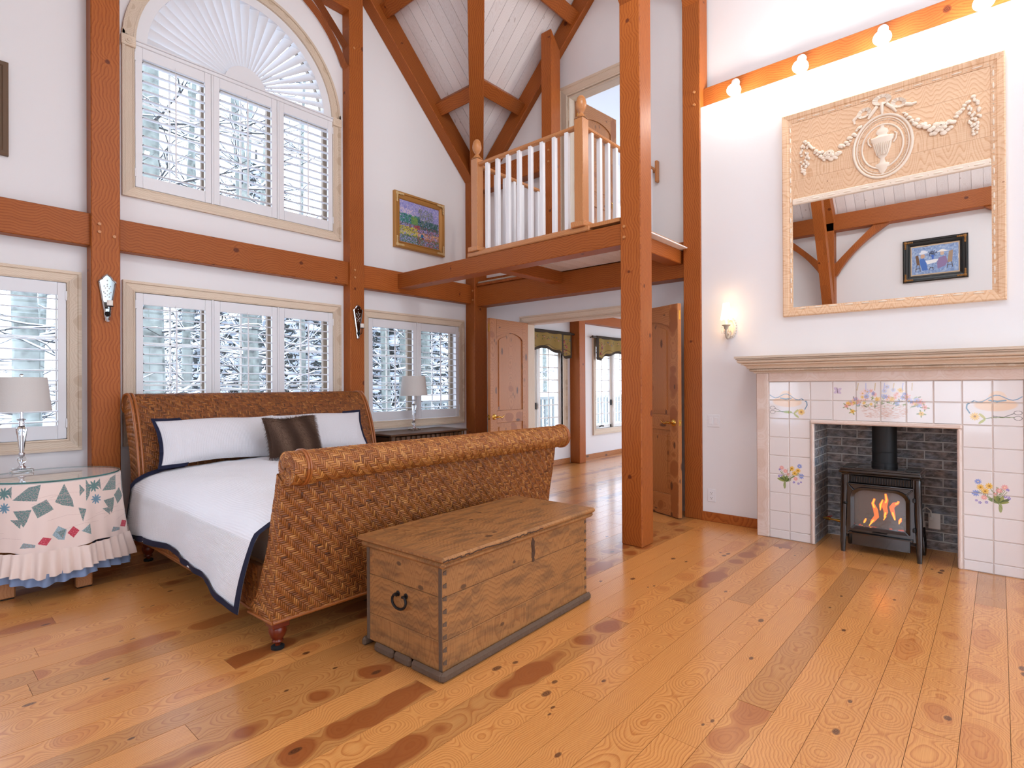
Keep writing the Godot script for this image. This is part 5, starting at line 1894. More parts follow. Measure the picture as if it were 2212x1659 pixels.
		for q in [0.03, 0.021, 0.012]:
			var path := []
			for k in 15:
				var a := TAU * k / 14
				path.append(rose + Vector3(cos(a) * q, sin(a) * q * 0.85, (0.03 - q) * 0.4))
			m.tube(path, 0.0055, 6, false)
		put(m, "carved_garland", lw, o)
		m = MB.new()
		m.ball(Vector3(c.x + s * 0.535, 3.268, z + 0.006), Vector3(0.016, 0.014, 0.009), 10, 6)
		for k in 34:
			var t := (k + 0.5) / 34.0
			var wd := 0.012 + 0.026 * sin(pow(t, 0.8) * PI)
			var j := r.randf_range(-1.0, 1.0)
			m.ball(Vector3(c.x + s * 0.537 + j * wd, 3.25 - t * 0.25, z + 0.006), Vector3(r.randf_range(0.008, 0.014), r.randf_range(0.009, 0.016), 0.009), 8, 5)
		put(m, "carved_drop", lw, o)


# ---------------------------------------------------------------- woven rattan sleigh bed

var strand_dark := Color(0.36, 0.185, 0.07).srgb_to_linear()
var strand_mid := Color(0.60, 0.345, 0.14).srgb_to_linear()
var strand_light := Color(0.80, 0.555, 0.29).srgb_to_linear()


# twill of split rattan over a surface f(u, v), u and v counted in strands
func weave(mb: MB, f: Callable, nu: int, nv: int, r: RandomNumberGenerator, tone := 0.0, h := 0.0034) -> void:
	for j in nv:
		for i in range(-6, nu):
			var ph := posmod(i + j, 6)
			if ph == 0:
				strand(mb, f, maxf(i + 0.05, 0.0), j + 0.5, minf(i + 2.95, nu), j + 0.5, true, r, tone, h)
	for i in nu:
		for j in range(-6, nv):
			if posmod(i + j, 6) == 3:
				strand(mb, f, i + 0.5, maxf(j + 0.05, 0.0), i + 0.5, minf(j + 2.95, nv), false, r, tone, h)


func strand(mb: MB, f: Callable, u0: float, v0: float, u1: float, v1: float, across: bool, r: RandomNumberGenerator, tone: float, h: float) -> void:
	if (u1 - u0) + (v1 - v0) < 0.7:
		return
	var um := (u0 + u1) * 0.5
	var vm := (v0 + v1) * 0.5
	var a: Vector3 = f.call(u0, v0)
	var m: Vector3 = f.call(um, vm)
	var b: Vector3 = f.call(u1, v1)
	var side: Vector3 = (f.call(um, vm + 0.45) - m) if across else (f.call(um + 0.45, vm) - m)
	var dir := (b - a).normalized()
	var n := dir.cross(side).normalized() if across else side.cross(dir).normalized()
	var k := clampf(r.randfn(0.47 + tone, 0.16), 0.0, 1.0)
	mb.col = strand_dark.lerp(strand_mid, k * 2.0) if k < 0.5 else strand_mid.lerp(strand_light, k * 2.0 - 1.0)
	var base := mb.v.size()
	var hh := [h * 0.25, h, h * 0.25]
	var pp := [a, m, b]
	var sn := side.normalized()
	for q in 3:
		var p: Vector3 = pp[q]
		var nn := (n + dir * (-0.35 if q == 0 else 0.35 if q == 2 else 0.0)).normalized()
		mb.vert(p - side, (nn - sn * 0.9).normalized())
		mb.vert(p + n * hh[q], nn)
		mb.vert(p + side, (nn + sn * 0.9).normalized())
	for q in 2:
		for e in 2:
			var c := base + q * 3 + e
			# orientation: along x side gives n when across, else the reverse
			if across:
				mb.tri(c, c + 3, c + 4)
				mb.tri(c, c + 4, c + 1)
			else:
				mb.tri(c, c + 1, c + 4)
				mb.tri(c, c + 4, c + 3)


# sample a polyline profile (Vector2 z, y) by arc length
func profile_at(prof: Array, s: float) -> Vector2:
	for k in prof.size() - 1:
		var l: float = prof[k].distance_to(prof[k + 1])
		if s <= l or k == prof.size() - 2:
			return prof[k].lerp(prof[k + 1], s / l)
		s -= l
	return prof[-1]


func profile_length(prof: Array) -> float:
	var t := 0.0
	for k in prof.size() - 1:
		t += prof[k].distance_to(prof[k + 1])
	return t


func smooth_profile(pts: Array, n: int) -> Array:
	var c := Curve2D.new()
	for k in pts.size():
		var tan: Vector2 = (pts[mini(k + 1, pts.size() - 1)] - pts[maxi(k - 1, 0)]) / 6.0
		c.add_point(pts[k], -tan, tan)
	var out := []
	for k in n + 1:
		out.append(c.sample_baked(c.get_baked_length() * k / n, true))
	return out


# woven skin over a profile swept along x; order the profile so that x cross profile-direction points outwards
func woven_skin(parent: Node3D, prof: Array, x0: float, x1: float, sd: int, tone: float) -> void:
	var r := RandomNumberGenerator.new()
	r.seed = sd
	var pitch := 0.0108
	var len := profile_length(prof)
	var nu := int((x1 - x0) / pitch)
	var nv := int(len / pitch)
	var tab := []
	for k in nv * 2 + 4:
		var q := profile_at(prof, minf(k * len / (nv * 2.0), len))
		tab.append(q)
	var f := func(u: float, v: float) -> Vector3:
		var t := clampf(v * 2.0, 0.0, nv * 2.0)
		var i := int(t)
		var q: Vector2 = tab[i].lerp(tab[i + 1], t - i)
		return Vector3(x0 + (x1 - x0) * u / nu, q.y, q.x)
	var mb := MB.new()
	weave(mb, f, nu, nv, r, tone)
	var o := put(mb, "woven_strands", M.weave, parent)
	o.set_meta("kind", "stuff")


func extrude_profile(mb: MB, poly: Array, x0: float, x1: float) -> void:
	var p := PackedVector2Array(poly)
	# polygon in (z, y) swept along x
	mb.prism(p, x1 - x0, Transform3D(Basis(Vector3(0, 0, 1), Vector3.UP, Vector3(-1, 0, 0)), Vector3(x1, 0, 0)))


func shrink(poly: Array, by: float) -> Array:
	var q := PackedVector2Array(poly)
	if Geometry2D.is_polygon_clockwise(q):
		q.reverse()
	var o := Geometry2D.offset_polygon(q, -by)
	return Array(o[0]) if o.size() else poly


func ribbed(col: Color, pitch: float, depth: float) -> StandardMaterial3D:
	# fine stitched ribs: printed as relief only
	var im := Image.create(32, 256, false, Image.FORMAT_L8)
	var nz := FastNoiseLite.new()
	nz.frequency = 0.06
	for y in 256:
		for x in 32:
			var w := nz.get_noise_2d(y * 0.6, 3.0) * 0.18
			var v := 0.5 + 0.5 * cos(TAU * (x / 32.0 + w))
			im.set_pixel(x, y, grey(clampf(v * (0.85 + 0.3 * nz.get_noise_2d(x * 2.0, y * 3.0)), 0, 1)))
	var m := flat(col, 0.9)
	m.uv1_scale = Vector3(1.0 / pitch, 1.0 / (pitch * 9.0), 1)
	m.rim_enabled = true
	m.rim = 0.3
	return relief(m, tex(im), depth)


func build_bed() -> void:
	var xl := 1.2
	var xr := 3.285
	var B := Vector3(2.2425, 0, -3.75)
	var bed := thing("sleigh_bed", "woven rattan sleigh bed with rolled footboard and turned feet", "bed", B)
	var L := func(a: Array) -> Array:
		var o := []
		for p in a:
			o.append(Vector2(p[0] - B.z, p[1]))
		return o
	var a0 := xl - B.x
	var a1 := xr - B.x
	# footboard: front face, roll, back face (profile in z, y)
	var front: Array = L.call([[-2.57, 0.15], [-2.528, 0.478], [-2.502, 0.623], [-2.484, 0.741], [-2.477, 0.80], [-2.48, 0.83]])
	var roll := []
	var rc := Vector2(-2.446 - B.z, 0.889)
	for k in 25:
		var a := lerpf(-1.95, PI - 0.15, k / 24.0)
		roll.append(rc + Vector2(cos(a), sin(a)) * 0.077)
	var back: Array = L.call([[-2.523, 0.86], [-2.548, 0.76], [-2.575, 0.68], [-2.625, 0.5], [-2.68, 0.38], [-2.74, 0.25], [-2.82, 0.17], [-2.83, 0.14]])
	front = smooth_profile(front, 24)
	back = smooth_profile(back, 24)
	var fb := MB.new()
	var body: Array = front + back
	extrude_profile(fb, shrink(body, 0.004), a0 + 0.004, a1 - 0.004)
	var cyl := []
	for k in 24:
		cyl.append(rc + Vector2(cos(TAU * k / 24), sin(TAU * k / 24)) * 0.0735)
	extrude_profile(fb, cyl, a0 + 0.012, a1 + 0.03)
	var foot := put(fb, "footboard", M.weave_back, bed)
	woven_skin(foot, front, a0, a1, 1, -0.02)
	woven_skin(foot, roll, a0 + 0.01, a1 + 0.035, 2, 0.12)
	woven_skin(foot, back, a0, a1, 3, 0.0)
	# woven side edges of the footboard
	for s in 2:
		var x := a0 if s == 0 else a1
		var mb := MB.new()
		var r := RandomNumberGenerator.new()
		r.seed = 30 + s
		var fl := profile_length(front)
		var bl := profile_length(back)
		var nv := int(fl / 0.0108)
		var nu := 10
		var f := func(u: float, v: float) -> Vector3:
			var p := profile_at(front, fl * v / nv)
			var q := profile_at(back, bl * (1.0 - v / nv))
			var w: Vector2 = (q.lerp(p, u / nu) if s == 0 else p.lerp(q, u / nu))
			return Vector3(x, w.y, w.x)
		weave(mb, f, nu, nv, r, 0.05)
		var o := put(mb, "woven_edge", M.weave, foot)
		o.set_meta("kind", "stuff")
		# woven end of the roll: rings of strands round the axis
		mb = MB.new()
		var xe := a0 + 0.008 if s == 0 else a1 + 0.034
		var g := func(u: float, v: float) -> Vector3:
			var rad := 0.006 + 0.0105 * v
			var an: float = TAU * u / 42.0 * (1.0 if s == 0 else -1.0)
			return Vector3(xe - (0.006 if s == 0 else -0.006) * (1.0 - v / 7.0), rc.y + sin(an) * rad, rc.x + cos(an) * rad)
		weave(mb, g, 42, 7, r, 0.1, 0.0025)
		o = put(mb, "woven_roll_end", M.weave, foot)
		o.set_meta("kind", "stuff")
		# rattan hoops round the roll
		mb = MB.new()
		for off in [0.075, 0.088]:
			var path := []
			for k in 33:
				var an := TAU * k / 32
				var hx: float = (a0 + off) if s == 0 else (a1 + 0.035 - off + 0.07)
				path.append(Vector3(hx, rc.y + sin(an) * 0.0805, rc.x + cos(an) * 0.0805))
			mb.tube(path, 0.0065, 8, false)
		put(mb, "rattan_hoop", M.rattan, foot)
	# bottom edging of the footboard
	var ed := MB.new()
	ed.tube([Vector3(a0, 0.148, -2.572 - B.z), Vector3(a1, 0.148, -2.572 - B.z)], 0.009, 8)
	ed.tube([Vector3(a0, 0.148, -2.572 - B.z), Vector3(a0, 0.14, -2.83 - B.z)], 0.009, 8)
	put(ed, "rattan_edging", M.rattan, foot)
	# headboard
	var hf: Array = smooth_profile(L.call([[-4.70, 0.16], [-4.705, 0.45], [-4.72, 0.6], [-4.745, 0.75], [-4.79, 0.9], [-4.87, 1.08], [-4.93, 1.165], [-4.985, 1.208]]), 30)
	var ht: Array = smooth_profile(L.call([[-4.985, 1.208], [-5.05, 1.212], [-5.11, 1.195], [-5.15, 1.15], [-5.145, 1.1], [-5.1, 1.075]]), 16)
	var hbk: Array = smooth_profile(L.call([[-5.08, 1.07], [-5.02, 0.934], [-4.96, 0.8], [-4.92, 0.65], [-4.9, 0.45], [-4.89, 0.16]]), 16)
	var hb := MB.new()
	extrude_profile(hb, shrink(hf + ht.slice(1) + hbk, 0.004), a0 + 0.02, a1 - 0.02)
	var head := put(hb, "headboard", M.weave_back, bed)
	woven_skin(head, hf + ht.slice(1), a0 + 0.02, a1 - 0.02, 5, -0.12)
	for s in 2:
		var x := a0 + 0.02 if s == 0 else a1 - 0.02
		var mb := MB.new()
		var hp: Array = hf + ht.slice(1)
		for off in [0.0, 0.026]:
			var path := []
			for q in hp:
				path.append(Vector3(x + (off if s == 0 else -off), q.y, q.x + 0.004))
			mb.tube(path, 0.0105, 8)
		put(mb, "rattan_edging", M.rattan, head)
		mb = MB.new()
		var r := RandomNumberGenerator.new()
		r.seed = 40 + s
		var fl := profile_length(hf)
		var bl := profile_length(hbk)
		var nv := int(fl / 0.0108)
		var f := func(u: float, v: float) -> Vector3:
			var p := profile_at(hf, fl * v / nv)
			var q := profile_at(hbk, bl * (1.0 - v / nv))
			var w: Vector2 = (q.lerp(p, u / 14.0) if s == 0 else p.lerp(q, u / 14.0))
			return Vector3(x - (0.004 if s == 0 else -0.004), w.y, w.x)
		weave(mb, f, 14, nv, r, 0.0)
		var o := put(mb, "woven_edge", M.weave, head)
		o.set_meta("kind", "stuff")
	# side rails
	for s in 2:
		var x := a0 + 0.012 if s == 0 else a1 - 0.012
		var mb := MB.new()
		mb.box(Vector3(0.02, 0.23, 1.98), 0.0, xf(Vector3(x + (0.012 if s == 0 else -0.012), 0.265, -3.73 - B.z)))
		var rail := put(mb, "side_rail", M.weave_back, bed)
		mb = MB.new()
		var r := RandomNumberGenerator.new()
		r.seed = 50 + s
		var f := func(u: float, v: float) -> Vector3:
			var t := u / 180.0
			return Vector3(x, 0.15 + 0.03 * sin(t * PI) + 0.0108 * v, (lerpf(-4.7, -2.76, t) if s == 0 else lerpf(-2.76, -4.7, t)) - B.z)
		weave(mb, f, 180, 21, r, -0.05)
		var o := put(mb, "woven_strands", M.weave, rail)
		o.set_meta("kind", "stuff")
		mb = MB.new()
		var path := []
		for k in 13:
			var t := k / 12.0
			path.append(Vector3(x, 0.147 + 0.03 * sin(t * PI), lerpf(-4.7, -2.8, t) - B.z))
		mb.tube(path, 0.009, 8)
		put(mb, "rattan_edging", M.rattan, rail)
	# turned feet on felt discs
	for p in [Vector2(1.25, -2.625), Vector2(3.235, -2.625), Vector2(1.26, -4.66), Vector2(3.225, -4.66)]:
		var mb := MB.new()
		mb.box(Vector3(0.085, 0.04, 0.085), 0.005, xf(Vector3(0, 0.128, 0)))
		mb.lathe([Vector2(0.012, 0.015), Vector2(0.013, 0.026), Vector2(0.016, 0.03), Vector2(0.026, 0.034), Vector2(0.027, 0.041), Vector2(0.02, 0.046), Vector2(0.026, 0.05), Vector2(0.036, 0.066), Vector2(0.042, 0.085), Vector2(0.041, 0.1), Vector2(0.036, 0.109)], 20)
		var leg := put(mb, "foot", M.turned, bed)
		leg.position = Vector3(p.x - B.x, 0, p.y - B.z)
		mb = MB.new()
		mb.lathe_hard([Vector2(0.03, 0.0), Vector2(0.031, 0.012), Vector2(0.024, 0.016), Vector2(0.0, 0.016)], 18)
		put(mb, "felt_disc", M.felt, leg)
	# mattress
	var mt := MB.new()
	mt.box(Vector3(1.9, 0.3, 1.98), 0.06, xf(Vector3(0, 0.45, -3.69 - B.z)))
	put(mt, "mattress", M.linen, bed)
	build_bedding()


func build_bedding() -> void:
	var B := Vector3(2.2425, 0.15, -3.68)
	M.quilt = ribbed(Color(0.945, 0.945, 0.955), 0.011, 0.16)
	var cv := thing("coverlet", "white ribbed coverlet with navy binding spread over the bed", "coverlet", B)
	# cross-section from hem to hem, rows from head to foot
	var nz := FastNoiseLite.new()
	nz.seed = 12
	nz.frequency = 0.9
	var rows := []
	var nrow := 60
	var ncol := 81
	var hem := func(t: float) -> float:
		# hem height from head (0) to foot (1)
		var z := lerpf(-4.66, -2.79, t)
		var c := [[-4.66, 0.19], [-4.2, 0.25], [-3.9, 0.27], [-3.6, 0.25], [-3.2, 0.21], [-2.95, 0.178], [-2.79, 0.15]]
		for k in c.size() - 1:
			if z <= c[k + 1][0]:
				return lerpf(c[k][1], c[k + 1][1], (z - c[k][0]) / (c[k + 1][0] - c[k][0]))
		return 0.15
	var point := func(t: float, s: float) -> Vector3:
		# s in [-1, 1] across; |s| > 0.6 hangs
		var w := absf(s)
		var sg := signf(s)
		var zf := lerpf(-4.66, -2.64, t)
		var top_y := 0.675 + 0.022 * nz.get_noise_2d(s * 3.0, t * 3.0) - 0.02 * pow(w / 0.6, 4.0)
		var half := 1.075
		var p: Vector3
		if w <= 0.6:
			var q := w / 0.6
			var x := half * (q * 0.96 + 0.04 * q * q)
			var round_y := 0.09 * pow(q, 9.0)
			p = Vector3(sg * x, top_y - round_y, zf)
		else:
			var q := (w - 0.6) / 0.4
			var hy: float = hem.call(t)
			if sg > 0.0:
				hy += 0.05
			var y0 := 0.675 - 0.11 - 0.0
			# the hanging part: foot edge swings back towards the hem corner
			var zq := zf
			zq = lerpf(zf, lerpf(-4.66, -2.80, t), q * smoothstep(0.5, 1.0, t))
			var fold := 0.012 * sin(t * 21.0 + q * 2.0) * q + 0.01 * sin(t * 9.0) * q
			var out := half + 0.012 + 0.025 * sin(q * PI * 0.5) + fold
			p = Vector3(sg * out, lerpf(y0, hy, q) - 0.02 * (1.0 - q) * (1.0 - q), zq)
		return p + Vector3(0, 0, 0)
	for i in nrow + 1:
		var row := PackedVector3Array()
		for k in ncol:
			var s := -1.0 + 2.0 * k / (ncol - 1)
			row.append(point.call(float(i) / nrow, s) - Vector3(0, B.y, B.z))
		rows.append(row)
	var mb := MB.new()
	mb.grid(rows, 2.9 / ncol, 2.0 / nrow)
	# du goes +x, dv goes +z: du x dv = -y, so turn the sheet over
	flip_sheet(mb)
	put(mb, "cloth", M.quilt, cv)
	# lining seen on the underside of the corner
	# navy binding: along both hems, the foot edges and the head edge
	var bind := func(pts: Array, inw: Array) -> void:
		var m := MB.new()
		var rr := []
		for side in 2:
			var row := PackedVector3Array()
			for k in pts.size():
				row.append((pts[k] if side == 0 else inw[k]))
			rr.append(row)
		m.grid(rr, 0.1, 0.1)
		var nrm: Vector3 = m.n[pts.size() / 2]
		var mid: Vector3 = pts[pts.size() / 2]
		if nrm.dot(Vector3(signf(mid.x), 0.3, 0)) < 0.0:
			flip_sheet(m)
		put(m, "binding", M.navy, cv)
	for sg in [-1.0, 1.0]:
		var e := []
		var q := []
		for i in nrow * 2 + 1:
			var t := float(i) / (nrow * 2)
			var a: Vector3 = point.call(t, sg) - Vector3(0, B.y, B.z) + Vector3(sg * 0.004, 0, 0)
			var b: Vector3 = point.call(t, sg * 0.963) - Vector3(0, B.y, B.z) + Vector3(sg * 0.006, 0, 0)
			var rip := 0.006 * sin(t * 60.0) * (0.5 + 0.5 * sin(t * 13.0))
			e.append(a + Vector3(sg * rip, -0.004, 0))
			q.append(a + (b - a).normalized() * 0.036 + Vector3(sg * (0.003 + rip), 0, 0))
		bind.call(e, q)
		e = []
		q = []
		for k in 41:
			var s: float = sg * lerpf(0.5, 1.0, k / 40.0)
			var a: Vector3 = point.call(1.0, s) - Vector3(0, B.y, B.z) + Vector3(sg * 0.004, 0, 0.004)
			var b: Vector3 = point.call(0.97, s) - Vector3(0, B.y, B.z) + Vector3(sg * 0.005, 0.001, 0)
			e.append(a)
			q.append(a + (b - a).normalized() * 0.036 + Vector3(sg * 0.003, 0, 0))
		bind.call(e, q)
		e = []
		q = []
		for k in 61:
			var s: float = sg * lerpf(0.42, 1.0, k / 60.0)
			var a: Vector3 = point.call(0.0, s) - Vector3(0, B.y, B.z)
			e.append(a + Vector3(sg * 0.005, 0.028 * (1.0 if absf(s) < 0.62 else 0.0), 0.0))
			q.append(a + Vector3(sg * 0.008, 0.004, 0.036))
		bind.call(e, q)
	# pillows
	M.sham = ribbed(Color(0.885, 0.875, 0.885), 0.012, 0.14)
	for k in 2:
		var p := thing("pillow_sham", ["ribbed white pillow sham with navy edge behind the fur cushion, window-table side", "ribbed white pillow sham with navy edge behind the fur cushion, dresser side"][k], "pillow", Vector3([1.765, 2.625][k], 0.69, -4.58))
		p.rotation = Vector3(-0.42, 0, 0)
		pillow(p, 0.90, 0.36, 0.19, M.sham, k * 3 + 1, -1.0 if k == 0 else 1.0)
	var f := thing("fur_cushion", "brown banded fur cushion leaning on the white pillows", "cushion", Vector3(2.215, 0.70, -4.30))
	f.rotation = Vector3(-0.36, 0.03, 0.02)
	pillow(f, 0.46, 0.335, 0.15, flat(Color(0.36, 0.255, 0.195), 0.95), 9, 0.0)
	# fur: short bent hairs over the whole cushion
	var r := RandomNumberGenerator.new()
	r.seed = 8
	var mb2 := MB.new()
	var lights := [Color(0.49, 0.365, 0.29).srgb_to_linear(), Color(0.68, 0.545, 0.445).srgb_to_linear(), Color(0.35, 0.245, 0.185).srgb_to_linear()]
	for q in 15000:
		var u := r.randf_range(-1.0, 1.0)
		var v := r.randf_range(-1.0, 1.0)
		var front := r.randf() < 0.8
		var P := pillow_point(u, v, 0.46, 0.335, 0.15, 9, front)
		var dpu := pillow_point(u + 0.02, v, 0.46, 0.335, 0.15, 9, front) - P
		var dpv := pillow_point(u, v + 0.02, 0.46, 0.335, 0.15, 9, front) - P
		var n := dpu.cross(dpv).normalized() * (1.0 if front else -1.0)
		if absf(u) > 0.93 or absf(v) > 0.93:
			n = (n * 0.4 + Vector3(u, v, 0).normalized()).normalized()
		var band := sin(u * 8.5 + 0.9 * sin(v * 2.0)) * 0.5 + 0.5
		var c: Color = lights[2].lerp(lights[0], clampf(band * 1.5, 0, 1)).lerp(lights[1], clampf((band - 0.55) * 1.6, 0, 1) * r.randf())
		mb2.col = c
		var lean := (Vector3(r.randf_range(-0.6, 0.6), -0.75 + r.randf_range(-0.3, 0.3), 0)) * 0.9
		var d := (n + lean).normalized()
		var l := r.randf_range(0.02, 0.04)
		var sd := d.cross(n).normalized() * 0.0011
		var tip := P + d * l - Vector3(0, l * 0.25, 0)
		var nn := (n + d).normalized()
		var k0 := mb2.vert(P - sd, nn)
		mb2.vert(P + sd, nn)
		mb2.vert(tip, nn)
		mb2.tri(k0, k0 + 1, k0 + 2)
	var fo := put(mb2, "fur", fur_material(), f)
	fo.set_meta("kind", "stuff")


func fur_material() -> StandardMaterial3D:
	var m := flat(Color.WHITE, 0.7)
	m.vertex_color_use_as_albedo = true
	return m


func flip_sheet(m: MB) -> void:
	for k in m.n.size():
		m.n[k] = -m.n[k]
	for k in range(0, m.i.size(), 3):
		var a := m.i[k + 1]
		m.i[k + 1] = m.i[k + 2]
		m.i[k + 2] = a


func pillow_point(u: float, v: float, w: float, h: float, t: float, sd: int, front: bool) -> Vector3:
	u = clampf(u, -1, 1)
	v = clampf(v, -1, 1)
	var pinch := 1.0 - 0.05 * (1.0 - u * u) * v * v
	var pin2 := 1.0 - 0.07 * (1.0 - v * v) * u * u
	var z := t * 0.5 * pow(maxf(0.0, 1.0 - pow(absf(u), 2.6)), 0.55) * pow(maxf(0.0, 1.0 - pow(absf(v), 2.4)), 0.55)
	z += 0.008 * sin(u * 5.0 + sd) * (1.0 - v * v) * (1.0 - u * u)
	return Vector3(u * w * 0.5 * pin2, h * 0.5 + v * h * 0.5 * pinch + 0.006 * sin(u * 4.0 + sd * 2.0), z if front else -z)


func pillow(parent: Node3D, w: float, h: float, t: float, mat: Material, sd: int, flange: float) -> void:
	var mb := MB.new()
	for front in [true, false]:
		var rows := []
		for j in 21:
			var row := PackedVector3Array()
			for i in 37:
				row.append(pillow_point(-1.0 + i / 18.0, -1.0 + j / 10.0, w, h, t, sd, front))
			if not front:
				row.reverse()
			rows.append(row)
		mb.grid(rows, w / 36, h / 20)
	put(mb, "cushion_body", mat, parent)
	if flange != 0.0:
		# flat navy flange round the outer end
		mb = MB.new()
		var path := []
		for k in 97:
			var s := k / 96.0 * 4.0
			var e := int(s) % 4
			var q := s - floorf(s)
			var uv := [Vector2(-1 + 2 * q, -1), Vector2(1, -1 + 2 * q), Vector2(1 - 2 * q, 1), Vector2(-1, 1 - 2 * q)][e] as Vector2
			path.append(uv)
		for k in 96:
			var a: Vector2 = path[k]
			var b: Vector2 = path[k + 1]
			if a.x * flange < 0.55 or b.x * flange < 0.55:
				continue
			var pa := pillow_point(a.x, a.y, w, h, t, sd, true)
			var pb := pillow_point(b.x, b.y, w, h, t, sd, true)
			var oa := pa + Vector3(a.x * 0.02, a.y * 0.02, 0.003 * sin(k * 0.9))
			var ob := pb + Vector3(b.x * 0.02, b.y * 0.02, 0.003 * sin((k + 1) * 0.9))
			var ia := pa - Vector3(a.x * 0.006, a.y * 0.006, -0.008)
			var ib := pb - Vector3(b.x * 0.006, b.y * 0.006, -0.008)
			mb.quad(ia, oa, ob, ib)
			mb.quad(ia - Vector3(0, 0, 0.016), ib - Vector3(0, 0, 0.016), ob, oa)
		put(mb, "navy_flange", M.navy, parent)


# ---------------------------------------------------------------- old pine blanket chest

func build_chest() -> void:
	var ch := thing("blanket_chest", "old worn pine blanket chest with iron handle at the foot of bed", "chest", Vector3(2.142, 0, -2.078), "", deg_to_rad(2.2))
	var w := 1.165
	var dp := 0.53
	var y0 := 0.035
	var y1 := 0.497
	var th := 0.024
	# boards: front and back run over the ends, so their grey end grain shows at the corners
	for side in 4:
		var n := 3
		var hs := [0.13, 0.19, 0.142]
		var y := y0
		for k in n:
			var h: float = hs[k]
			var m := MB.new()
			var len := w if side < 2 else dp - th * 2 - 0.001
			m.box(Vector3(len, h - 0.0015, th), 0.0025, Transform3D.IDENTITY, 0, Vector2(side * 0.31 + k * 0.4, [0.0, 0.28, 0.14][k] + (0.02 if side % 2 else 0.0)))
			var o := put(m, ["front_board", "back_board", "end_board", "end_board"][side], M.trunk, ch)
			match side:
				0: o.position = Vector3(0, y + h * 0.5, dp * 0.5 - th * 0.5)
				1: o.position = Vector3(0, y + h * 0.5, -dp * 0.5 + th * 0.5)
				2:
					o.position = Vector3(-w * 0.5 + th * 0.5, y + h * 0.5, 0)
					o.rotation.y = -PI / 2
				3:
					o.position = Vector3(w * 0.5 - th * 0.5, y + h * 0.5, 0)
					o.rotation.y = PI / 2
			y += h
	var m := MB.new()
	for s in [-1.0, 1.0]:
		for q in [-1.0, 1.0]:
			m = MB.new()
			m.box(Vector3(0.004, y1 - y0 - 0.004, th - 0.003), 0.001, xf(Vector3(s * w * 0.5, (y0 + y1) * 0.5, q * (dp * 0.5 - th * 0.5))))
			put(m, "end_grain", M.worn, ch)
	# dovetails seen on the front face
	for s in [-1.0, 1.0]:
		for k in 8:
			m = MB.new()
			var yy := 0.075 + k * 0.055
			m.prism(PackedVector2Array([Vector2(0, -0.006), Vector2(0.02, -0.011), Vector2(0.02, 0.011), Vector2(0, 0.006)]), 0.003, Transform3D(Basis(Vector3(-s, 0, 0), Vector3.UP, Vector3(0, 0, -s)), Vector3(s * (w * 0.5 - 0.002), yy, dp * 0.5 + 0.0012)))
			put(m, "dovetail", M.worn, ch)
	# lid with a rounded nosing, moulding under it
	m = MB.new()
	m.box(Vector3(w + 0.07, 0.026, dp + 0.08), 0.009, xf(Vector3(0, 0.528, 0.005)), 0, Vector2(0.25, 0.0))
	put(m, "lid", M.trunk, ch)
	for e in [[Vector3(0, 0.503, dp * 0.5 + 0.021), 0.0, w + 0.06], [Vector3(-w * 0.5 - 0.014, 0.503, 0.01), PI / 2, dp + 0.05], [Vector3(w * 0.5 + 0.014, 0.503, 0.01), PI / 2, dp + 0.05]]:
		m = MB.new()
		m.box(Vector3(e[2], 0.03, 0.026), 0.011, Transform3D(Basis(Vector3.UP, e[1]), e[0]), 0, Vector2(0.3, 0.2))
		put(m, "lid_moulding", M.trunk, ch)
	# split along the front edge of the lid
	m = MB.new()
	var r := RandomNumberGenerator.new()
	r.seed = 6
	var x := -w * 0.5 - 0.02
	while x < 0.08:
		m.box(Vector3(0.03, 0.0055, 0.004), 0.0, xf(Vector3(x, 0.526 + r.randf_range(-0.003, 0.003), dp * 0.5 + 0.0443), 0, 0, r.randf_range(-0.15, 0.15)))
		x += 0.026
	put(m, "lid_crack", M.void, ch)
	# plinth moulding, broken into lengths on the end
	for e in [[Vector3(0, 0.022, dp * 0.5 + 0.01), 0.0, w + 0.04], [Vector3(0, 0.022, -dp * 0.5 - 0.01), 0.0, w + 0.04], [Vector3(w * 0.5 + 0.01, 0.022, 0), PI / 2, dp], [Vector3(-w * 0.5 - 0.01, 0.022, 0.18), PI / 2, 0.2], [Vector3(-w * 0.5 - 0.009, 0.022, 0.015), PI / 2, 0.115], [Vector3(-w * 0.5 - 0.008, 0.022, -0.12), PI / 2, 0.14]]:
		m = MB.new()
		m.box(Vector3(e[2], 0.044, 0.028), 0.012, Transform3D(Basis(Vector3.UP, e[1]), e[0]))
		put(m, "plinth_moulding", M.worn, ch)
	# key hole, lock scar
	m = MB.new()
	m.box(Vector3(0.008, 0.03, 0.003), 0.001, xf(Vector3(0.06, 0.418, dp * 0.5 + 0.001)))
	m.lathe([Vector2(0.007, 0), Vector2(0.007, 0.002), Vector2(0, 0.002)], 10, xf(Vector3(0.06, 0.434, dp * 0.5 + 0.0005), PI / 2))
	m.lathe([Vector2(0.011, 0), Vector2(0.011, 0.0022), Vector2(0, 0.0022)], 10, xf(Vector3(0.062, 0.362, dp * 0.5 + 0.0005), PI / 2))
	put(m, "key_hole", M.void, ch)
	m = MB.new()
	m.prism(PackedVector2Array([Vector2(-0.012, -0.03), Vector2(0.008, -0.045), Vector2(0.02, -0.01), Vector2(0.014, 0.03), Vector2(0.018, 0.05), Vector2(-0.002, 0.075), Vector2(-0.016, 0.045), Vector2(-0.01, 0.01)]), 0.0012, xf(Vector3(0.06, 0.405, dp * 0.5 - 0.0004)))
	put(m, "lock_scar", flat(Color(0.30, 0.19, 0.11), 0.8), ch)
	# iron drop handle on the end
	m = MB.new()
	var hx := -w * 0.5
	var path := []
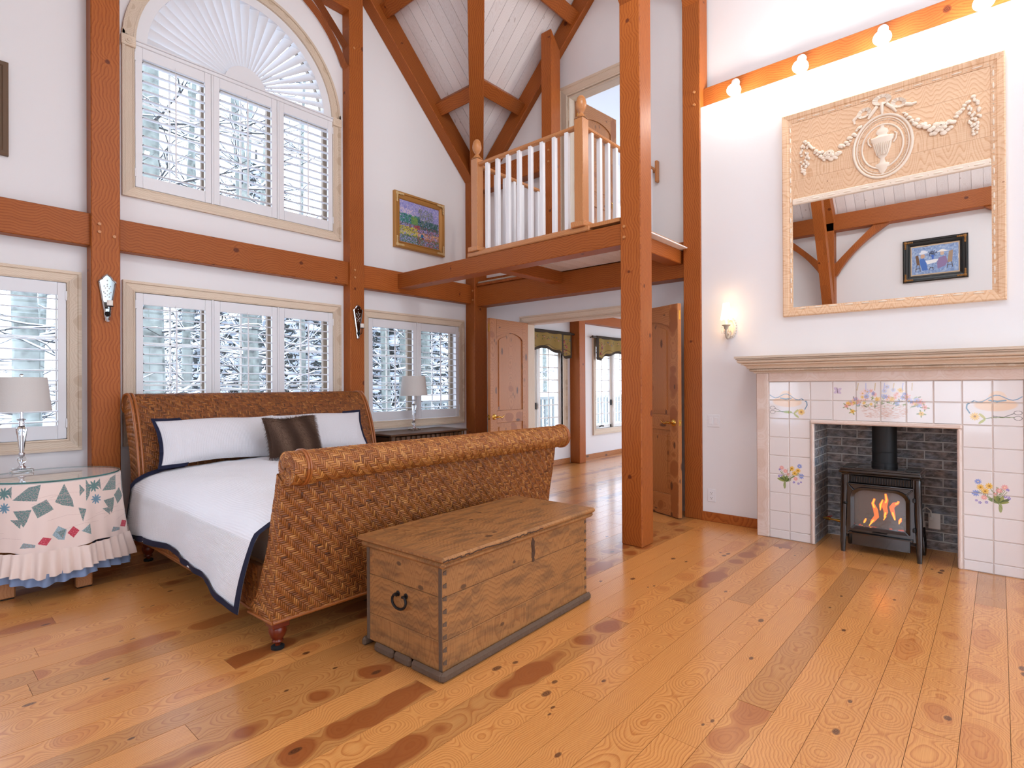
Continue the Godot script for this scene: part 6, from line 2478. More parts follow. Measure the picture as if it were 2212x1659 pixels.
	for k in 17:
		var a := lerpf(PI * 0.72, PI * 2.28, k / 16.0)
		path.append(Vector3(hx - 0.016 - 0.006 * sin(k / 16.0 * PI), 0.285 + sin(a) * 0.034, cos(a) * 0.048))
	path.push_front(path[0] + Vector3(0.0, -0.006, 0.012))
	path.append(path[-1] + Vector3(0.0, -0.006, -0.012))
	m.tube(path, 0.0062, 8)
	put(m, "drop_handle", M.iron, ch)
	m = MB.new()
	for s in [-1.0, 1.0]:
		m.tube([Vector3(hx, 0.309, s * 0.028), Vector3(hx - 0.022, 0.309, s * 0.028)], 0.006, 7)
		m.lathe([Vector2(0.013, 0), Vector2(0.013, 0.002), Vector2(0, 0.004)], 10, xf(Vector3(hx, 0.309, s * 0.028), 0, 0, PI / 2))
	put(m, "handle_staple", M.iron, ch)


# ---------------------------------------------------------------- cloth-covered table, dresser, lamps

func cloth_print() -> Image:
	var im := Image.create(1536, 416, false, Image.FORMAT_RGB8)
	im.fill(Color(0.905, 0.815, 0.765))
	var r := RandomNumberGenerator.new()
	r.seed = 2
	var nz := FastNoiseLite.new()
	nz.frequency = 0.11
	var calico := func(pts: PackedVector2Array, a: Color, b: Color, c: Color) -> void:
		var lo := pts[0]
		var hi := pts[0]
		for p in pts:
			lo = lo.min(p)
			hi = hi.max(p)
		for y in range(maxi(0, int(lo.y)), mini(416, int(hi.y) + 1)):
			for x in range(int(lo.x), int(hi.x) + 1):
				if Geometry2D.is_point_in_polygon(Vector2(x + 0.5, y + 0.5), pts):
					var q := nz.get_noise_2d(x * 1.6, y * 1.6)
					im.set_pixel(posmod(x, 1536), y, a if q < -0.12 else (b if q < 0.22 else c))
	var sage := Color(0.49, 0.56, 0.53)
	var teal := Color(0.34, 0.48, 0.47)
	var rose := Color(0.66, 0.55, 0.56)
	var blue := Color(0.60, 0.68, 0.72)
	var red := Color(0.72, 0.24, 0.30)
	var pink := Color(0.82, 0.42, 0.46)
	for k in 5:
		var o := Vector2(k * 307.2 + 20, 0)
		var T := func(a: Array) -> PackedVector2Array:
			var q := PackedVector2Array()
			for p in a:
				q.append(o + Vector2(p[0], p[1]))
			return q
		# ring of triangles and squares round the top
		for s in [[[40, 66], [92, 18], [132, 10], [120, 74]], [[104, 96], [150, 70], [172, 112], [124, 140]], [[176, 84], [206, 14], [232, 84], [236, 112], [200, 100]], [[44, 108], [104, 106], [92, 150], [82, 172]], [[36, 142], [74, 142], [72, 176]], [[258, 24], [276, 50], [256, 72]], [[282, 6], [300, 44], [292, 74], [278, 96], [280, 50]], [[250, 118], [276, 128], [262, 176]], [[14, 30], [34, 12], [36, 60]]]:
			calico.call(T.call(s), teal, sage, rose)
		# chain of small patches near the seam
		calico.call(T.call([[74, 252], [84, 232], [120, 244], [118, 254]]), blue, sage, rose)
		calico.call(T.call([[126, 240], [142, 216], [166, 226], [152, 250]]), red, red, pink)
		calico.call(T.call([[168, 214], [186, 182], [212, 200], [204, 240], [186, 236]]), blue, blue, sage)
		calico.call(T.call([[182, 206], [210, 196], [200, 234]]), teal, sage, rose)
		calico.call(T.call([[214, 214], [232, 190], [250, 210], [232, 236]]), red, red, pink)
		calico.call(T.call([[256, 214], [286, 190], [288, 236]]), blue, sage, sage)
		for j in 9:
			var a := TAU * j / 9
			leaf(im, fposmod(o.x + 6, 1536.0), 40, 26, a, teal, 0.9)
			leaf(im, fposmod(o.x + 12, 1536.0), 96, 22, a + 0.4, Color(0.38, 0.52, 0.6), 0.9)
	# quilting stitches
	for k in 46:
		var y := r.randf_range(20, 250)
		var x := r.randf() * 1400
		stroke(im, [Vector2(x, y), Vector2(x + 60, y - 14), Vector2(x + 120, y - 8)], 0.7, Color(0.80, 0.69, 0.65), 0.6)
	return im


func build_tables() -> void:
	var C := Vector3(0.713, 0, -4.588)
	var tb := thing("round_table", "round wooden table hidden under the patchwork cloth", "table", C)
	var m := MB.new()
	m.lathe_hard([Vector2(0.0, 0.665), Vector2(0.335, 0.665), Vector2(0.34, 0.67), Vector2(0.34, 0.688), Vector2(0.335, 0.692), Vector2(0.0, 0.692)], 40)
	put(m, "table_top", M.honey, tb)
	for p in [Vector2(0.113, 0.215), Vector2(-0.245, 0.12), Vector2(0.12, -0.22)]:
		m = MB.new()
		m.box(Vector3(0.665, 0.085, 0.05), 0.008, Transform3D(Basis(Vector3.UP, Vector3.RIGHT, Vector3.FORWARD), Vector3(0, 0.3325 + 0.004, 0)), 0, Vector2(p.x, 0.12))
		var o := put(m, "leg", M.honey, tb)
		o.position = Vector3(p.x, 0, p.y)
		m = MB.new()
		m.box(Vector3(0.075, 0.005, 0.045), 0.001, xf(Vector3(p.x, 0.0025, p.y)))
		put(m, "felt_pad", M.felt, tb)
	# cloth: flat top, patchwork drop, gathered flounce, blue underskirt
	var im := cloth_print()
	M.cloth = textured(im, 0.95)
	M.cloth.rim_enabled = true
	M.cloth.rim = 0.25
	var tc := thing("tablecloth", "peach patchwork tablecloth with gathered flounce and blue underskirt", "tablecloth", C)
	var fold := func(a: float, k: float) -> float:
		return 0.5 * sin(a * 9.0 + 0.7) + 0.35 * sin(a * 14.0 + 2.0 + k) + 0.25 * sin(a * 23.0 + k * 3.0)
	var rad := func(a: float, y: float) -> float:
		var d := clampf((0.70 - y) / 0.6, 0.0, 1.0)
		return 0.352 + 0.055 * d + fold.call(a, 0.0) * 0.034 * pow(d, 1.3)
	var skirt := func(y0: float, y1: float, n: int, extra: Callable, v0: float, v1: float) -> MB:
		var q := MB.new()
		var rows := []
		for j in n + 1:
			var row := PackedVector3Array()
			var y := lerpf(y1, y0, float(j) / n)
			for k in 241:
				var a := TAU * k / 240
				var rr: float = rad.call(a, y) + extra.call(a, float(j) / n)
				var yy: float = y
				if j == n:
					yy += 0.014 * sin(a * 5.0 + 1.0)
				row.append(Vector3(cos(a) * rr, yy, -sin(a) * rr))
			rows.append(row)
		q.grid(rows, 1.0 / 240, (v1 - v0) / n, true, false, Vector2(0, v0))
		flip_sheet(q)
		return q
	var zero := func(_a: float, _t: float) -> float: return 0.0
	var top := MB.new()
	top.lathe([Vector2(0.352, 0.694), Vector2(0.35, 0.698), Vector2(0.34, 0.6995), Vector2(0.0, 0.6995)], 60)
	put(top, "top", flat(Color(0.84, 0.80, 0.77), 0.95), tc)
	put(skirt.call(0.30, 0.694, 14, zero, 0.02, 0.66), "patchwork_drop", M.cloth, tc)
	var gather := func(a: float, t: float) -> float: return 0.004 + 0.012 * t + (0.006 + 0.012 * t) * sin(a * 46.0 + 2.0 * sin(a * 5.0))
	put(skirt.call(0.165, 0.302, 8, gather, 0.68, 0.98), "flounce", flat(Color(0.905, 0.82, 0.77), 0.95), tc)
	var under := func(a: float, t: float) -> float: return -0.008 + 0.02 * t * sin(a * 31.0 + 1.0)
	put(skirt.call(0.115, 0.22, 5, under, 0.0, 1.0), "underskirt", flat(Color(0.49, 0.56, 0.68), 0.95), tc)
	# glass disc
	var g := thing("glass_top", "round clear glass sheet with green edge on the patchwork cloth", "glass top", C + Vector3(0, 0.7, 0))
	m = MB.new()
	m.lathe([Vector2(0.345, 0.010), Vector2(0.0, 0.010)], 64)
	put(m, "sheet", M.glass, g)
	m = MB.new()
	m.lathe_hard([Vector2(0.345, 0.0005), Vector2(0.3485, 0.002), Vector2(0.3485, 0.0085), Vector2(0.345, 0.010)], 64)
	put(m, "edge", flat(Color(0.22, 0.42, 0.40), 0.15), g)
	table_lamp(Vector3(0.587, 0.7105, -4.84), "crystal table lamp with linen shade on the round glass top")
	# dresser by the corner
	var d := thing("dresser", "dark carved wooden dresser under the two-panel window", "dresser", Vector3(4.025, 0, -5.0))
	m = MB.new()
	m.box(Vector3(1.11, 0.022, 0.51), 0.006, xf(Vector3(0, 0.744, 0)))
	put(m, "top", M.dark_wood, d)
	m = MB.new()
	m.box(Vector3(1.03, 0.66, 0.44), 0.004, xf(Vector3(0, 0.39, -0.005)))
	put(m, "carcass", M.dark_wood, d)
	for k in 14:
		m = MB.new()
		m.box(Vector3(0.042, 0.05, 0.02), 0.006, xf(Vector3(-0.45 + k * 0.069, 0.70, 0.225)))
		put(m, "frieze_block", M.dark_wood, d)
	for k in 3:
		m = MB.new()
		m.box(Vector3(0.9, 0.17, 0.018), 0.006, xf(Vector3(0, 0.57 - k * 0.2, 0.22)))
		var dr := put(m, "drawer", M.dark_wood, d)
		for s in [-1.0, 1.0]:
			m = MB.new()
			m.ball(Vector3(s * 0.25, 0.57 - k * 0.2, 0.24), Vector3(0.015, 0.015, 0.012))
			put(m, "knob", M.brass, dr)
	for s in [-1.0, 1.0]:
		m = MB.new()
		m.lathe([Vector2(0.02, 0.0), Vector2(0.026, 0.05), Vector2(0.03, 0.2), Vector2(0.022, 0.4), Vector2(0.026, 0.6), Vector2(0.036, 0.66), Vector2(0.03, 0.69), Vector2(0.034, 0.73)], 14, xf(Vector3(s * 0.5, 0, 0.2)))
		put(m, "turned_column", M.dark_wood, d)
	m = MB.new()
	m.box(Vector3(1.06, 0.06, 0.46), 0.005, xf(Vector3(0, 0.03, 0)))
	put(m, "plinth", M.dark_wood, d)
	table_lamp(Vector3(4.03, 0.755, -5.075), "crystal table lamp with linen shade on the dark dresser")


func table_lamp(at: Vector3, label: String) -> void:
	var o := thing("table_lamp", label, "lamp", at, "matching crystal bedside lamps")
	var m := MB.new()
	m.box(Vector3(0.11, 0.022, 0.11), 0.004, xf(Vector3(0, 0.0115, 0)))
	put(m, "crystal_base", M.crystal, o)
	m = MB.new()
	m.lathe([Vector2(0.022, 0.024), Vector2(0.024, 0.03), Vector2(0.014, 0.04), Vector2(0.012, 0.05), Vector2(0.018, 0.056), Vector2(0.01, 0.06)], 14)
	m.lathe([Vector2(0.01, 0.1), Vector2(0.016, 0.105), Vector2(0.014, 0.113), Vector2(0.018, 0.12), Vector2(0.012, 0.128)], 14)
	m.lathe([Vector2(0.014, 0.3), Vector2(0.016, 0.31), Vector2(0.012, 0.318), Vector2(0.016, 0.326), Vector2(0.011, 0.34), Vector2(0.008, 0.36), Vector2(0.008, 0.42)], 14)
	m.tube([Vector3(0, 0.02, 0), Vector3(0, 0.42, 0)], 0.004, 6)
	put(m, "chrome_stem", M.chrome, o)
	m = MB.new()
	m.ball(Vector3(0, 0.08, 0), Vector3(0.026, 0.024, 0.026), 14, 8)
	put(m, "crystal_globe", M.crystal, o)
	m = MB.new()
	m.lathe_hard([Vector2(0.0115, 0.128), Vector2(0.029, 0.272), Vector2(0.03, 0.284), Vector2(0.018, 0.302)], 8)
	put(m, "crystal_column", M.crystal, o)
	m = MB.new()
	m.lathe_hard([Vector2(0.012, 0.336), Vector2(0.03, 0.348), Vector2(0.012, 0.352)], 8)
	put(m, "crystal_collar", M.crystal, o)
	# drum shade: outside, inside and rims
	m = MB.new()
	m.lathe([Vector2(0.157, 0.4), Vector2(0.132, 0.624)], 36)
	m.lathe([Vector2(0.130, 0.624), Vector2(0.155, 0.4)], 36)
	m.lathe_hard([Vector2(0.155, 0.4), Vector2(0.157, 0.4)], 36)
	m.lathe_hard([Vector2(0.132, 0.624), Vector2(0.130, 0.624)], 36)
	put(m, "shade", M.linen, o)
	m = MB.new()
	m.tube([Vector3(-0.13, 0.615, 0), Vector3(0.13, 0.615, 0)], 0.002, 5)
	m.tube([Vector3(0, 0.42, 0), Vector3(0.03, 0.5, 0), Vector3(0.0, 0.625, 0)], 0.0025, 5)
	put(m, "harp", M.chrome, o)
	m = MB.new()
	m.ball(Vector3(0, 0.637, 0), Vector3(0.011, 0.011, 0.011), 10, 6)
	put(m, "finial", M.crystal, o)


# ---------------------------------------------------------------- pictures, sconces, switches, bulbs

# mitred picture frame round an inner rectangle; local x right, y up, z out of the wall
func picture_frame(parent: Node3D, w: float, h: float, fw: float, mat: Material, depth := 0.04) -> void:
	var c := [Vector2(-w / 2, -h / 2), Vector2(w / 2, -h / 2), Vector2(w / 2, h / 2), Vector2(-w / 2, h / 2)]
	var n := []
	for p in c:
		n.append(p - Vector2(signf(p.x), signf(p.y)) * fw)
	var pr := [[0.0, 0.0], [0.0, depth * 0.8], [0.12, depth], [0.3, depth * 0.95], [0.36, depth * 0.7], [0.7, depth * 0.55], [0.76, depth * 0.7], [0.88, depth * 0.62], [1.0, depth * 0.3], [1.0, 0.0]]
	for k in 4:
		var j := (k + 1) % 4
		var m := MB.new()
		for q in pr.size() - 1:
			var a: Vector2 = c[k].lerp(n[k], pr[q][0])
			var b: Vector2 = c[j].lerp(n[j], pr[q][0])
			var d: Vector2 = c[j].lerp(n[j], pr[q + 1][0])
			var e: Vector2 = c[k].lerp(n[k], pr[q + 1][0])
			var f := k % 2
			m.quad(Vector3(a.x, a.y, pr[q][1]), Vector3(b.x, b.y, pr[q][1]), Vector3(d.x, d.y, pr[q + 1][1]), Vector3(e.x, e.y, pr[q + 1][1]), Vector2(a[f], pr[q][0] * fw), Vector2(b[f], pr[q][0] * fw), Vector2(d[f], pr[q + 1][0] * fw), Vector2(e[f], pr[q + 1][0] * fw))
		put(m, "frame_side", mat, parent)


func corner_ornaments(parent: Node3D, w: float, h: float, fw: float, mat: Material, z: float) -> void:
	for sx in [-1.0, 1.0]:
		for sy in [-1.0, 1.0]:
			var m := MB.new()
			var c := Vector3(sx * (w / 2 - fw * 0.35), sy * (h / 2 - fw * 0.35), z)
			for k in 4:
				for d in [Vector3(-sx, 0, 0), Vector3(0, -sy, 0)]:
					m.ball(c + d * (0.022 + k * 0.022), Vector3(0.014 if d.x != 0 else fw * 0.16, 0.014 if d.y != 0 else fw * 0.16, 0.006), 7, 4)
			m.ball(c, Vector3(fw * 0.25, fw * 0.25, 0.009), 8, 5)
			put(m, "corner_ornament", mat, parent)


func garden_painting() -> Image:
	var im := Image.create(384, 320, false, Image.FORMAT_RGB8)
	var r := RandomNumberGenerator.new()
	r.seed = 14
	im.fill(Color(0.60, 0.60, 0.82))
	var many := func(n: int, x0: float, x1: float, y0: float, y1: float, s: float, cols: Array) -> void:
		for k in n:
			var c: Color = cols[r.randi() % cols.size()]
			dab(im, r.randf_range(x0, x1), r.randf_range(y0, y1), r.randf_range(0.5, 1.0) * s, r.randf_range(0.4, 0.8) * s * 0.7, r.randf() * PI, c.lightened(r.randf() * 0.12), 0.85)
	many.call(500, 0, 384, 0, 130, 10, [Color(0.54, 0.53, 0.80), Color(0.66, 0.64, 0.84), Color(0.74, 0.70, 0.83), Color(0.48, 0.47, 0.75)])
	many.call(90, 0, 150, 60, 120, 10, [Color(0.84, 0.76, 0.80), Color(0.80, 0.74, 0.84)])
	many.call(420, 0, 190, 100, 170, 9, [Color(0.12, 0.42, 0.42), Color(0.22, 0.52, 0.50), Color(0.10, 0.33, 0.36), Color(0.30, 0.58, 0.45)])
	many.call(420, 150, 384, 120, 190, 9, [Color(0.13, 0.33, 0.34), Color(0.22, 0.42, 0.38), Color(0.10, 0.25, 0.28), Color(0.30, 0.46, 0.40)])
	many.call(120, 110, 170, 110, 165, 9, [Color(0.35, 0.55, 0.25), Color(0.45, 0.60, 0.30)])
	for b in [[205, 200, 240, 130, 262, 60], [222, 160, 205, 110, 196, 60], [232, 140, 290, 90, 320, 60]]:
		stroke(im, [Vector2(b[0], b[1]), Vector2(b[2], b[3]), Vector2(b[4], b[5])], 2.2, Color(0.52, 0.55, 0.45), 0.85)
	many.call(160, 180, 330, 30, 120, 8, [Color(0.42, 0.46, 0.45), Color(0.52, 0.54, 0.58), Color(0.36, 0.44, 0.38)])
	many.call(520, 0, 384, 170, 235, 7, [Color(0.22, 0.35, 0.25), Color(0.50, 0.28, 0.30), Color(0.60, 0.42, 0.42), Color(0.16, 0.28, 0.25), Color(0.62, 0.2, 0.26)])
	many.call(60, 140, 190, 170, 200, 7, [Color(0.72, 0.25, 0.30), Color(0.60, 0.18, 0.24)])
	many.call(260, 160, 384, 220, 275, 9, [Color(0.82, 0.60, 0.46), Color(0.74, 0.48, 0.34), Color(0.86, 0.70, 0.58), Color(0.60, 0.38, 0.28)])
	many.call(420, 0, 170, 195, 265, 6, [Color(0.86, 0.78, 0.10), Color(0.70, 0.66, 0.12), Color(0.40, 0.46, 0.15), Color(0.92, 0.86, 0.20)])
	many.call(300, 0, 200, 255, 320, 7, [Color(0.18, 0.38, 0.30), Color(0.28, 0.46, 0.34), Color(0.20, 0.30, 0.24), Color(0.45, 0.5, 0.3)])
	many.call(500, 170, 384, 262, 320, 6, [Color(0.22, 0.42, 0.26), Color(0.34, 0.50, 0.30), Color(0.62, 0.18, 0.22), Color(0.16, 0.30, 0.20), Color(0.72, 0.36, 0.40)])
	dab(im, 215, 244, 13, 17, 0.4, Color(0.14, 0.42, 0.62), 1.0)
	dab(im, 228, 226, 9, 7, 0.0, Color(0.86, 0.66, 0.52), 1.0)
	dab(im, 222, 262, 12, 9, 0.0, Color(0.45, 0.26, 0.24), 1.0)
	return im


# a plain stand-in: two seated figures in hats at a white table on blue
func cafe_painting() -> Image:
	var im := Image.create(320, 224, false, Image.FORMAT_RGB8)
	var r := RandomNumberGenerator.new()
	r.seed = 15
	im.fill(Color(0.55, 0.65, 0.80))
	for k in 500:
		dab(im, r.randf() * 320, r.randf() * 224, r.randf_range(6, 14), r.randf_range(3, 7), r.randf() * PI, [Color(0.50, 0.60, 0.78), Color(0.64, 0.72, 0.84), Color(0.44, 0.54, 0.72), Color(0.72, 0.78, 0.86)][r.randi() % 4], 0.7)
	fill_poly(im, PackedVector2Array([Vector2(92, 118), Vector2(190, 112), Vector2(170, 140), Vector2(110, 150)]), Color(0.93, 0.93, 0.93))
	fill_poly(im, PackedVector2Array([Vector2(24, 70), Vector2(44, 66), Vector2(56, 150), Vector2(34, 150)]), Color(0.45, 0.33, 0.24))
	fill_poly(im, PackedVector2Array([Vector2(258, 60), Vector2(286, 52), Vector2(280, 150), Vector2(248, 150)]), Color(0.66, 0.55, 0.45))
	fill_poly(im, PackedVector2Array([Vector2(52, 102), Vector2(84, 96), Vector2(100, 132), Vector2(112, 196), Vector2(74, 200), Vector2(58, 146)]), Color(0.28, 0.45, 0.74))
	fill_poly(im, PackedVector2Array([Vector2(188, 104), Vector2(236, 94), Vector2(250, 146), Vector2(232, 176), Vector2(180, 196), Vector2(176, 150)]), Color(0.56, 0.47, 0.62))
	dab(im, 76, 78, 17, 20, 0, Color(0.80, 0.66, 0.56))
	dab(im, 212, 70, 15, 18, 0, Color(0.82, 0.70, 0.60))
	dab(im, 82, 50, 34, 12, -0.15, Color(0.88, 0.90, 0.94))
	dab(im, 80, 40, 20, 12, 0, Color(0.90, 0.92, 0.95))
	fill_poly(im, PackedVector2Array([Vector2(172, 58), Vector2(212, 34), Vector2(254, 56)]), Color(0.95, 0.94, 0.92))
	for k in 60:
		dab(im, 144 + r.randfn(0, 16), 60 + r.randfn(0, 10), 5, 3, r.randf() * PI, Color(0.26, 0.28, 0.36), 0.8)
	fill_poly(im, PackedVector2Array([Vector2(136, 76), Vector2(156, 74), Vector2(152, 112), Vector2(142, 112)]), Color(0.26, 0.42, 0.76))
	for l in [[30, 150, 26, 204], [54, 150, 58, 204], [26, 180, 58, 178], [252, 150, 246, 196], [278, 150, 282, 192], [246, 172, 280, 170], [120, 200, 130, 176], [150, 200, 146, 176], [130, 180, 152, 182]]:
		stroke(im, [Vector2(l[0], l[1]), Vector2(l[2], l[3])], 2.4, Color(0.30, 0.24, 0.22), 0.9)
	return im


func bulb(at: Vector3, label: String, energy: float) -> void:
	var o := thing("spot_bulb", label, "bulb", at, "reflector bulbs along the chimney wall beam")
	o.rotation = Vector3(0, 0, -0.5)
	var m := MB.new()
	m.lathe([Vector2(0.03, 0.075), Vector2(0.036, 0.08), Vector2(0.036, 0.12), Vector2(0.03, 0.132), Vector2(0.0, 0.132)], 18)
	m.box(Vector3(0.16, 0.03, 0.03), 0.008, xf(Vector3(0.07, 0.12, 0), 0, 0, -0.35))
	put(m, "lamp_holder", M.white, o)
	m = MB.new()
	m.lathe([Vector2(0.0, -0.006), Vector2(0.035, -0.004), Vector2(0.056, 0.004), Vector2(0.062, 0.014), Vector2(0.06, 0.026), Vector2(0.046, 0.052), Vector2(0.032, 0.08)], 24)
	var g := flat(Color(1, 1, 1), 0.4)
	g.emission_enabled = true
	g.emission = Color(1.0, 0.96, 0.88)
	g.emission_energy_multiplier = 1.6
	put(m, "glowing_bulb", g, o)
	var l := OmniLight3D.new()
	l.name = "bulb_light"
	l.light_color = Color(1.0, 0.98, 0.95)
	l.light_energy = energy
	l.light_size = 0.05
	l.omni_range = 30.0
	l.omni_attenuation = 2.0
	l.shadow_enabled = true
	o.add_child(l)
	l.position = Vector3(0, 0.02, 0)


func candle_sconce(x: float, label: String) -> void:
	var o := thing("mirror_sconce", label, "sconce", Vector3(x, 1.769, -5.13), "mirror candle sconces on the timber posts")
	var half := [Vector2(0.008, 0.0), Vector2(0.016, 0.006), Vector2(0.014, 0.02), Vector2(0.02, 0.04), Vector2(0.024, 0.09), Vector2(0.04, 0.19), Vector2(0.055, 0.29), Vector2(0.0605, 0.302), Vector2(0.05, 0.318), Vector2(0.036, 0.326), Vector2(0.033, 0.336), Vector2(0.02, 0.352), Vector2(0.0, 0.366)]
	var poly := PackedVector2Array()
	for p in half:
		poly.append(p)
	for k in range(half.size() - 2, -1, -1):
		poly.append(Vector2(-half[k].x, half[k].y))
	var m := MB.new()
	m.prism(poly, 0.012, xf(Vector3(0, 0, 0.004)))
	put(m, "mirror_plate", M.old_mirror, o)
	# bevel strip round the edge
	m = MB.new()
	var inner := Geometry2D.offset_polygon(poly, -0.009)
	if inner.size():
		var q := inner[0]
		var n := poly.size()
		for k in n:
			var a := poly[k]
			var b := poly[(k + 1) % n]
			var na := nearest(q, a)
			var nb := nearest(q, b)
			m.quad(Vector3(a.x, a.y, 0.0165), Vector3(b.x, b.y, 0.0165), Vector3(nb.x, nb.y, 0.0205), Vector3(na.x, na.y, 0.0205))
	put(m, "bevelled_edge", M.chrome, o)
	# etched flowers
	m = MB.new()
	for p in [Vector2(0, 0.315), Vector2(0, 0.285), Vector2(0, 0.27), Vector2(-0.012, 0.255), Vector2(0.012, 0.255), Vector2(-0.02, 0.27), Vector2(0.02, 0.27), Vector2(0, 0.235), Vector2(-0.014, 0.215), Vector2(0.014, 0.215), Vector2(-0.022, 0.225), Vector2(0.022, 0.225), Vector2(-0.012, 0.19), Vector2(0.012, 0.19), Vector2(0, 0.205)]:
		m.ball(Vector3(p.x, p.y, 0.0165), Vector3(0.0045, 0.006, 0.0012), 6, 4)
	put(m, "etched_flower", flat(Color(0.8, 0.8, 0.78), 0.4), o)
	m = MB.new()
	m.ball(Vector3(0, 0.058, 0.022), Vector3(0.02, 0.02, 0.012), 10, 6)
	m.tube([Vector3(0, 0.058, 0.03), Vector3(0, 0.045, 0.055), Vector3(0, 0.055, 0.08), Vector3(0, 0.085, 0.088), Vector3(0, 0.106, 0.088)], 0.004, 7)
	m.lathe_hard([Vector2(0.0, 0.106), Vector2(0.02, 0.108), Vector2(0.027, 0.113), Vector2(0.0, 0.114)], 16, xf(Vector3(0, 0, 0.088)))
	put(m, "iron_arm", M.iron, o)
	m = MB.new()
	m.lathe_hard([Vector2(0.0, 0.114), Vector2(0.019, 0.114), Vector2(0.0195, 0.154), Vector2(0.016, 0.156), Vector2(0.0, 0.154)], 16, xf(Vector3(0, 0, 0.088)))
	put(m, "candle", M.candle, o)


func nearest(poly: PackedVector2Array, p: Vector2) -> Vector2:
	var best := poly[0]
	for q in poly:
		if q.distance_squared_to(p) < best.distance_squared_to(p):
			best = q
	return best


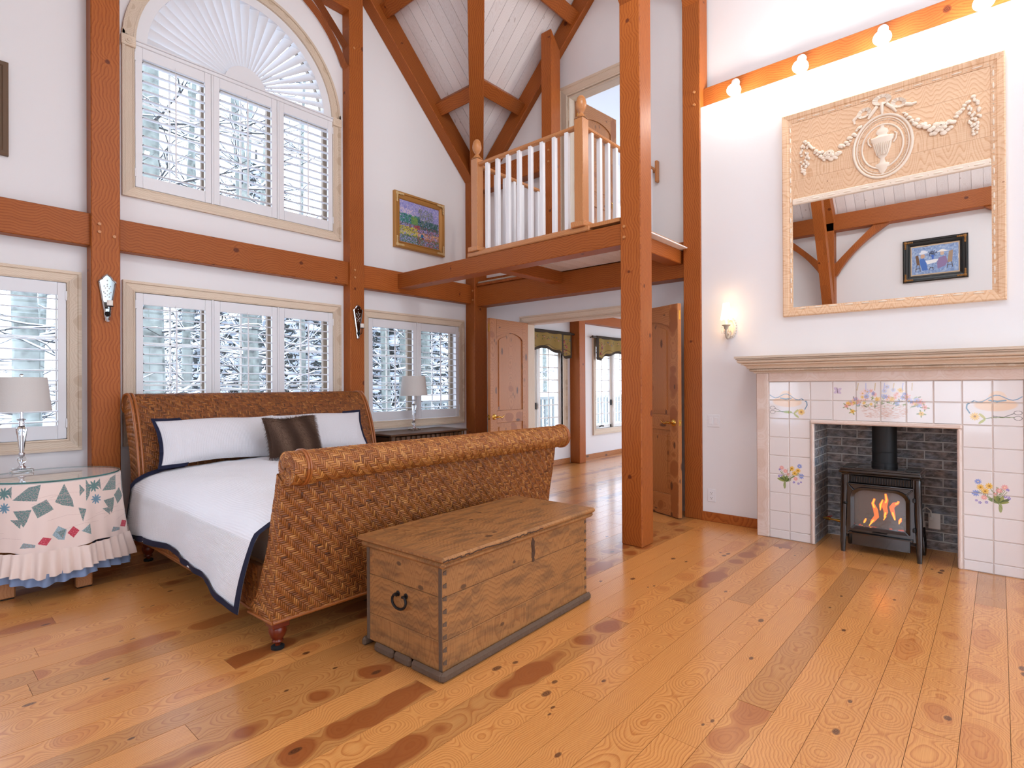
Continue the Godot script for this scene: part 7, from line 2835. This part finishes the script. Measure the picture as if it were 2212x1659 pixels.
func build_wall_things() -> void:
	# garden painting
	var o := thing("garden_painting", "gold framed impressionist garden painting with yellow flowers", "painting", Vector3(4.272, 3.212, ZW))
	picture_frame(o, 0.765, 0.655, 0.085, M.gold, 0.05)
	corner_ornaments(o, 0.765, 0.655, 0.085, flat(Color(0.82, 0.70, 0.50), 0.5), 0.05)
	var m := MB.new()
	m.box(Vector3(0.615, 0.505, 0.01), 0.0, xf(Vector3(0, 0, 0.014)))
	m.quad(Vector3(-0.3, -0.245, 0.02), Vector3(0.3, -0.245, 0.02), Vector3(0.3, 0.245, 0.02), Vector3(-0.3, 0.245, 0.02), Vector2(0, 1), Vector2(1, 1), Vector2(1, 0), Vector2(0, 0))
	put(m, "canvas", textured(garden_painting(), 0.6), o)
	# picture by the window wall's west end: only its frame edge is in view
	o = thing("framed_picture", "picture in weathered barn wood frame at the edge of window wall", "picture", Vector3(0.0, 3.235, ZW))
	picture_frame(o, 1.142, 0.66, 0.1, flat(Color(0.42, 0.33, 0.25), 0.7), 0.035)
	m = MB.new()
	m.box(Vector3(0.96, 0.48, 0.008), 0.0, xf(Vector3(0, 0, 0.008)))
	put(m, "mat_board", flat(Color(0.85, 0.82, 0.77), 0.8), o)
	# picture on the west wall, seen in the mirror
	o = thing("cafe_painting", "black and gold framed blue painting of two seated figures in hats", "painting", Vector3(XWST, 3.203, -0.745))
	o.basis = Basis(Vector3(0, 0, -1), Vector3.UP, Vector3(1, 0, 0))
	picture_frame(o, 0.81, 0.665, 0.1, flat(Color(0.06, 0.058, 0.06), 0.4), 0.045)
	corner_ornaments(o, 0.81, 0.665, 0.1, flat(Color(0.55, 0.38, 0.18), 0.4, 0.5), 0.045)
	m = MB.new()
	m.quad(Vector3(-0.305, -0.235, 0.016), Vector3(0.305, -0.235, 0.016), Vector3(0.305, 0.235, 0.016), Vector3(-0.305, 0.235, 0.016))
	put(m, "liner", flat(Color(0.80, 0.70, 0.58), 0.7), o)
	m = MB.new()
	m.box(Vector3(0.58, 0.43, 0.008), 0.0, xf(Vector3(0, 0, 0.014)))
	m.quad(Vector3(-0.285, -0.21, 0.0185), Vector3(0.285, -0.21, 0.0185), Vector3(0.285, 0.21, 0.0185), Vector3(-0.285, 0.21, 0.0185), Vector2(1, 1), Vector2(0, 1), Vector2(0, 0), Vector2(1, 0))
	put(m, "canvas", textured(cafe_painting(), 0.6), o)
	candle_sconce(1.117, "mirrored candle sconce on the post beside the cloth-covered table")
	candle_sconce(3.322, "mirrored candle sconce on the post behind the headboard corner")
	# lit sconce with a scalloped shade
	var s := east_wall_node(thing("crystal_sconce", "cream wall sconce with scalloped lit shade and crystal drops", "sconce"), XF)
	s.position.z = -1.825
	m = MB.new()
	var ring := []
	for k in 25:
		var a := TAU * k / 24
		ring.append(Vector3(0.01 + cos(a) * 0.038, 1.775 + sin(a) * 0.075, 0.008))
	m.tube(ring, 0.012, 7, false)
	for k in 22:
		var a := TAU * k / 22
		m.ball(Vector3(0.01 + cos(a) * 0.048, 1.775 + sin(a) * 0.087, 0.008), Vector3(0.008, 0.009, 0.008), 7, 4)
	var plate := PackedVector2Array()
	for k in 20:
		plate.append(Vector2(0.01 + cos(TAU * k / 20) * 0.034, 1.775 + sin(TAU * k / 20) * 0.07))
	m.prism(plate, 0.01, Transform3D.IDENTITY)
	put(m, "wall_plate", M.cream_paint, s)
	m = MB.new()
	m.tube([Vector3(0.005, 1.74, 0.012), Vector3(0.003, 1.70, 0.035), Vector3(0, 1.678, 0.06), Vector3(0, 1.69, 0.085), Vector3(0, 1.73, 0.092), Vector3(0, 1.77, 0.09)], [0.012, 0.011, 0.01, 0.01, 0.009, 0.008], 9)
	m.lathe([Vector2(0.006, 1.75), Vector2(0.018, 1.765), Vector2(0.016, 1.78), Vector2(0.036, 1.792), Vector2(0.039, 1.797), Vector2(0.012, 1.797)], 16, xf(Vector3(0, 0, 0.09)))
	put(m, "arm", flat(Color(0.74, 0.69, 0.62), 0.5), s)
	m = MB.new()
	m.lathe_hard([Vector2(0.010, 1.797), Vector2(0.010, 1.86)], 12, xf(Vector3(0, 0, 0.09)))
	put(m, "candle_sleeve", M.candle, s)
	for k in 6:
		m = MB.new()
		var a := TAU * k / 6 + 0.3
		var c := Vector3(cos(a) * 0.036, 0, 0.09 - sin(a) * 0.036)
		m.tube([c + Vector3(0, 1.79, 0), c + Vector3(0, 1.745, 0)], 0.001, 4)
		m.ball(c + Vector3(0, 1.775, 0), Vector3(0.004, 0.004, 0.004), 6, 4)
		m.lathe_hard([Vector2(0.0, 1.718), Vector2(0.005, 1.728), Vector2(0.0, 1.746)], 6, xf(c))
		put(m, "crystal_drop", M.crystal, s)
	m = MB.new()
	var rows := []
	for j in 9:
		var t := j / 8.0
		var row := PackedVector3Array()
		for k in 49:
			var a := TAU * k / 48
			var lobe := absf(sin(a * 4.0))
			var r := lerpf(0.052, 0.028, pow(t, 0.8)) * (0.93 + 0.07 * lobe)
			var y := lerpf(1.855 - 0.014 * lobe, 1.985 + 0.008 * lobe, t)
			row.append(Vector3(cos(a) * r, y, 0.09 - sin(a) * r))
		rows.append(row)
	m.grid(rows, 0.1, 0.1, true)
	var sh := flat(Color(0.98, 0.95, 0.88), 0.8)
	sh.emission_enabled = true
	sh.emission = Color(1.0, 0.93, 0.80)
	sh.emission_energy_multiplier = 1.15
	put(m, "lamp_shade", sh, s)
	var l := OmniLight3D.new()
	l.name = "sconce_light"
	l.light_color = Color(1.0, 0.80, 0.58)
	l.light_energy = 0.02
	l.light_size = 0.04
	l.omni_range = 12.0
	l.omni_attenuation = 2.0
	l.shadow_enabled = true
	s.add_child(l)
	l.position = Vector3(0, 1.92, 0.09)
	# switch plate and socket
	var sw := east_wall_node(thing("switch_plate", "white double rocker switch plate by the chimney wall post", "switch"), XF)
	m = MB.new()
	m.box(Vector3(0.116, 0.116, 0.007), 0.003, xf(Vector3(-1.978, 0.93, 0.0035)))
	put(m, "plate", M.white, sw)
	for k in 2:
		m = MB.new()
		m.box(Vector3(0.034, 0.066, 0.006), 0.002, xf(Vector3(-2.0 + k * 0.046, 0.93, 0.009), 0.06 if k else -0.06))
		put(m, "rocker", M.white, sw)
	var so := east_wall_node(thing("wall_socket", "white double power socket low on the chimney wall", "socket"), XF)
	m = MB.new()
	m.box(Vector3(0.074, 0.118, 0.006), 0.003, xf(Vector3(-2.0, 0.24, 0.003)))
	put(m, "plate", M.white, so)
	for k in 2:
		var y := 0.216 + k * 0.046
		m = MB.new()
		m.box(Vector3(0.034, 0.03, 0.003), 0.001, xf(Vector3(-2.0, y, 0.007)))
		put(m, "receptacle", M.white, so)
		for q in [[-0.007, 0.005], [0.007, 0.005], [0.0, -0.007]]:
			m = MB.new()
			m.box(Vector3(0.003, 0.008, 0.002), 0.0, xf(Vector3(-2.0 + q[0], y + q[1], 0.0085)))
			put(m, "slot", M.void, so)
	# reflector bulbs on the beam
	var zs := [-1.758, -1.217, -0.651, -0.066, 0.5]
	var names := ["lit reflector bulb nearest the post on the beam", "second lit reflector bulb from the post on the beam", "third lit reflector bulb from the post on the beam", "fourth lit reflector bulb from the post on the beam", "fifth lit reflector bulb from the post on the beam"]
	for k in zs.size():
		bulb(Vector3(4.985, 3.87, zs[k]), names[k], 0.22)


# the chandelier over the middle of the room, added out of view to brighten the ceiling slopes
func build_fill_chandelier() -> void:
	var o := thing("fill_chandelier", "six-armed iron chandelier added out of view under the ridge", "fill_chandelier", Vector3(RX, 4.75, -0.9))
	var m := MB.new()
	m.tube([Vector3(0, 0.1, 0), Vector3(0, 2.1, 0)], 0.008, 6)
	m.lathe([Vector2(0.0, -0.12), Vector2(0.03, -0.08), Vector2(0.015, -0.02), Vector2(0.04, 0.04), Vector2(0.02, 0.1), Vector2(0.0, 0.14)], 12)
	put(m, "stem", M.iron, o)
	for k in 6:
		var a := TAU * k / 6
		var d := Vector3(cos(a), 0, sin(a))
		m = MB.new()
		m.tube([d * 0.02, d * 0.15 + Vector3(0, -0.07, 0), d * 0.3 + Vector3(0, -0.05, 0), d * 0.38 + Vector3(0, 0.03, 0)], 0.008, 7)
		m.lathe([Vector2(0.0, 0.03), Vector2(0.03, 0.035), Vector2(0.032, 0.04), Vector2(0.012, 0.045), Vector2(0.012, 0.11)], 12, xf(d * 0.38))
		var arm := put(m, "arm", M.iron, o)
		m = MB.new()
		m.lathe([Vector2(0.012, 0.11), Vector2(0.03, 0.14), Vector2(0.034, 0.17), Vector2(0.024, 0.2), Vector2(0.0, 0.215)], 14, xf(d * 0.38))
		var g := flat(Color(1, 1, 1), 0.4)
		g.emission_enabled = true
		g.emission = Color(1.0, 0.97, 0.93)
		g.emission_energy_multiplier = 2.0
		put(m, "glowing_bulb", g, arm)
		var l := OmniLight3D.new()
		l.name = "added_fill_light"
		l.light_color = Color(0.93, 0.965, 1.0)
		l.light_energy = 0.42
		l.light_size = 0.1
		l.omni_range = 30.0
		l.omni_attenuation = 2.0
		l.shadow_enabled = true
		o.add_child(l, true)
		l.position = d * 0.38 + Vector3(0, 0.165, 0)


# ---------------------------------------------------------------- the room beyond the double doors

func valance_print() -> Image:
	var im := Image.create(640, 224, false, Image.FORMAT_RGB8)
	im.fill(Color(0.56, 0.46, 0.24))
	var r := RandomNumberGenerator.new()
	r.seed = 33
	for k in 900:
		dab(im, r.randf() * 640, r.randf() * 224, 3, 1.5, r.randf() * PI, Color(0.50, 0.41, 0.22).lightened(r.randf() * 0.12), 0.5)
	for k in 70:
		var x := r.randf() * 640
		var y := 26 + r.randf() * 34
		leaf(im, x, y, r.randf_range(9, 16), r.randf() * TAU, [Color(0.24, 0.27, 0.17), Color(0.30, 0.32, 0.22)][k % 2], 0.9)
		if k % 4 == 0:
			blossom(im, x + 6, y + 4, 7, 6, [Color(0.62, 0.26, 0.26), Color(0.70, 0.46, 0.44), Color(0.36, 0.38, 0.46)][k % 3], Color(0.7, 0.6, 0.4), 0.0, 0.9)
	for e in [50, 590]:
		for k in 9:
			blossom(im, e + r.randf_range(-26, 26), 60 + k * 13 + r.randf_range(-6, 6), r.randf_range(7, 13), 7, [Color(0.50, 0.14, 0.17), Color(0.66, 0.34, 0.34), Color(0.42, 0.30, 0.36)][k % 3], Color(0.4, 0.2, 0.15), 0.0, 0.95)
			leaf(im, e + r.randf_range(-30, 30), 60 + k * 14, 16, r.randf() * TAU, Color(0.25, 0.28, 0.18), 0.9)
	for q in 2:
		var pts := []
		for k in 65:
			var t := k / 64.0
			pts.append(Vector2(t * 640, 150 - 42.0 * sin(t * PI) + 12.0 * sin(t * TAU * 3.0) + q * 14))
		stroke(im, pts, 2.2, [Color(0.38, 0.30, 0.18), Color(0.66, 0.53, 0.34)][q], 0.9)
	return im


func build_far_room() -> void:
	# unseen windows added to brighten the hall and loft room
	var nth := 30
	for h in [["x", -4.9, -2.8, 0.3, 2.2, "added north window in the end wall of the hall room"], ["x", -2.4, -0.3, 0.3, 2.2, "added south window in the end wall of the hall room"], ["x", -4.6, -0.6, 3.1, 4.8, "added wide window in the end wall of the loft room"], ["s", 5.9, 7.8, 0.3, 2.2, "added window in the hall side wall close to the chimney"], ["s", 8.1, 10.0, 0.3, 2.2, "added window in the hall side wall close to the end"], ["s", 6.0, 9.8, 3.1, 4.8, "added wide window in the side wall of the loft room"], ["n", 6.2, 9.6, 3.2, 4.7, "added wide window of the loft room over the valance windows"]]:
		var o := setting("window_%d" % nth, h[5], "window")
		nth += 1
		match h[0]:
			"x":
				o.position.x = 10.4
				o.basis = Basis(Vector3(0, 0, 1), Vector3.UP, Vector3(-1, 0, 0))
				sash(o, h[1], h[2], h[3], h[4], -0.07, M.ivory, 3, 2)
			"s":
				o.position.z = 0.43
				o.basis = Basis(Vector3(-1, 0, 0), Vector3.UP, Vector3(0, 0, -1))
				sash(o, -h[2], -h[1], h[3], h[4], 0.0, M.ivory, 3, 2)
			"n":
				o.position.z = ZW - 0.08
				sash(o, h[1], h[2], h[3], h[4], 0.0, M.ivory, 3, 2)
	post("timber post between the two valance windows in the hall room", 7.4, 7.575, ZW, -5.08, 0.0, 2.46)
	timber("timber_beam", "beam under the ceiling above the valance windows", "beam", Vector3(5.43, 2.38, -5.2), Vector3(10.4, 2.38, -5.2), 0.14, 0.16)
	var k := 20
	for w in [[6.0, 7.2, "tall casement window with tapestry valance near the doorway"], [8.16, 9.4, "tall casement window with tapestry valance beyond the hall post"]]:
		var o := setting("window_%d" % k, w[2], "window", Vector3(0, 0, ZW))
		k += 1
		casing(o, w[0], w[1], 0.5, 2.0, 0.1, M.pale)
		var mid: float = (w[0] + w[1]) * 0.5
		sash(o, w[0], mid - 0.015, 0.5, 2.0, -0.07, M.ivory, 2, 7, 0.055)
		sash(o, mid + 0.015, w[1], 0.5, 2.0, -0.07, M.ivory, 2, 7, 0.055)
		var m := MB.new()
		m.box(Vector3(0.05, 1.5, 0.1), 0.004, xf(Vector3(mid, 1.25, -0.05)))
		put(m, "mullion", M.ivory, o)
		m = MB.new()
		m.box(Vector3(0.02, 0.1, 0.03), 0.004, xf(Vector3(mid - 0.06, 0.95, -0.03)))
		m.tube([Vector3(w[0] + 0.15, 0.53, -0.02), Vector3(w[0] + 0.18, 0.545, 0.0), Vector3(w[0] + 0.24, 0.54, 0.01)], 0.012, 7)
		put(m, "window_latch", M.iron, o)
	var im := valance_print()
	var mat := textured(im, 0.95)
	mat.backlight_enabled = true
	mat.backlight = Color(0.12, 0.09, 0.05)
	var brown := flat(Color(0.235, 0.19, 0.15), 0.95)
	for w in [[5.88, 7.32, "tapestry valance with brown scalloped border near the doorway"], [8.06, 9.5, "tapestry valance with brown scalloped border beyond the hall post"]]:
		var o := thing("window_valance", w[2], "valance", Vector3(w[0], 0, -5.185), "tapestry valances in the hall room")
		var len: float = w[1] - w[0]
		var edge := func(t: float) -> float:
			var e := absf(t - 0.5) * 2.0
			var y := 1.80 + 0.03 * cos(t * TAU * 2.0)
			y -= 0.13 * smoothstep(0.55, 0.85, e)
			return y
		var build := func(y_off: float, inset: float, z: float, mt: Material, called: String) -> void:
			var q := MB.new()
			var rows := []
			for j in 2:
				var row := PackedVector3Array()
				for i in 65:
					var t := i / 64.0
					var x := lerpf(inset, len - inset, t)
					var y: float = 2.075 if j == 1 else edge.call(t) + y_off
					row.append(Vector3(x, y, z + 0.012 * sin(t * 26.0)))
				rows.append(row)
			var base := q.v.size()
			q.grid(rows, 1.0 / 64, 1.0)
			for i in 65:
				q.t[base + i] = Vector2(i / 64.0, (2.075 - rows[0][i].y) / 0.42)
				q.t[base + 65 + i] = Vector2(i / 64.0, 0.0)
			put(q, called, mt, o)
		build.call(0.0, 0.0, 0.0, brown, "border")
		build.call(0.045, 0.04, 0.005, mat, "tapestry")
		var m := MB.new()
		m.tube([Vector3(-0.1, 2.09, 0), Vector3(len + 0.1, 2.09, 0)], 0.016, 10)
		m.ball(Vector3(-0.11, 2.09, 0), Vector3(0.022, 0.022, 0.022))
		m.ball(Vector3(len + 0.11, 2.09, 0), Vector3(0.022, 0.022, 0.022))
		for x in [-0.06, len + 0.06]:
			m.tube([Vector3(x, 2.09, 0), Vector3(x, 2.085, -0.085)], 0.008, 7)
		put(m, "rod", flat(Color(0.20, 0.14, 0.10), 0.6), o)
		m = MB.new()
		m.box(Vector3(len, 0.05, 0.05), 0.015, xf(Vector3(len * 0.5, 2.09, 0)))
		put(m, "rod_pocket", brown, o)


# ---------------------------------------------------------------- snow and trees outside

func build_outside() -> void:
	var m := MB.new()
	var nz := FastNoiseLite.new()
	nz.seed = 4
	nz.frequency = 0.08
	var rows := []
	for j in 31:
		var row := PackedVector3Array()
		for i in 61:
			var x := -30.0 + i * 1.6
			var z := -5.6 - pow(j / 30.0, 1.8) * 70.0
			row.append(Vector3(x, -0.55 + 0.9 * nz.get_noise_2d(x, z) + maxf(0.0, (-z - 16.0)) * 0.16, z))
		rows.append(row)
	m.grid(rows, 1.0, 1.0)
	var g := put(m, "snow_ground", M.snow)
	tag(g, "deep snow on the slope outside the windows", "snow")
	g.set_meta("kind", "stuff")
	# deck railing outside the hall windows
	var dk := thing("deck_railing", "grey wooden deck railing capped with snow outside the hall window", "railing", Vector3(0, 0, -7.6))
	for y in [0.28, 0.98]:
		m = MB.new()
		m.box(Vector3(9.0, 0.06, 0.06), 0.005, xf(Vector3(10.5, y, 0)))
		put(m, "rail", M.sash_grey, dk)
	m = MB.new()
	m.box(Vector3(9.0, 0.12, 0.14), 0.05, xf(Vector3(10.5, 1.06, 0)))
	put(m, "snow_cap", M.snow, dk)
	m = MB.new()
	m.box(Vector3(0.04, 0.7, 0.04), 0.004, xf(Vector3(0, 0.63, 0)))
	var bm := m.mesh()
	for k in 60:
		var b := put(bm, "baluster", M.sash_grey, dk)
		b.position.x = 6.1 + k * 0.145
	# aspens: a few individuals, then copies
	var protos := []
	for v in 3:
		protos.append(aspen(v))
	var spots := [[1.05, -8.5, 0.14, 2], [2.37, -8.5, 0.16, 0], [3.05, -9.3, 0.07, 1], [3.87, -9.0, 0.13, 2], [6.5, -9.0, 0.1, 0], [7.2, -9.4, 0.09, 1], [8.0, -9.6, 0.12, 2], [0.5, -10.5, 0.1, 0], [4.6, -11.0, 0.09, 1], [2.9, -12.0, 0.09, 2], [5.3, -10.0, 0.07, 0], [12.6, -10.4, 0.11, 1], [14.2, -12.0, 0.1, 2], [16.6, -10.8, 0.1, 0], [0.1, -13.5, 0.1, 1], [4.2, -13.0, 0.09, 0], [9.2, -11.0, 0.09, 2], [6.0, -13.5, 0.1, 1], [1.9, -14.0, 0.09, 0], [18.0, -14.0, 0.1, 1]]
	var first := [true, true, true]
	for k in spots.size():
		var p: Array = spots[k]
		var o: Node3D = protos[p[3]]
		if not first[p[3]]:
			o = protos[p[3]].duplicate()
			o.name = numbered("aspen_tree")
			add_child(o, true)
		first[p[3]] = false
		o.position = Vector3(p[0], -0.9 + maxf(0.0, (-p[1] - 16.0)) * 0.16, p[1])
		o.rotation.y = k * 2.1
		var sc: float = p[2] / 0.1
		o.scale = Vector3(sc, 1.0 + (sc - 1.0) * 0.3, sc)
	var cp := conifer()
	var cs := [[5.9, -11.2, 0.85], [8.2, -11.2, 1.0], [9.9, -11.8, 1.0], [7.3, -12.6, 0.9], [6.6, -15.0, 1.3], [10.6, -14.5, 1.3], [4.9, -14.5, 0.8]]
	for k in cs.size():
		var o: Node3D = cp
		if k > 0:
			o = cp.duplicate()
			o.name = numbered("snowy_spruce")
			add_child(o, true)
		o.position = Vector3(cs[k][0], -0.8, cs[k][1])
		o.rotation.y = k * 1.7
		o.scale = Vector3.ONE * cs[k][2]


func aspen(v: int) -> Node3D:
	var o := thing("aspen_tree", "bare white aspen with snowy twigs outside the windows", "tree", Vector3.ZERO, "snowy aspens outside the windows")
	var r := RandomNumberGenerator.new()
	r.seed = 100 + v
	var m := MB.new()
	var path := []
	var rad := []
	for k in 12:
		var t := k / 11.0
		path.append(Vector3(0.25 * sin(t * 3.0 + v) * t, t * 9.0, 0.2 * sin(t * 2.3 + v * 2.0) * t))
		rad.append(lerpf(0.11, 0.035, t))
	m.tube(path, rad, 10)
	put(m, "trunk", M.aspen, o)
	var tw := MB.new()
	var sn := MB.new()
	for k in 52:
		var t := r.randf_range(0.12, 0.95)
		var p: Vector3 = path[int(t * 11)]
		var a := r.randf() * TAU
		var d := Vector3(cos(a), r.randf_range(-0.1, 0.6), sin(a)).normalized()
		var l := r.randf_range(0.5, 1.5) * (1.1 - 0.4 * t)
		var br := [p]
		for q in 4:
			d = (d + Vector3(r.randf_range(-0.3, 0.3), r.randf_range(-0.25, 0.3), r.randf_range(-0.3, 0.3))).normalized()
			br.append(br[-1] + d * l * 0.25)
		tw.tube(br, [0.014, 0.011, 0.008, 0.006, 0.003], 5, false)
		var top := []
		for q in br:
			top.append(q + Vector3(0, 0.012, 0))
		sn.tube(top, [0.012, 0.014, 0.013, 0.011, 0.006], 5, false)
		for j in 4:
			var b: Vector3 = br[1 + j % 4]
			var e := d
			var tb := [b]
			for q in 3:
				e = (e + Vector3(r.randf_range(-0.7, 0.7), r.randf_range(-0.5, 0.5), r.randf_range(-0.7, 0.7))).normalized()
				tb.append(tb[-1] + e * 0.16)
			tw.tube(tb, [0.006, 0.005, 0.004, 0.002], 4, false)
			if j % 2 == 0:
				var tp := []
				for q in tb:
					tp.append(q + Vector3(0, 0.008, 0))
				sn.tube(tp, [0.007, 0.009, 0.007, 0.004], 4, false)
	put(tw, "twigs", M.bark, o).set_meta("kind", "stuff")
	put(sn, "snow_on_twigs", M.snow, o).set_meta("kind", "stuff")
	return o


func conifer() -> Node3D:
	var o := thing("snowy_spruce", "dark spruce laden with snow outside the windows", "tree", Vector3.ZERO, "snow-laden spruces outside the windows")
	var r := RandomNumberGenerator.new()
	r.seed = 200
	var m := MB.new()
	m.tube([Vector3.ZERO, Vector3(0, 6.5, 0)], [0.12, 0.02], 8)
	put(m, "trunk", M.bark, o)
	var nd := MB.new()
	var sn := MB.new()
	for k in 150:
		var t := pow(k / 150.0, 0.9)
		var y := 0.5 + t * 5.8
		var reach := 1.5 * (1.0 - t) + 0.15
		var a := k * 2.399 + r.randf() * 0.3
		var d := Vector3(cos(a), -0.28, sin(a))
		for q in 4:
			var s := (q + 1.0) / 4.0
			var p := Vector3(0, y, 0) + d * reach * s + Vector3(r.randf_range(-0.1, 0.1), -0.06 * s, r.randf_range(-0.1, 0.1))
			var w := 0.13 + 0.05 * s
			for e in 5:
				var off := Vector3(r.randf_range(-w, w), r.randf_range(-0.1, 0.02), r.randf_range(-w, w)) * 1.4
				nd.tube([p + off * 0.3, p + off + d * 0.12], [0.02, 0.004], 4, false)
			if r.randf() < 0.8:
				sn.ball(p + Vector3(0, 0.035, 0), Vector3(w * r.randf_range(0.6, 1.0), 0.05, w * r.randf_range(0.6, 1.0)), 7, 4)
	put(nd, "needles", M.needles, o).set_meta("kind", "stuff")
	put(sn, "snow_clumps", M.snow, o).set_meta("kind", "stuff")
	return o
